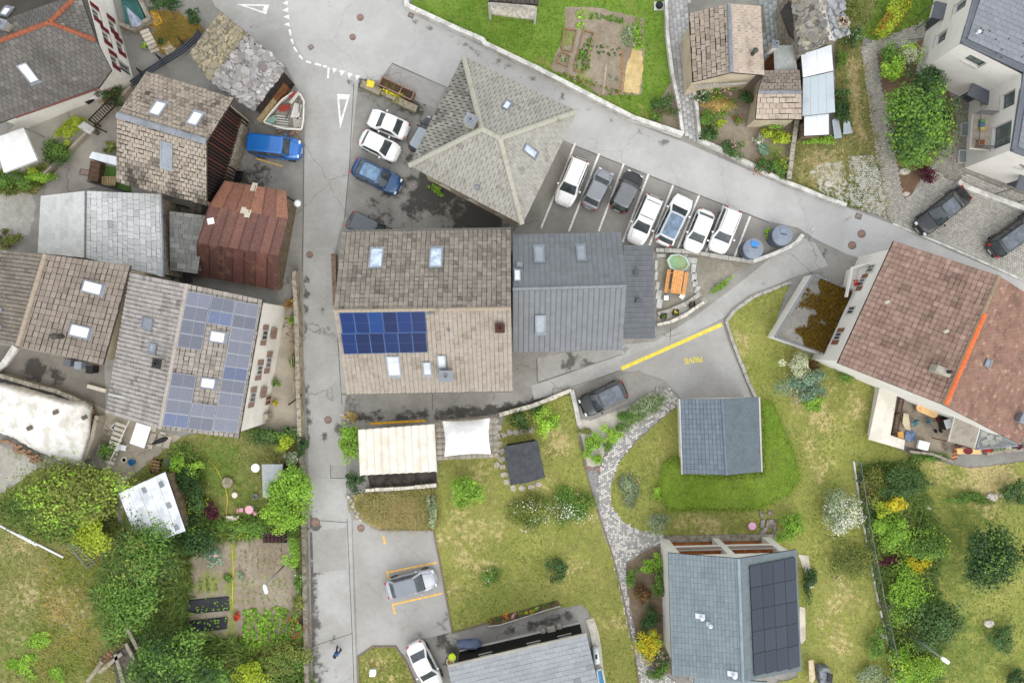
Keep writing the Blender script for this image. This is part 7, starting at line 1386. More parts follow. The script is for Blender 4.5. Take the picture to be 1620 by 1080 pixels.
bed_rows('onion_plants', 'light green row along the top edge of the vegetable garden', [(935,22),(935,30),(985,38),(985,28)], 2,10, 'mid', 20,.24)
bed_rows('climbing_beans', 'lush bean plants at the upper left of the vegetable garden', [(912,14),(926,14),(924,46),(913,44)], 2,7, 'fresh', 30,.22)
bed_rows('herb_plants', 'mixed herbs in the small square bed of the top garden', [(884,86),(900,92),(898,100),(881,98)], 2,4, 'mid', 16,.2)
bed_rows('seedlings', 'sparse seedlings in the middle small bed of the top garden', [(893,50),(910,52),(904,80),(890,78)], 3,6, 'grey', 8,.12)
bed_rows('cabbage_plants', 'pale cabbages in the lower bed of the top garden', [(960,115),(980,118),(980,128),(960,126)], 2,4, 'blue', 12,.17)
bed_rows('chive_plants', 'blue green tall clump at the right of the vegetable garden', [(984,40),(1005,42),(1003,74),(984,72)], 4,6, 'grey', 36,.3)
bed_rows('squash_plants', 'green squash leaves at the right corner of the vegetable garden', [(1000,30),(1016,34),(1016,78),(1004,78)], 3,7, 'bright', 30,.3)
bed_rows('border_plants', 'weedy border plants along the foot of the vegetable garden', [(880,112),(880,118),(1000,160),(1000,150)], 2,16, 'olive', 14,.22)
bed_rows('potato_plants', 'dense bright bean rows in the lower kitchen garden', [(384,966),(452,960),(464,1030),(384,1030)], 7,18, 'bright', 44,.3, jit=2.5)
bed_rows('carrot_rows', 'faint carrot seedlings in the upper kitchen garden bed', [(375,868),(450,866),(450,900),(376,902)], 8,10, 'olive', 8,.12)
bed_rows('salad_rows', 'salad seedling rows in the middle kitchen garden bed', [(378,915),(456,912),(460,952),(380,956)], 8,12, 'bright', 9,.13)
bed_rows('garden_weeds', 'weeds along the left side of the kitchen garden', [(300,915),(345,912),(350,935),(298,938)], 4,12, 'olive', 10,.16)

for lb_, pl_, hh_ in (('dense green undergrowth beneath the lower left trees', [(165,890),(200,850),(300,845),(296,1012),(380,1010),(386,1035),(486,1030),(489,1100),(215,1100),(180,1010),(150,950)], .55),('leafy undergrowth around the corrugated shed and beds', [(262,745),(290,700),(322,735),(325,800),(345,825),(480,800),(482,845),(350,850),(300,870),(250,870)], .45),('mixed undergrowth along the fenced border', [(1356,738),(1450,726),(1466,800),(1488,860),(1476,930),(1505,990),(1480,1040),(1490,1100),(1424,1100),(1404,1015),(1376,870)], .45),('green tangle below the wide light green tree', [(-20,805),(30,770),(180,745),(190,850),(140,860),(60,850)], .4)):
    grass_patch('undergrowth', lb_, pl_, 40, hh_, (C('#4e6c30', .8), C('#86a04a', .8)),(C('#8c8c48', .75), C('#a8a058', .75)),(),.05,.14, base_dry=.05, cat='undergrowth')
# street and garden furniture, small things
up = Vector((0,0,1)); Zv = lambda z: Vector((0,0, z))
def lamp(label, base, head, z, double=False):
    b0 = W(*base); h = W(*head, z); rt = root('street_lamp', label, 'street lamp', b0, 'street lamps'); b = MB(); top = Vector((b0.x, b0.y, z - .1)); b.tube([b0, b0 + Zv(z * .5), top], [.09,.075,.055], 10); b.build('pole', M('galvanised', C('#a4a8a8'), rough=.4, metal=.3), rt, smooth=True)
    b = MB(); b.tube([top, top.lerp(h, .6) + Zv(.12), h + Zv(.05)], .04,8); b.build('arm', _MC['galvanised'], rt, smooth=True); d = (h - top); d.z = 0; d.normalize(); Y = Vector((-d.y, d.x, 0))
    b = MB(); b.prism([(h + d * a + Y * c)[:2] for a, c in ((-.35,-.08),(-.1,-.17),(.4,-.15),(.45,0),(.4,.15),(-.1,.17),(-.35,.08))], z, z + .1); b.build('lamp_head', M('lamp_white', C('#e6e8ea', .85), rough=.4), rt, bevel=.02); b = MB(); b.box(h + d * .15 - Zv(.012),(.35,.2,.03), math.atan2(d.y, d.x)); b.build('diffuser', m_head, rt)
lamp('street lamp with white head leaning over the kitchen garden', (455,889),(420,930),5.6); lamp('street lamp rising from the bushes in the right border', (1430,996),(1494,1043),5.4)
b0 = W(452,311,3.2); rt = root('wall_lamp', 'white globe wall lamp on a black arm at the red shed', 'lamp', b0); b = MB(); h = W(471,322,3.3); b.tube([b0, h], .045); b.build('arm', m_trim, rt); b = MB(); b.lathe(h, [(.02,-.2),(.2,-.16),(.3,0),(.28,.1),(.12,.18)], 16); b.build('lamp_shade', _MC['lamp_white'], rt, smooth=True)
# stone trough and fountain
rt = root('stone_trough', 'mossy stone trough wall with rusty water basin near the junction', 'trough', W(617,152)); a, b_ = W(574,136), W(661,177); X = (b_ - a).normalized(); Y = Vector((-X.y, X.x, 0))
for f0, f1 in ((0,.35),(.36,.62),(.63,1.)): b = MB(); b.bar(a.lerp(b_, f0) + Zv(.35), a.lerp(b_, f1) + Zv(.35),.62 if f0 != .36 else .3,.7); b.build('stone_block', M('mossy_stone', C('#9c9484'), C('#7c7444'), s1=2.2, s2=9, var=.35), rt, bevel=.04)
c = W(628,145); q = [c + X * x + Y * y for x, y in ((-1.5,-.3),(1.6,-.3),(1.6,.45),(-1.5,.45))]; b = MB()
for i in range(4): b.bar(q[i] + Zv(.35), q[(i + 1) % 4] + Zv(.35),.09,.7)
b.bar(q[0].lerp(q[1], .62) + Zv(.35), q[3].lerp(q[2], .62) + Zv(.35),.07,.6); b.build('basin', _MC['rusty_iron'], rt); b = MB(); b.prism([v[:2] for v in q], .1,.2); b.build('basin_floor', M('wet_earth', C('#5a4c3c'), C('#7c6a34'), s1=3), rt)
b = MB(); b.box(W(586,133,.45),(.6,.5,.5),-.3); b.box(W(586,133,.72),(.64,.54,.06),-.3); b.build('yellow_box', M('yellow_plastic', C('#e8d040', .8)), None, label='yellow grit box at the end of the stone trough', cat='box', bevel=.03)
# junk boat
rt = root('old_boat', 'old white boat full of scrap beside the blue van', 'boat', W(455,180)); bo = [(417,193),(430,176),(446,158),(462,147),(474,148),(481,160),(480,190),(477,205),(452,204),(432,199)]; ce = W(456,182); vs0 = [W(*p, .9) for p in bo]; vs1 = [ce.lerp(W(*p, .1),.8) + Zv(.0) for p in bo]
for v in vs1: v.z = .1
b = MB(); n = len(bo)
for i in range(n): j = (i + 1) % n; b.face([vs1[i], vs1[j], vs0[j], vs0[i]]); b.bar(vs0[i], vs0[j], .12,.07)
b.build('hull', M('boat_white', C('#e4e0d6', .8), C('#9cb5a8'), s1=1.2, lo=.55, hi=.75), rt); b = MB(); b.prism([(ce.lerp(v, .9))[:2] for v in vs0], .35,.42); b.build('deck', M('boat_deck', C('#a8a096'), C('#8a8276'), s1=2), rt)
random.seed(12)
for i in range(6): b = MB(); p0 = W(443 + i * 3,186,.5); b.bar(W(437,183 + i * 4,.55), W(456,185 + i * 4,.55),.1,.05); b.build('slat', _MC['frame_white'], rt)
for x, y, sx, sy, rz, col, z, lb in ((469,176,1.3,.7,1.3, '#e6e2da', .55, 'white board'),(472,194,.9,.9,.1, '#bdb8ae', .55, 'grey board'),(450,171,1., .5,.2, '#a8483c', .62, 'red cloth'),(466,155,1.2,.25,.9, '#d8d4cc', .95, 'plank'),(456,180,1., .12,1.1, '#6a6a68', .7, 'pipe'),(474,166,1.4,.1,1.5, '#8a8a88', .8, 'pipe'),(463,150,.8,.2,.7, '#a5463a', .98, 'plank'),(430,190,.8,.5,.6, '#8fb3a6', .75, 'panel')):
    b = MB(); b.box(W(x, y, z),(sx, sy, .06), rz, t=C(col)); b.box(W(x, y, z + .04),(sx * .9, sy * .5,.03), rz + .05, t=tuple(v * .9 for v in C(col))); b.build('scrap_' + lb.split()[-1], M('scrap', tint=True, s2=9), rt)
for k, (x, y) in enumerate(((444,207),(463,210),(472,207))): b = MB(); b.box(W(x, y, .12),(.6,.35,.22), random.random()); b.build('support_block', M('brick_red', C('#b58672'), C('#a09488'), s1=4), rt, bevel=.03)
# skip / trailer by the barn
rt = root('handcart', 'black plastic handcart tub in front of the red shed', 'cart', W(372,280)); q = [W(363,290,.5), W(368,271,.5), W(384,272,.5), W(377,294,.5)]; b = MB(); b.prism([v[:2] for v in q], .3,.42)
for i in range(4): b.bar(q[i] + Zv(.05), q[(i + 1) % 4] + Zv(.05),.08,.35)
b.build('tub', m_trim, rt, bevel=.02)
for x, y in ((375,265),(377,289)): b = MB(); b.box(W(x, y, .15),(.4,.25,.3),.2); b.build('wood_block', _MC['pale_timber'], rt)
rt = root('covered_trailer', 'grey covered trailer tucked under the barn gable', 'trailer', W(344,290)); q = [W(333,296,1.1), W(339,261,1.1), W(356,265,1.1), W(350,300,1.1)]; b = MB(); b.prism([v[:2] for v in q], .4,1.05); b.build('box', m_lead, rt, bevel=.05); b = MB(); cc = sum(q, Vector()) / 4; b.prism([cc.lerp(v, .8)[:2] for v in q], 1.05,1.2); b.build('cover', M('tarp_grey', C('#aaaeb0'), C('#6c7072'), s1=2), rt, bevel=.06, seg=3)
# round containers
def container(px, py, label, lid):
    z = 1.6; c = W(px, py, z); c.z = 0; rt = root('waste_container', label, 'container', c, 'round buried waste containers'); b = MB(); b.lathe(c, [(.82,0),(.84,.1),(.84, z - .12),(.80, z - .1)], 32); b.build('body', M('grey_container', C('#5c6670'), C('#505a64'), rough=.5), rt, smooth=False)
    b = MB(); b.lathe(c + Zv(z - .1), [(.88,0),(.88,.08),(.8,.14),(.3,.24),(.05,.25)], 32); top = b.build('lid', M('container_top', C('#8b95a2'), C('#7d8794'), s1=1, rough=.4), rt, smooth=False)
    b = MB(); X = Vector((.1,.99,0)); Y = Vector((.99,-.1,0))
    P = [c + X * a + Y * s + Zv(z + .13 - .06 * abs(a)) for a, s in ((.1,-.06),(.1,.1),(.35,.34),(.55,.3),(.62,0),(.55,-.3),(.35,-.34))]; b.shape(P + [p + Zv(.06) for p in P], [tuple(range(7,14))] + [(i, (i + 1) % 7,7 + (i + 1) % 7,7 + i) for i in range(7)]); b.build('flap', lid, top, bevel=.01); b = MB(); b.tube([c + X * .1 - Y * .25 + Zv(z + .2), c + X * .05 + Zv(z + .24), c + X * .05 + Y * .3 + Zv(z + .2)], .025); b.build('handle', m_trim, top)
container(1192,393, 'grey round waste container with bright blue flap', M('blue_flap', C('#3f8be0', .85), rough=.4)); container(1238,372, 'grey round waste container with grey flap by the road', _MC['container_top'])
# picnic corner
rt = root('picnic_table', 'orange timber picnic table with two benches', 'picnic table', W(1068,447), None, math.radians(-8.5), local=True); m_pine = M('pine', C('#e0a468', .8), C('#cf9156', .8), s1=4, s2=25); Lp = 2.02
for k in range(5): b = MB(); b.box((-.36 + k * .18,0,.74),(.172, Lp, .05)); b.build('table_board', m_pine, rt, bevel=.008)
for s in (-1,1):
    for k in range(2): b = MB(); b.box((s * (.74 + k * .16) - (.16 if s > 0 else -.16) * .3,0,.44),(.15, Lp, .05)); b.build('bench_board', m_pine, rt, bevel=.008)
for yy in (-.75,.75):
    b = MB(); b.box((0, yy, .40),(1.7,.06,.09)); b.bar((-.35, yy, .7),(-.62, yy, 0),.08,.06); b.bar((.35, yy, .7),(.62, yy, 0),.08,.06); b.build('trestle', m_pine, rt)
rt = root('stone_basin', 'oval mossy stone basin with green water by the picnic table', 'basin', W(1074,416)); ring = [(1055,411),(1061,403),(1075,401),(1087,408),(1092,419),(1086,427),(1072,429),(1060,424)]; P = [W(*p, .5) for p in ring]; cc = sum(P, Vector()) / 8; b = MB()
for i in range(8): p, q = P[i], P[(i + 1) % 8]; pi, qi = cc.lerp(p, .8), cc.lerp(q, .8); lo = [Vector((v.x, v.y, 0)) for v in (p, q)]; b.face([lo[0], lo[1], q, p]); b.face([p, q, qi, pi]); b.face([pi, qi, qi - Zv(.2), pi - Zv(.2)])
b.build('rim', M('pale_green_stone', C('#b4c4b4', .8), C('#9aae9c')), rt, smooth=False); b = MB(); b.face([cc.lerp(p, .82) - Zv(.1) for p in P]); b.build('water', M('algae_water', C('#8fb489'), C('#a0a05c'), s1=1.2, rough=.15, bump=0), rt)
for x, y, r in ((1054,471,.0),(1079,468.5,-.6)): b = MB(); b.box(W(x, y, .2),(.42,.42,.06), r); b.box(W(x, y, .1),(.12,.12,.2), r); b.build('white_stool', m_blind, None, label='white square stool ' + ('left' if x < 1060 else 'right') + ' below the picnic table', cat='stool', bevel=.01)
for i, (x, y, t) in enumerate(((1049,500, 'left of three planters, green inside'),(1068,494, 'middle planter with dry yellow plant'),(1094,482, 'right dark empty planter'))):
    c = W(x, y); rt = root('wooden_planter', 'small square wooden planter in the kerb gravel, ' + t, 'planter', c, 'kerb planters'); b = MB()
    for s in (-1,1): b.box(c + Vector((s * .22,0,.18)),(.05,.5,.36)); b.box(c + Vector((0, s * .22,.18)),(.39,.05,.36))
    b.build('box', m_dkwood, rt); V, F, T = leaf_arrays(c + Zv(.34),(.2,.2,.12),60,.12, PAL[('mid', 'yellow', 'brown')[i]], 6, np.random.default_rng(i)); npmesh('plant', V, F, leaf_mat(), rt, T)
rt = root('edging_slabs', 'pale flat slabs edging the picnic gravel', 'paving slabs', W(1098,440)); random.seed(3); m_slab = M('granite_slab', C('#c2c2be', .78), C('#adada8'), s1=2)
for x, y, r, a, c_ in ((1095,412,-.1,.85,.5),(1097,425,1.45,.85,.42),(1098,438,1.5,.8,.45),(1100,448,1.45,.6,.45),(1103,458,1.2,.7,.4),(1038,420,1.5,.9,.25),(1038,436,1.45,.8,.28),(1040,452,1.4,.7,.35),(1042,466,1.4,.8,.45),(1043,480,1.4,.8,.5),(1082,405,-.05,.6,.35),(1046,404,0,.8,.3)): b = MB(); b.box(W(x, y, .06),(a, c_, .1), r); b.build('slab', m_slab, rt, bevel=.02)
# yellow barrier, parking sign post
rt = root('barrier_beam', 'long yellow timber barrier above the cream awning', 'barrier', W(628,666)); p, q = W(586,670,.9), W(673,665,.9); b = MB(); b.bar(p, q, .2,.14); b.build('beam', M('yellow_beam', C('#e2ad2c', .8), C('#cf9a24', .8), s1=3), rt, bevel=.02)
for f in (.04,.5,.96): c = p.lerp(q, f); b = MB(); b.bar(c - Zv(.07), Vector((c.x, c.y, 0)),.1,.1); b.build('post', m_dkwood, rt)
# bottom house forecourt
rt = root('covered_motorbike', 'motorbike under a grey blue cover beside the black clad house', 'motorbike', W(742,1016), None, math.radians(0), local=True); L2 = [(-1.05,.12,.55),(-.8,.3,.75),(-.3,.36,1.0),(.2,.4,1.1),(.6,.45,1.15),(.95,.3,.8),(1.1,.1,.6)]; b = MB(); vs = []
for x, hw_, z in L2: vs += [Vector((x, -hw_, .05)), Vector((x, -hw_ * .8, z * .6)), Vector((x, -hw_ * .2, z)), Vector((x, hw_ * .2, z)), Vector((x, hw_ * .8, z * .6)), Vector((x, hw_, .05))]
b.shape(vs, [(i * 6 + j, i * 6 + j + 1, i * 6 + 7 + j, i * 6 + 6 + j) for i in range(6) for j in range(5)] + [(0,1,2,3,4,5),(41,40,39,38,37,36)]); b.build('cover', M('bike_cover', C('#6b7894'), C('#56627c'), s1=2, rough=.6), rt, smooth=True, bevel=0)
for xx in (-.75,.75): b = MB(); b.tube([(xx, -.06,.28),(xx, .06,.28)], .28,18); b.build('wheel', m_tyre, rt)
for x, y, col, lb, soil in ((716,1035, '#cfe81e', 'lime green round flower pot by the black clad house', 0),(713,1042, '#e0d8a8', 'cream rimmed flower pot with brown earth', 1)):
    c = W(x, y); rt = root('flower_pot', lb, 'flower pot', c, 'pots at the black clad house'); b = MB(); b.lathe(c, [(.2,0),(.3,.45),(.33,.47),(.33,.55),(.27,.55),(.26,.48)], 20); b.build('pot', M('pot_' + col[1:], C(col, .85), rough=.4), rt, smooth=False); b = MB(); b.lathe(c + Zv(.49), [(.265,0),(.2,.03),(.05,.05)], 16); b.build('earth', M('pot_earth', C('#8a6a4a')) if soil else M('pot_' + col[1:], C(col)), rt)
rt = root('stone_bench', 'pale stone bench with two cushions before the black clad house', 'bench', W(872,993)); rz = math.radians(13)
for dx, dy, sx, sy, sz in ((0,0,.75,.5,.5),(-.72,-.12,.4,.4,.42),(.72,.18,.4,.4,.42)): b = MB(); b.box(W(872,993) + Vector((dx * math.cos(rz), dx * math.sin(rz) + dy * .3, sz / 2)),(sx, sy, sz), rz); b.build('seat_block', M('bench_stone', C('#b9b0a6'), C('#a49a90'), s1=3), rt, bevel=.05)
rt = root('flower_border', 'narrow black edged flower border on the lawn by the dark house', 'flower bed', W(825,975)); bp = [(771,981),(782,975),(820,966),(860,954),(882,949),(886,956),(862,963),(822,976),(790,986),(774,988)]; b = MB(); b.prism([tuple(W(*p))[:2] for p in bp], .02,.14); b.build('soil', _MC['wet_earth'], rt); b = MB(); b.strip([tuple(W(*p))[:2] for p in ((772,989),(790,987),(822,977),(862,964),(886,957))], .07,0,.2); b.build('edging', _MC['frame_white'], rt)
for i, (x, y, pal) in enumerate(((776,981, 'rust'),(788,979, 'dark'),(801,974, 'orange'),(812,973, 'pink'),(822,971, 'olive'),(832,969, 'lime'),(841,966, 'yellow'),(850,962, 'fresh'),(862,958, 'mid'),(876,953, 'dark'))): V, F, T = leaf_arrays(W(x, y, .25),(.26,.24,.18),90,.12, PAL[pal], 6, np.random.default_rng(40 + i)); npmesh('flower_clump', V, F, leaf_mat(), rt, T)
b = MB(); b.strip([tuple(W(*p))[:2] for p in ((933,978),(940,1000),(944,1020),(948,1060),(956,1100))], .75,.0,.08); b.build('pebble_strip', ground_mat('white_pebbles', C('#d8d2c4'), C('#c6c0b2'), C('#a8a294'),0, grain=.4, fs=16), None, kind='structure')
rt = root('gas_tank', 'small white capsule tank beside the grey shingled house', 'tank', W(943,1036)); c = W(943,1036,.4); b = MB(); d = Vector((.12,-1,0)).normalized(); b.tube([c - d * .75, c - d * .65, c + d * .65, c + d * .75], [.12,.28,.28,.12], 14); b.build('tank', M('tank_white', C('#dfe6ea', .85), rough=.35), rt, smooth=True); b = MB(); b.box(c + Zv(.28),(.16,.4,.1),.1); b.build('valve_cover', m_trim, rt, bevel=.03)
for s in (-.45,.45): b = MB(); b.box(c + d * s - Zv(.28),(.5,.1,.24),.1); b.build('foot', m_lead, rt)
rt = root('paddling_pool', 'blue water pool at the bottom edge beside the dark house', 'pool', W(949,1072)); b = MB(); pp = [(943,1056),(951,1054),(960,1096),(950,1098)]; q = [W(*p) for p in pp]; b.prism([v[:2] for v in q], .05,.4); b.build('water', M('pool_blue', C('#2f8fc0', .8), C('#3a7fae', .8), rough=.1, bump=0), rt); b = MB()
for i in range(4): b.bar(q[i] + Zv(.25), q[(i + 1) % 4] + Zv(.25),.1,.5)
b.build('rim', _MC['tank_white'], rt)
# solar house garden
c = W(1190,832,.7); rt = root('garden_table', 'pink round garden table on the lawn by the ledge', 'table', Vector((c.x, c.y, 0))); b = MB(); b.lathe(c, [(.33,-.03),(.34,0),(.3,.02)], 28); b.build('table_top', M('pink_plastic', C('#f0b4d8', .85), rough=.4), rt); b = MB(); b.tube([c - Zv(.02), c - Zv(.66)], .03); b.lathe(c - Zv(.68), [(.2,0),(.18,.03)], 14); b.build('leg', m_lead, rt)
rt = root('stone_steps', 'rough stone slabs beside the pink garden table', 'paving slabs', W(1213,825)); random.seed(8)
for x, y, a, c_ in ((1205,812,.4,.7),(1219,811,.45,.4),(1206,828,.35,.8),(1220,828,.9,.8),(1207,842,.5,.5),(1220,846,.7,.45),(1211,837,.4,.4),(1226,840,.3,.6)): b = MB(); b.box(W(x, y, .1),(a, c_, .14 + random.random() * .1), random.uniform(-.3,.3)); b.build('slab', M('dark_slab', C('#a39a90'), C('#6f675e'), s1=3), rt, bevel=.04)
for k, pp in enumerate(([(1262,876),(1278,878),(1287,928),(1280,930),(1272,905)], [(1264,958),(1273,960),(1274,1010),(1268,1018),(1264,1012)])): b = MB(); b.prism([tuple(W(*p))[:2] for p in pp], .03,.12); b.build('concrete_pad', M('pale_concrete', C('#d2c9b8', .8), C('#c0b7a6')), None, label=('upper' if k == 0 else 'lower') + ' pale concrete pad along the solar house wall', cat='paving', bevel=.02)
rt = root('garden_bench', 'oak garden bench table at the bottom near the covered grill', 'bench', W(1283,1060)); b = MB(); b.prism([tuple(W(*p, .7))[:2] for p in ((1279,1044),(1287,1043),(1290,1072),(1286,1079),(1280,1078))], .66,.72); b.build('table_top', M('oak_pale', C('#d0c0a0', .8), C('#bfae8c'), s1=4), rt, bevel=.02); b = MB(); b.tube([W(1283,1050,.66), W(1283,1050,0)], .05); b.tube([W(1285,1070,.66), W(1285,1070,0)], .05); b.build('leg', m_brown, rt)
rt = root('covered_grill', 'grill with grey black cover by the oak bench', 'grill', W(1305,1067)); b = MB(); b.prism([tuple(W(*p, .9))[:2] for p in ((1296,1056),(1312,1055),(1318,1082),(1298,1084))], .1,.95); b.build('cover', M('grill_cover', C('#8c9196'), C('#5f6468'), s1=2), rt, bevel=.1, seg=3); b = MB(); b.prism([tuple(W(*p, 1.))[:2] for p in ((1309,1064),(1318,1066),(1316,1080),(1308,1078))], .95,1.05); b.build('lid', m_trim, rt, bevel=.04)
# loose stones on the right lawn
m_rock = M('pale_rock', C('#cfc8ba', .8), C('#a9a294'), s1=3, s2=9, var=.25)
def rock(px, py, r, label, cat='rock', sy=.7, g_=None):
    b = MB(); c = W(px, py); R = m(r); rg = random.Random(int(px * 7 + py)); prof = [(.8,0),(1., .25),(.85,.55),(.4,.7)]; n = 8; vs = []; 
    for k, z in prof: vs += [c + Vector((math.cos(i * .785) * R * k * rg.uniform(.8,1.15), math.sin(i * .785) * R * k * sy * rg.uniform(.8,1.15), z * R * .9)) for i in range(n)]
    b.shape(vs, [(q * n + i, q * n + (i + 1) % n, q * n + n + (i + 1) % n, q * n + n + i) for q in range(3) for i in range(n)] + [tuple(range(24,32))]); b.build('rock', m_rock, None, label=label, cat=cat, group=g_)
for a in ((1566,786,11, 'wide white boulder above the right lawn'),(1584,783,5, 'small pale stone next to the wide white boulder'),(1520,783,4.5, 'small white stone in the dry strip'),(1465,803,8, 'tall pale boulder left on the right lawn'),(1563,985,9, 'pale stone slab lying on the lower right lawn'),(1401,162,5, 'rounded beige stone by the footpath, upper'),(1402,171,4.5, 'rounded beige stone by the footpath, lower'),(1430,272,9, 'white stone at the foot of the big tree bed'),(1433,307,6, 'white stone at the tip of the apartment bed'),(1424,1002,6, 'grey stone by the fence base'),(1395,1005,7, 'stone heap left of the fence base'),(1003,870,6, 'pale edging stone at the path border head'),(1310,292,9, 'flat white stone in the dry meadow patch')): rock(*a, g_='loose stones')
# fence on the right
rt = root('mesh_fence', 'long wire mesh fence on a concrete base along the border', 'fence', W(1372,870)); fp = [(1349,728),(1358,790),(1372,870),(1388,950),(1404,1020),(1420,1100)]; b = MB(); b.strip([tuple(W(*p))[:2] for p in fp], .12,-.02,.22); b.build('base', m_wc, rt)
pts = []
for i in range(len(fp) - 1):
    for k in range(2): f = k / 2; pts.append(W(fp[i][0] * (1 - f) + fp[i + 1][0] * f, fp[i][1] * (1 - f) + fp[i + 1][1] * f))
pts.append(W(*fp[-1])); N = Nodes('wire_mesh'); tr = N.n('ShaderNodeBsdfTransparent'); df = N.n('ShaderNodeBsdfDiffuse'); df.inputs[0].default_value = (.25,.3,.27,1); mx = N.n('ShaderNodeMixShader'); ck = N.n('ShaderNodeTexChecker'); ck.inputs['Scale'].default_value = 26; N.l(N.tc.outputs['Object'], ck.inputs[0]); mx.inputs[0].default_value = .12; N.l(tr.outputs[0], mx.inputs[1]); N.l(df.outputs[0], mx.inputs[2]); N.l(mx.outputs[0], N.out.inputs[0]); m_mesh = N.m
for i, p in enumerate(pts):
    b = MB(); b.tube([p, p + Zv(1.5)], .035,6); b.build('post', m_lead, rt)
    if i < len(pts) - 1: q = pts[i + 1]; b = MB(); b.face([p + Zv(.28), q + Zv(.28), q + Zv(1.45), p + Zv(1.45)]); b.build('mesh_panel', m_mesh, rt); b = MB(); b.tube([p + Zv(1.46), q + Zv(1.46)], .018,5); b.build('top_wire', m_lead, rt)
# right roof terrace furniture
c = W(1467,649, TZ + .75); rt = root('oval_table', 'oval pale wooden table on the cluttered terrace', 'table', Vector((c.x, c.y, TZ)), None, math.radians(-24), local=True); b = MB(); pr = [(.62 * (1 if math.cos(t) > 0 else -1) + .38 * math.cos(t) if 1 else 0,.38 * math.sin(t)) for t in np.linspace(0,2 * math.pi, 29)[:-1]]; b.prism(pr, .7,.75); b.build('table_top', M('oval_wood', C('#ecc48c', .82), C('#e0b276', .8), s1=1.5), rt, bevel=.01)
for a in (-.6,.6):
    for s in (-.22,.22): b = MB(); b.tube([(a, s, .7),(a, s, 0)], .03); b.build('leg', m_pine, rt)
def chair(px, py, rz, label, mat, z0=0., s=1., g_=None):
    c = W(px, py, z0); rt = root('garden_chair', label, 'chair', c, g_, rz, local=True); b = MB()
    for i in range(5): b.box(((i - 2) * .085 * s, 0,.43 * s),(.07 * s, .42 * s, .03))
    b.build('seat', mat, rt); b = MB()
    for i in range(4): b.box(((i - 1.5) * .1 * s, .23 * s, .68 * s),(.07 * s, .03,.45 * s))
    b.box((0,.23 * s, .92 * s),(.45 * s, .04,.06)); b.build('backrest', mat, rt)
    for a in (-1,1):
        for q in (-1,1): b = MB(); b.tube([(a * .19 * s, q * .19 * s, .42 * s),(a * .21 * s, q * .21 * s, 0)], .02); b.build('leg', mat, rt)
    return rt
m_teal = M('teal_paint', C('#4f8088'), C('#44727a')); chair(1443,668,.5, 'teal slatted chair nearer the white flat roof', m_teal, TZ, 1.1, 'terrace chairs'); chair(1465,665,2.6, 'small teal chair under the oval table', m_teal, TZ, .9, 'terrace chairs'); chair(1480,663,1.5, 'dark red chair beside the grill cart', M('dark_red', C('#7c2c30')), TZ, .8, 'terrace chairs')
rt = root('grill_cart', 'black grill cart with white cloth on the terrace', 'grill', W(1489,668, TZ)); c = W(1489,668, TZ); b = MB(); b.box(c + Zv(.5),(.7,.95,.9),.3); b.build('cart', m_dkwood, rt, bevel=.03); b = MB(); b.box(c + Zv(.98),(.6,.8,.05),.3); b.build('white_cloth', m_blind, rt, bevel=.02)
for dx in (-.3,.15): b = MB(); b.tube([c + Vector((dx - .35,-.75,.18)), c + Vector((dx - .25,-.7,.18))], .18,14); b.build('wheel', m_tyre, rt)
rt = root('slatted_bench', 'long dark slatted bench beside the white flat roof', 'bench', W(1417,650, TZ)); p, q = W(1424,620, TZ), W(1411,688, TZ); n_ = 17
for i in range(n_): c = p.lerp(q, (i + .5) / n_); b = MB(); b.box(c + Zv(.45),(.55,.11,.05),.2); b.build('slat', M('slat_wood', C('#6c5444'), C('#57432f'), s1=4), rt)
b = MB(); b.bar(p + Zv(.38) + Vector((-.2,0,0)), q + Zv(.38) + Vector((-.2,0,0)),.06,.1); b.bar(p + Zv(.38) + Vector((.2,0,0)), q + Zv(.38) + Vector((.2,0,0)),.06,.1)
for f in (.05,.5,.95): b.box(p.lerp(q, f) + Zv(.18),(.5,.08,.36),.2)
b.build('bench_frame', m_dkwood, rt)
b = MB(); b.prism([tuple(W(*v, TZ))[:2] for v in ((1426,652),(1434,654),(1437,680),(1429,678),(1424,668))], TZ + .3, TZ + .36); b.tube([W(1428,660, TZ), W(1428,660, TZ + .32)], .04); b.tube([W(1433,675, TZ), W(1433,675, TZ + .32)], .04); b.build('sun_lounger', M('pale_canvas', C('#d4c4a4', .8)), None, label='pale folded lounger on the terrace', cat='lounger', bevel=.02)
b = MB(); c = W(1439,689, TZ); b.lathe(c, [(.5,.02),(.52,.1),(.3,.16),(.05,.18)], 14); b.build('paddling_mat', M('blue_mat', C('#7c8fae'), C('#5f7090'), s1=4), None, label='grey blue round mat on the terrace floor', cat='mat')
b = MB(); b.box(W(1424,688, TZ + .2),(.4,.55,.4),.1); b.box(W(1424,688, TZ + .42),(.44,.59,.04),.1); b.build('orange_crate', M('orange_wood', C('#d8a050', .8)), None, label='orange wooden box in the terrace corner', cat='box', bevel=.01)
b = MB(); b.box(W(1460,704, TZ + .3),(.75,.7,.6),-.25); b.box(W(1460,704, TZ + .63),(.8,.75,.06),-.25); b.build('white_cabinet', m_blind, None, label='white low cabinet at the terrace edge', cat='cabinet', bevel=.02)
rt = root('timber_table', 'orange timber table with red dish at the terrace stairs', 'table', W(1532,712)); q = [W(1514,709,.9), W(1551,709,.9), W(1553,718,.9), W(1515,718,.9)]; b = MB(); b.prism([v[:2] for v in q], .85,.9); b.build('table_top', _MC['oval_wood'], rt)
for v in q: b = MB(); b.tube([Vector((v.x, v.y, .86)), Vector((v.x, v.y, 0))], .04); b.build('leg', m_pine, rt)
b = MB(); b.lathe(W(1531,713,.9), [(.22,0),(.28,.06),(.2,.04)], 14, sx=1.5); b.build('dish', _MC['dark_red'], None, label='dark red oval dish on the timber table', cat='dish')
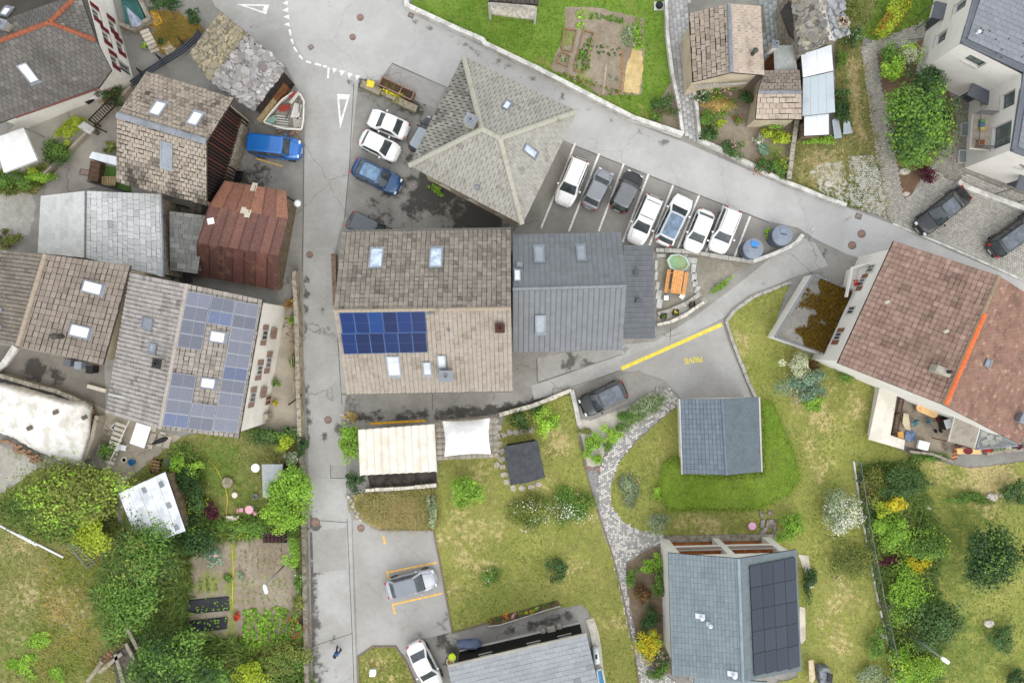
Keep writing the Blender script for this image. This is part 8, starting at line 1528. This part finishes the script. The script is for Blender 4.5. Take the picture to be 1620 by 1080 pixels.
rt = root('wooden_stairs', 'short slatted wooden stairs at the terrace edge', 'stairs', W(1509,716)); p, q = W(1513,704), W(1506,727)
for i in range(7): b = MB(); b.box(p.lerp(q, (i + .5) / 7) + Zv(.1 + .04 * (7 - i)),(.6,.13,.05),.25); b.build('tread', m_pine if i % 2 else m_brown, rt)
wall_run('terrace_wall', 'thin stone wall closing the cluttered terrace', [(1432,712),(1468,716),(1500,728)], 4,.7, m_stone)
wall_run('planter_wall', 'long stone planter wall with flower boxes right of the sun room', [(1555,716),(1585,712),(1625,708)], 5,.5, m_stone)
for x, y, pal, lb in ((1563,711, 'red', 'red flowers'),(1578,709, 'grey', 'grey foliage'),(1594,707, 'pale', 'pale flowers'),(1612,706, 'maroon', 'maroon foliage')): plant('flower_box', 'flower box of ' + lb + ' on the long planter wall', 'flower box', x, y, 7,4,.35, pal, z0=.5, leaf=.12, group='planter wall boxes')
# kitchen garden things
for k, pp in enumerate(([(296,948),(363,942),(364,964),(300,970)], [(293,981),(361,974),(360,993),(296,1001)])):
    rt = root('foil_bed', ('upper' if k == 0 else 'lower') + ' planting bed covered in black foil', 'garden bed', W(*pp[0])); b = MB(); b.prism([tuple(W(*p))[:2] for p in pp], .06,.22); b.build('foil', M('black_foil', C('#33353a'), C('#26282c'), s1=3, rough=.45), rt, bevel=.05)
    rng = np.random.default_rng(k); Vs, Fs, Ts, o_ = [], [], [], 0
    for i in range(26): f, g_ = rng.random(), rng.random() ** (.6 if k == 0 else 1); q = np.array(pp[0]) * (1 - f) * (1 - g_) + np.array(pp[1]) * f * (1 - g_) + np.array(pp[2]) * f * g_ + np.array(pp[3]) * (1 - f) * g_; V, F, T = leaf_arrays(W(*q, .25),(.11,.11,.08),9,.1, PAL['fresh'], 3, rng); Vs.append(V); Fs.append(F + o_); Ts.append(T); o_ += len(V)
    npmesh('seedlings', np.concatenate(Vs), np.concatenate(Fs), leaf_mat(), rt, np.concatenate(Ts))['kind'] = 'stuff'
rt = root('seed_trays', 'dark red seed trays on a rack at the top of the beds', 'seed trays', W(433,850))
for i in range(6):
    for j in range(2): b = MB(); c = W(419 + i * 6,845.5 + j * 8,.4); b.box(c, (.28,.38,.12)); b.box(c + Zv(.05),(.2,.3,.06)); b.build('tray', M('tray_maroon', C('#4c2c30'), C('#38282c'), s1=4), rt, bevel=.01)
b = MB(); b.bar(W(416,850,.3), W(454,850,.3),.9,.06); b.build('rack', m_dkwood, rt)
b = MB(); b.tube([W(*p, .1) for p in ((330,727),(340,738),(350,755),(357,772),(360,790),(358,815),(366,850),(369,900),(367,965))], .035,6); b.build('garden_hose', M('yellow_hose', C('#d6c23c', .8)), None, label='long yellow hose across cottage lawn and beds', cat='hose', smooth=True)
def round_table(px, py, r, h, label, mat, cat='table', name='round_table'):
    c = W(px, py, h); rt = root(name, label, cat, Vector((c.x, c.y, 0))); b = MB(); b.lathe(c, [(m(r),-.04),(m(r) * 1.02,-.01),(m(r) * .95,.01)], 24); b.build('table_top', mat, rt); b = MB(); b.tube([c - Zv(.04), Vector((c.x, c.y, .03))], .04); b.lathe(Vector((c.x, c.y, .02)), [(.22,0),(.2,.04)], 14); b.build('pedestal', m_lead, rt)
round_table(404,740,6.8,.72, 'white round garden table beside the tool shed', m_blind); round_table(371,783,4.5,.4, 'small cream side table on the cottage lawn', M('cream_paint', C('#dcd4c0', .8))); round_table(394,806,6.5,.7, 'pink round table with chairs on the cottage lawn', M('pink_paint', C('#e0a8b4', .82)))
b = MB(); c = W(362,762); b.lathe(c, [(.48,0),(.5,.3),(.46,.38),(.12,.4),(.1,.34)], 26); b.build('millstone', _MC['mossy_stone'], None, label='round grey millstone on the cottage lawn', cat='millstone')
m_pk = _MC['pink_paint']; chair(384,805,1.5, 'pink chair left of the pink round table', m_pk, 0,.8, 'pink garden chairs'); chair(406,810,-.9, 'pink chair right of the pink round table', m_pk, 0,.8, 'pink garden chairs')
b = MB(); c = W(367,820,.3); b.prism([tuple(W(*p, .3))[:2] for p in ((357,816),(378,816),(376,822),(358,824))], .26,.32); b.tube([W(360,820,.28), W(360,820,0)], .03); b.tube([W(375,819,.28), W(375,819,0)], .03); b.build('pale_bench', m_pine if 0 else _MC['cream_paint'], None, label='narrow pale bench below the cottage lawn', cat='bench')
b = MB(); c = W(406,784); b.lathe(c, [(.2,0),(.24,.3),(.2,.32),(.18,.1)], 16); b.build('zinc_bucket', m_lead, None, label='small zinc tub beside the tool shed', cat='bucket')
rt = root('toy_cart', 'cream and blue cart at the lower end of the pale terrace', 'cart', W(465,684)); b = MB(); b.box(W(463,683,.35),(.95,.55,.25),-.05); b.build('tray', _MC['cream_paint'], rt, bevel=.03); b = MB(); b.box(W(474,684,.35),(.4,.65,.5),-.05); b.build('cabin', M('toy_blue', C('#2f6fc0', .8)), rt, bevel=.05)
for dx in (-.3,.3):
    for dy in (-.3,.3): b = MB(); b.tube([W(463,683,.15) + Vector((dx, dy - .04,0)), W(463,683,.15) + Vector((dx, dy + .04,0))], .15,12); b.build('wheel', m_tyre, rt)
rt = root('terrace_trellis', 'thin timber trellis along the pale terrace parapet', 'trellis', W(466,560)); b = MB(); p, q = W(462,500), W(472,620); b.bar(p + Zv(1.2), q + Zv(1.2),.05,.05); b.bar(p + Zv(.6), q + Zv(.6),.05,.05); b.build('rail', _MC['pale_timber'], rt)
for f in np.linspace(0,1,7): b = MB(); c = p.lerp(q, f); b.tube([c, c + Zv(1.3)], .035,6); b.build('post', _MC['pale_timber'], rt)
b = MB(); b.bar(W(457,640,.5), W(478,624,.9),.12,.06); b.bar(W(457,640,.0), W(457,640,.5),.1,.1); b.build('loose_plank', m_dkwood, None, label='dark plank leaning on the terrace parapet', cat='plank')
plant('potted_plant', 'potted plant in a brown box at the row house door', 'pot plant', 437,606,6,9,.8, 'mid', leaf=.12); plant('potted_plant', 'yellow potted plant by the terrace step', 'pot plant', 434,637,5,5,.6, 'yellow', leaf=.12)
# raised beds in the top garden
def frame_bed(label, pts):
    q = [W(*p) for p in pts]; rt = root('raised_bed', label, 'raised bed', q[0], 'plank edged beds')
    for i in range(4): b = MB(); b.bar(q[i] + Zv(.14), q[(i + 1) % 4] + Zv(.14),.06,.2); b.build('plank', M('weathered_plank', C('#a8845c'), C('#8a6a48'), s1=4), rt)
frame_bed('upper short plank edged bed', [(892,47),(912,50),(905,84),(888,80)]); frame_bed('lower short plank edged bed', [(887,84),(902,90),(898,107),(880,100)]); frame_bed('long plank edged bed beside the short ones', [(923,50),(939,54),(922,116),(907,113)])
zone('straw_mulch', [(1000,78),(1016,82),(1017,112),(1010,150),(986,146),(990,110)], .09, ground_mat('straw_mulch', C('#d8c08c', .72), C('#c8ae78', .72), C('#7a6238', .6),0, s1=1., grain=.35, fs=8),6, rough=1.2, bl=[(1000,115,5,.3)])
for nm, pp in (('bed_path', linepoly(959,102,954,150,3)),('bed_path', linepoly(985,80,981,150,4))): b = MB(); b.prism([tuple(W(*p))[:2] for p in pp], .06,.1); b.build(nm, _MC['weathered_plank'] if pp[0][0] > 970 else M('dry_earth', C('#b5a890')), None, kind='structure')
b = MB(); c = W(1042,11); b.box(c + Zv(.1),(.85,.75,.14)); o = root('shaft_cover', 'square concrete shaft with black dome cover at the alley wall', 'shaft cover', c); b.build('slab', m_wc, o, bevel=.02); b = MB(); b.lathe(c + Zv(.17), [(.3,0),(.32,.2),(.22,.34),(.06,.38)], 18); b.build('dome', m_trim, o, smooth=True)
b = MB(); b.strip([tuple(W(1083,66))[:2], tuple(W(1088,120))[:2]], .35,.02,.1); b.build('drain_channel', M('grate_steel', C('#6c737c'), C('#5c636c'), s1=6), None, kind='structure')
# courtyard things, left
b = MB(); q = [W(*p, .8) for p in ((216,668),(239,675),(228,709),(205,701))]; rt = root('work_table', 'large white topped table in the left courtyard', 'table', Vector((q[0].x, q[0].y, 0))); b.prism([v[:2] for v in q], .76,.82); b.build('table_top', m_blind, rt, bevel=.01); b = MB()
for v in q: b.tube([Vector((v.x, v.y, .77)), Vector((v.x, v.y, 0))], .04)
b.build('legs', m_lead, rt)
rt = root('courtyard_stairs', 'pale stone stairs with a white handrail in the courtyard', 'stairs', W(188,705)); p, q = W(200,668), W(173,735)
for i in range(9): f = (i + .3) / 9; b = MB(); c = p.lerp(q, f); b.box(c + Zv(.75 - .07 * i),(.95,.3,.14),-.35); b.build('tread', _MC['pale_concrete'], rt, bevel=.02)
b = MB(); b.tube([W(205,664,1.5), W(168,742,.9)], .045); b.tube([W(205,664,1.5), W(205,664,0)], .035); b.tube([W(168,742,.9), W(168,742,0)], .035); b.build('handrail', _MC['frame_white'], rt)
rt = root('stone_sink', 'grey stone sink left of the courtyard stairs', 'sink', W(181,676)); b = MB(); q = [W(*p, .5) for p in ((175,676),(182,669),(188,674),(181,682))]
for i in range(4): b.bar(Vector((q[i].x, q[i].y, .3)), Vector((q[(i + 1) % 4].x, q[(i + 1) % 4].y, .3)),.09,.5)
b.build('rim', _MC['granite_slab'], rt); b = MB(); b.prism([v[:2] for v in q], .1,.3); b.build('basin', m_lead, rt)
chair(200,707,1.4, 'white plastic chair beside the white topped table', m_blind, 0,1.1)
b = MB(); b.lathe(W(211,730), [(.2,0),(.28,.35),(.3,.36),(.26,.3),(.2,.05)], 18); b.build('blue_bucket', M('bucket_blue', C('#2f78a8', .8)), None, label='blue bucket in the left courtyard', cat='bucket'); b = MB(); b.lathe(W(197,727), [(.24,0),(.3,.08),(.24,.16),(.17,.12),(.17,.02)], 18); b.build('white_hoop', _MC['cream_paint'], None, label='cream ring planter beside the blue bucket', cat='ring')
b = MB(); c = W(253,697,.45); d = Vector((math.cos(.35), math.sin(.35),0)); b.tube([c - d * .75, c - d * .5, c, c + d * .5, c + d * .7], [.05,.15,.2,.2,.1], 10); b.tube([c - d * .4, c - d * .4 - Zv(.45)], .04); b.tube([c + d * .4, c + d * .4 - Zv(.45)], .04); b.build('folded_parasol', m_trim, None, label='black folded parasol lying over pale slabs', cat='parasol', smooth=True)
rt = root('slab_floor', 'pale square slabs under the black folded parasol', 'paving slabs', W(257,696))
for x, y, a, c_ in ((243,676,.5,.7),(241,693,.5,.9),(237,706,.45,.35),(255,692,.55,.6),(265,695,.6,.6),(252,702,.5,.4),(263,704,.6,.45),(258,686,.5,.3)): b = MB(); b.box(W(x, y, .07),(a, c_, .08),-.25); b.build('slab', _MC['pale_concrete'], rt, bevel=.015)
rt = root('crate_rack', 'brown wooden crate rack in the courtyard', 'rack', W(249,736)); p = W(249,736)
for i in range(4): b = MB(); b.box(p + Vector((.0,(i - 1.5) * .28,.3 + .03 * i)),(.75,.2,.05),-.2); b.build('board', M('crate_board', C('#a0805c'), C('#7c5c40'), s1=4), rt)
b = MB()
for s in (-1,0,1): b.box(p + Vector((s * .35,0,.2)),(.06,1.2,.3),-.2)
b.build('frame', m_dkwood, rt)
b = MB(); c = W(272,732); b.lathe(c, [(.8,.02),(.7,.25),(.4,.42),(.05,.45)], 12, sx=1., sy=.5); b.build('green_tarpaulin', M('green_tarp', C('#5c7468'), C('#44584e'), s1=3), None, label='dull green tarpaulin heap in the courtyard', cat='tarpaulin')
rt = root('plank_stack', 'stack of brown planks against the corrugated shed', 'planks', W(283,770))
for i in range(7): b = MB(); b.bar(W(262 + i * 3,760 + i * 10,.15 + .05 * (i % 3)), W(275 + i * 3,752 + i * 11,.15 + .05 * (i % 3)),.16,.05); b.build('plank', _MC['firewood'] if i % 2 else m_brown, rt)
for x, y, r, mt, lb in ((117,573,.2, m_anth, 'left dark bin in the alley row'),(134,577,.1, M('bin_grey', C('#9aa4b0')), 'pale grey bin in the alley row'),(152,584,.1, m_trim, 'right black bin in the alley row')): rt = root('wheelie_bin', lb, 'bin', W(x, y), 'alley bins'); b = MB(); c = W(x, y); b.box(c + Zv(.45),(.55,.6,.9),-r); b.build('body', mt, rt, bevel=.04); b = MB(); b.box(c + Zv(.95),(.62,.66,.08),-r); b.build('lid', mt, rt, bevel=.02)
b = MB(); b.bar(W(139,610,.2), W(168,618,.2),.35,.3); b.build('stone_bench_alley', _MC['pale_concrete'], None, label='pale stone block bench in the alley', cat='bench', bevel=.03)
wall_run('alley_wall', 'broken stone wall between alley and tarpaulin', [(-30,585),(20,596),(60,608),(100,618),(150,640)], 6,.8, m_stone, capm=_MC['coping'])
wall_run('courtyard_wall', 'dark concrete wall between wood pile and courtyard', [(166,655),(158,690),(146,722)], 6,1.2, m_conc)
wall_run('alley_kerb', 'grey concrete ramp edge at the left end of the alley', [(28,548),(10,575),(-20,600)], 10,.35, m_wc)
# top-left patio things
rt = root('teal_terrace', 'small raised terrace with teal floor and a pale rim', 'terrace', W(216,26)); q = [(197,6),(222,4),(234,33),(218,48),(205,44)]; b = MB(); b.prism([tuple(W(*p))[:2] for p in q], 0,.55); b.build('floor', M('teal_floor', C('#3f7470'), C('#356662'), s1=1.5), rt); b = MB(); b.strip([tuple(W(*p))[:2] for p in [(197,2),(226,0),(243,36),(218,52),(196,44)]], .35,0,.8); b.build('rim', m_stone, rt)
rt = root('folded_parasol', 'silver folded parasol standing on the teal terrace', 'parasol', W(209,24,.55)); p, q = W(200,12,2.6), W(215,36,1.0); b = MB(); b.tube([p, p.lerp(q, .5), q], [.05,.28,.5], 9, cap=False); b.build('canopy', M('silver_cloth', C('#b4bcd0', .8), C('#98a2b8'), s1=3, rough=.5), rt); b = MB(); b.tube([p + Zv(.2), W(203,17,.55)], .035); b.build('pole', m_lead, rt)
rt = root('garden_steps', 'grey concrete steps below the teal terrace', 'stairs', W(240,65))
for i in range(6): b = MB(); b.box(W(229 + i * 3.2,50 + i * 6,.5 - .07 * i),(.8,.3,.14),.35); b.build('step', _MC['pale_concrete'], rt, bevel=.02)
rt = root('sand_box', 'yellow rimmed sand box with ochre sand', 'sand box', W(249,30)); q = [W(*p) for p in ((240,22),(249,18),(259,38),(249,43))]; b = MB()
for i in range(4): b.bar(q[i] + Zv(.15), q[(i + 1) % 4] + Zv(.15),.1,.3)
b.build('frame', _MC['yellow_beam'], rt); b = MB(); b.prism([v[:2] for v in q], .05,.2); b.build('sand', M('ochre_sand', C('#d8ac60', .78), C('#c89a50')), rt)
b = MB(); c = W(267,77,.1); b.box(c, (.95,.95,.12),.75); b.box(c + Zv(.07),(.7,.7,.03),.75); b.build('cover_slab', _MC['pale_concrete'], None, label='square pale cover slab in the dry garden', cat='slab', bevel=.02)
for x, y, pal, lb in ((254,66, 'deep', 'dark pot plant in the dry garden'),(230,73, 'fresh', 'light green pot at the garden steps')): plant('potted_plant', lb, 'pot plant', x, y, 5.5,5.5,.6, pal, leaf=.12)
rt = root('pipe_bundle', 'bundle of black pipes running past the dry garden', 'pipes', W(262,90))
for o_ in (-.22,0., .22): b = MB(); b.tube([W(*p, .9) + Vector((o_ * .55,-o_ * .8,0)) for p in ((208,133),(232,115),(258,98),(285,82),(308,62),(316,50))], .08,8); b.build('pipe', M('black_pipe', C('#3c4450'), C('#2c323c'), rough=.4), rt, smooth=True)
for f in (.2,.5,.85): c = W(208 + f * 100,133 - f * 72,.0); b = MB(); b.box(c + Zv(.45),(.12,.7,.9),.7); b.build('bracket', m_trim, rt)
rt = root('garden_sofa', 'dark patio sofa with white striped cushion under the eave', 'sofa', W(148,152)); b = MB(); b.prism([tuple(W(*p))[:2] for p in ((130,160),(158,142),(166,148),(141,166))], 0,.4); b.build('base', m_trim, rt, bevel=.03); b = MB(); b.prism([tuple(W(*p))[:2] for p in ((145,152),(163,146),(164,154),(148,161))], .4,.52); b.build('cushion', m_blind, rt, bevel=.03); b = MB(); b.bar(W(130,158,.6), W(157,141,.6),.15,.5); b.build('backrest', m_trim, rt, bevel=.03)
rt, sl, dk = mono('bin_shelter', 'small grey slab roof of the bin shelter by the curved hedge', [(123,201),(132,192),(150,203),(142,213)], (1.5,1.4), _MC['shed_board'], _MC['granite_slab'], cat='shelter'); sheet_roof(rt, sl, 2, _MC['granite_slab'], .006, 'roof_panel')
rt = root('slatted_trellis', 'dark slatted pergola with roses beside the old lane', 'pergola', W(163,180)); p, q, r_, s_ = W(152,190,1.8), W(148,200,1.8), W(180,155,1.8), W(187,163,1.8)
for i in range(12): f = (i + .5) / 12; b = MB(); b.bar(W(140 + f * 36,190 - f * 36,1.8), W(150 + f * 36,200 - f * 36,1.8),.08,.06); b.build('slat', m_dkwood, rt)
b = MB(); b.bar(W(140,190,1.75), W(176,154,1.75),.08,.08); b.bar(W(150,200,1.75), W(186,164,1.75),.08,.08)
for x, y in ((140,190),(176,154),(150,200),(186,164)): c = W(x, y, 1.75); b.bar(c, Vector((c.x, c.y, 0)),.08,.08)
b.build('pergola_frame', m_dkwood, rt)
wall_run('patio_wall', 'thin concrete wall along the old lane below the patio', [(212,140),(188,166),(150,205),(110,245),(75,278)], 4,.6, m_conc)
rt = root('white_awning', 'narrow white awning roof at the tan barn house', 'awning', W(162,248)); P = [W(146,240,2.3), W(185,248,2.3), W(185,262,2.1), W(141,250,2.1)]; sheet_roof(rt, Slope(*P),3, m_ws, .01, 'roof_panel')
for v in P: b = MB(); b.tube([v, Vector((v.x, v.y, 0))], .04); b.build('post', m_brown, rt)
rt = root('turf_pen', 'small fenced pen with artificial turf and wooden deck', 'pen', W(168,275)); b = MB(); b.prism([tuple(W(*p))[:2] for p in ((166,262),(205,268),(208,305),(184,298),(165,276))], .02,.06); b.build('turf', M('fake_turf', C('#5a8038', .6), C('#4c7030', .6)), rt); b = MB(); b.prism([tuple(W(*p))[:2] for p in ((152,258),(168,260),(163,292),(147,288))], .05,.8); b.build('dark_box', _MC['slat_wood'], rt); b = MB()
for i in range(6): b.bar(W(163 + i * 3.8,279,.35), W(162 + i * 3.8,294,.35),.17,.05)
b.build('deck', _MC['pale_timber'], rt); b = MB(); b.strip([tuple(W(*p))[:2] for p in ((147,290),(185,300),(215,308),(300,330))], .08,0,.9); b.build('fence', m_trim, rt)
# lower left bits
rt = root('long_pipes', 'white pipes lying at the edge of the lower left meadow', 'pipes', W(50,855))
for k in range(2): b = MB(); b.tube([W(-20 + k * 50,820 + k * 22 + k * 3,.2), W(58 + k * 42,862 + k * 19,.2)], .09,8); b.build('pipe', m_blind, rt, smooth=True)
rt = root('metal_grate', 'grey metal grate leaning by the yellow green sapling', 'grate', W(128,878)); b = MB(); p, q, r_, s_ = W(108,862,.3), W(138,898,.3), W(115,860,.3), W(150,890,.3); b.bar(p, q, .06,.05); b.bar(r_, s_, .06,.05)
for f in np.linspace(0,1,9): b.bar(p.lerp(q, f), r_.lerp(s_, f),.04,.04)
for v in (p, q, r_, s_): b.tube([v, Vector((v.x, v.y, 0))], .03)
b.build('bars', m_lead, rt)
rt = root('ruined_hut', 'collapsed timber and stone hut at the lower left', 'hut', W(198,1040)); random.seed(5)
for i in range(7): b = MB(); x, y = 160 + i * 5.2,1040 - i * 4.2; b.tube([W(x, y, .25), W(x + 9, y + 6,.3)], .16,8); b.build('log', _MC['firewood'], rt)
b = MB(); b.prism([tuple(W(*p))[:2] for p in ((183,1030),(212,1012),(232,1050),(228,1100),(195,1100))], 0,.7); b.build('wall_stub', M('dark_rubble', C('#5c554c'), C('#3c3732'), s1=2, s2=6), rt, bevel=.1)
for x, y, L_, r in ((209,1008,2.2,-1.1),(175,1048,2.6,.7),(190,1060,3., -1.3),(150,1062,2.2,.95),(206,1030,1.6,-1.1)): b = MB(); b.box(W(x, y, .8),(L_, .3,.16), r); b.build('beam', M('grey_timber', C('#a39a8a'), C('#857c6e'), s1=4), rt)
# bank behind car park: utility box
b = MB(); b.box(W(590,1063,.35),(.5,.45,.7)); b.box(W(590,1063,.72),(.56,.5,.06)); b.build('utility_box', _MC['tank_white'], None, label='white utility box on the small verge lawn', cat='box', bevel=.02)
b = MB(); b.box(W(1286,363,.03),(.28,.5,.05),-.5); b.box(W(1286,363,.06),(.2,.36,.02),-.5); b.build('valve_cover', _MC['granite_slab'], None, label='small white valve cover in the road by the kerb end', cat='cover')
# flagstones by the felt shed
rt = root('stepping_stones', 'pale irregular flagstones around the felt shed and tent', 'paving slabs', W(790,700)); random.seed(6)
for x, y in ((784,664),(789,676),(788,690),(796,688),(806,684),(816,684),(828,682),(840,680),(790,702),(793,714),(794,726),(796,738),(798,750),(801,762),(812,772),(826,772),(840,770),(852,766),(787,720),(786,735)):
    c = W(x, y, .06); k = random.randint(5,7); b = MB(); b.prism([(c.x + math.cos(i * 6.283 / k) * random.uniform(.28,.4), c.y + math.sin(i * 6.283 / k) * random.uniform(.22,.34)) for i in range(k)], .03,.1); b.build('flagstone', M('flag', C('#c4bcac', .78), C('#a9a192'), s1=3), rt, bevel=.015)
rt = root('dry_stone_edging', 'row of rough stones along the lane edge of the tall grass', 'stones', W(553,800))
for i in range(8): b = MB(); b.box(W(551 + (i % 3) * 2 + i * 2.4,786 + i * 5,.1),(.35,.3,.25), random.random() * 3); b.build('stone', m_rock, rt, bevel=.06)
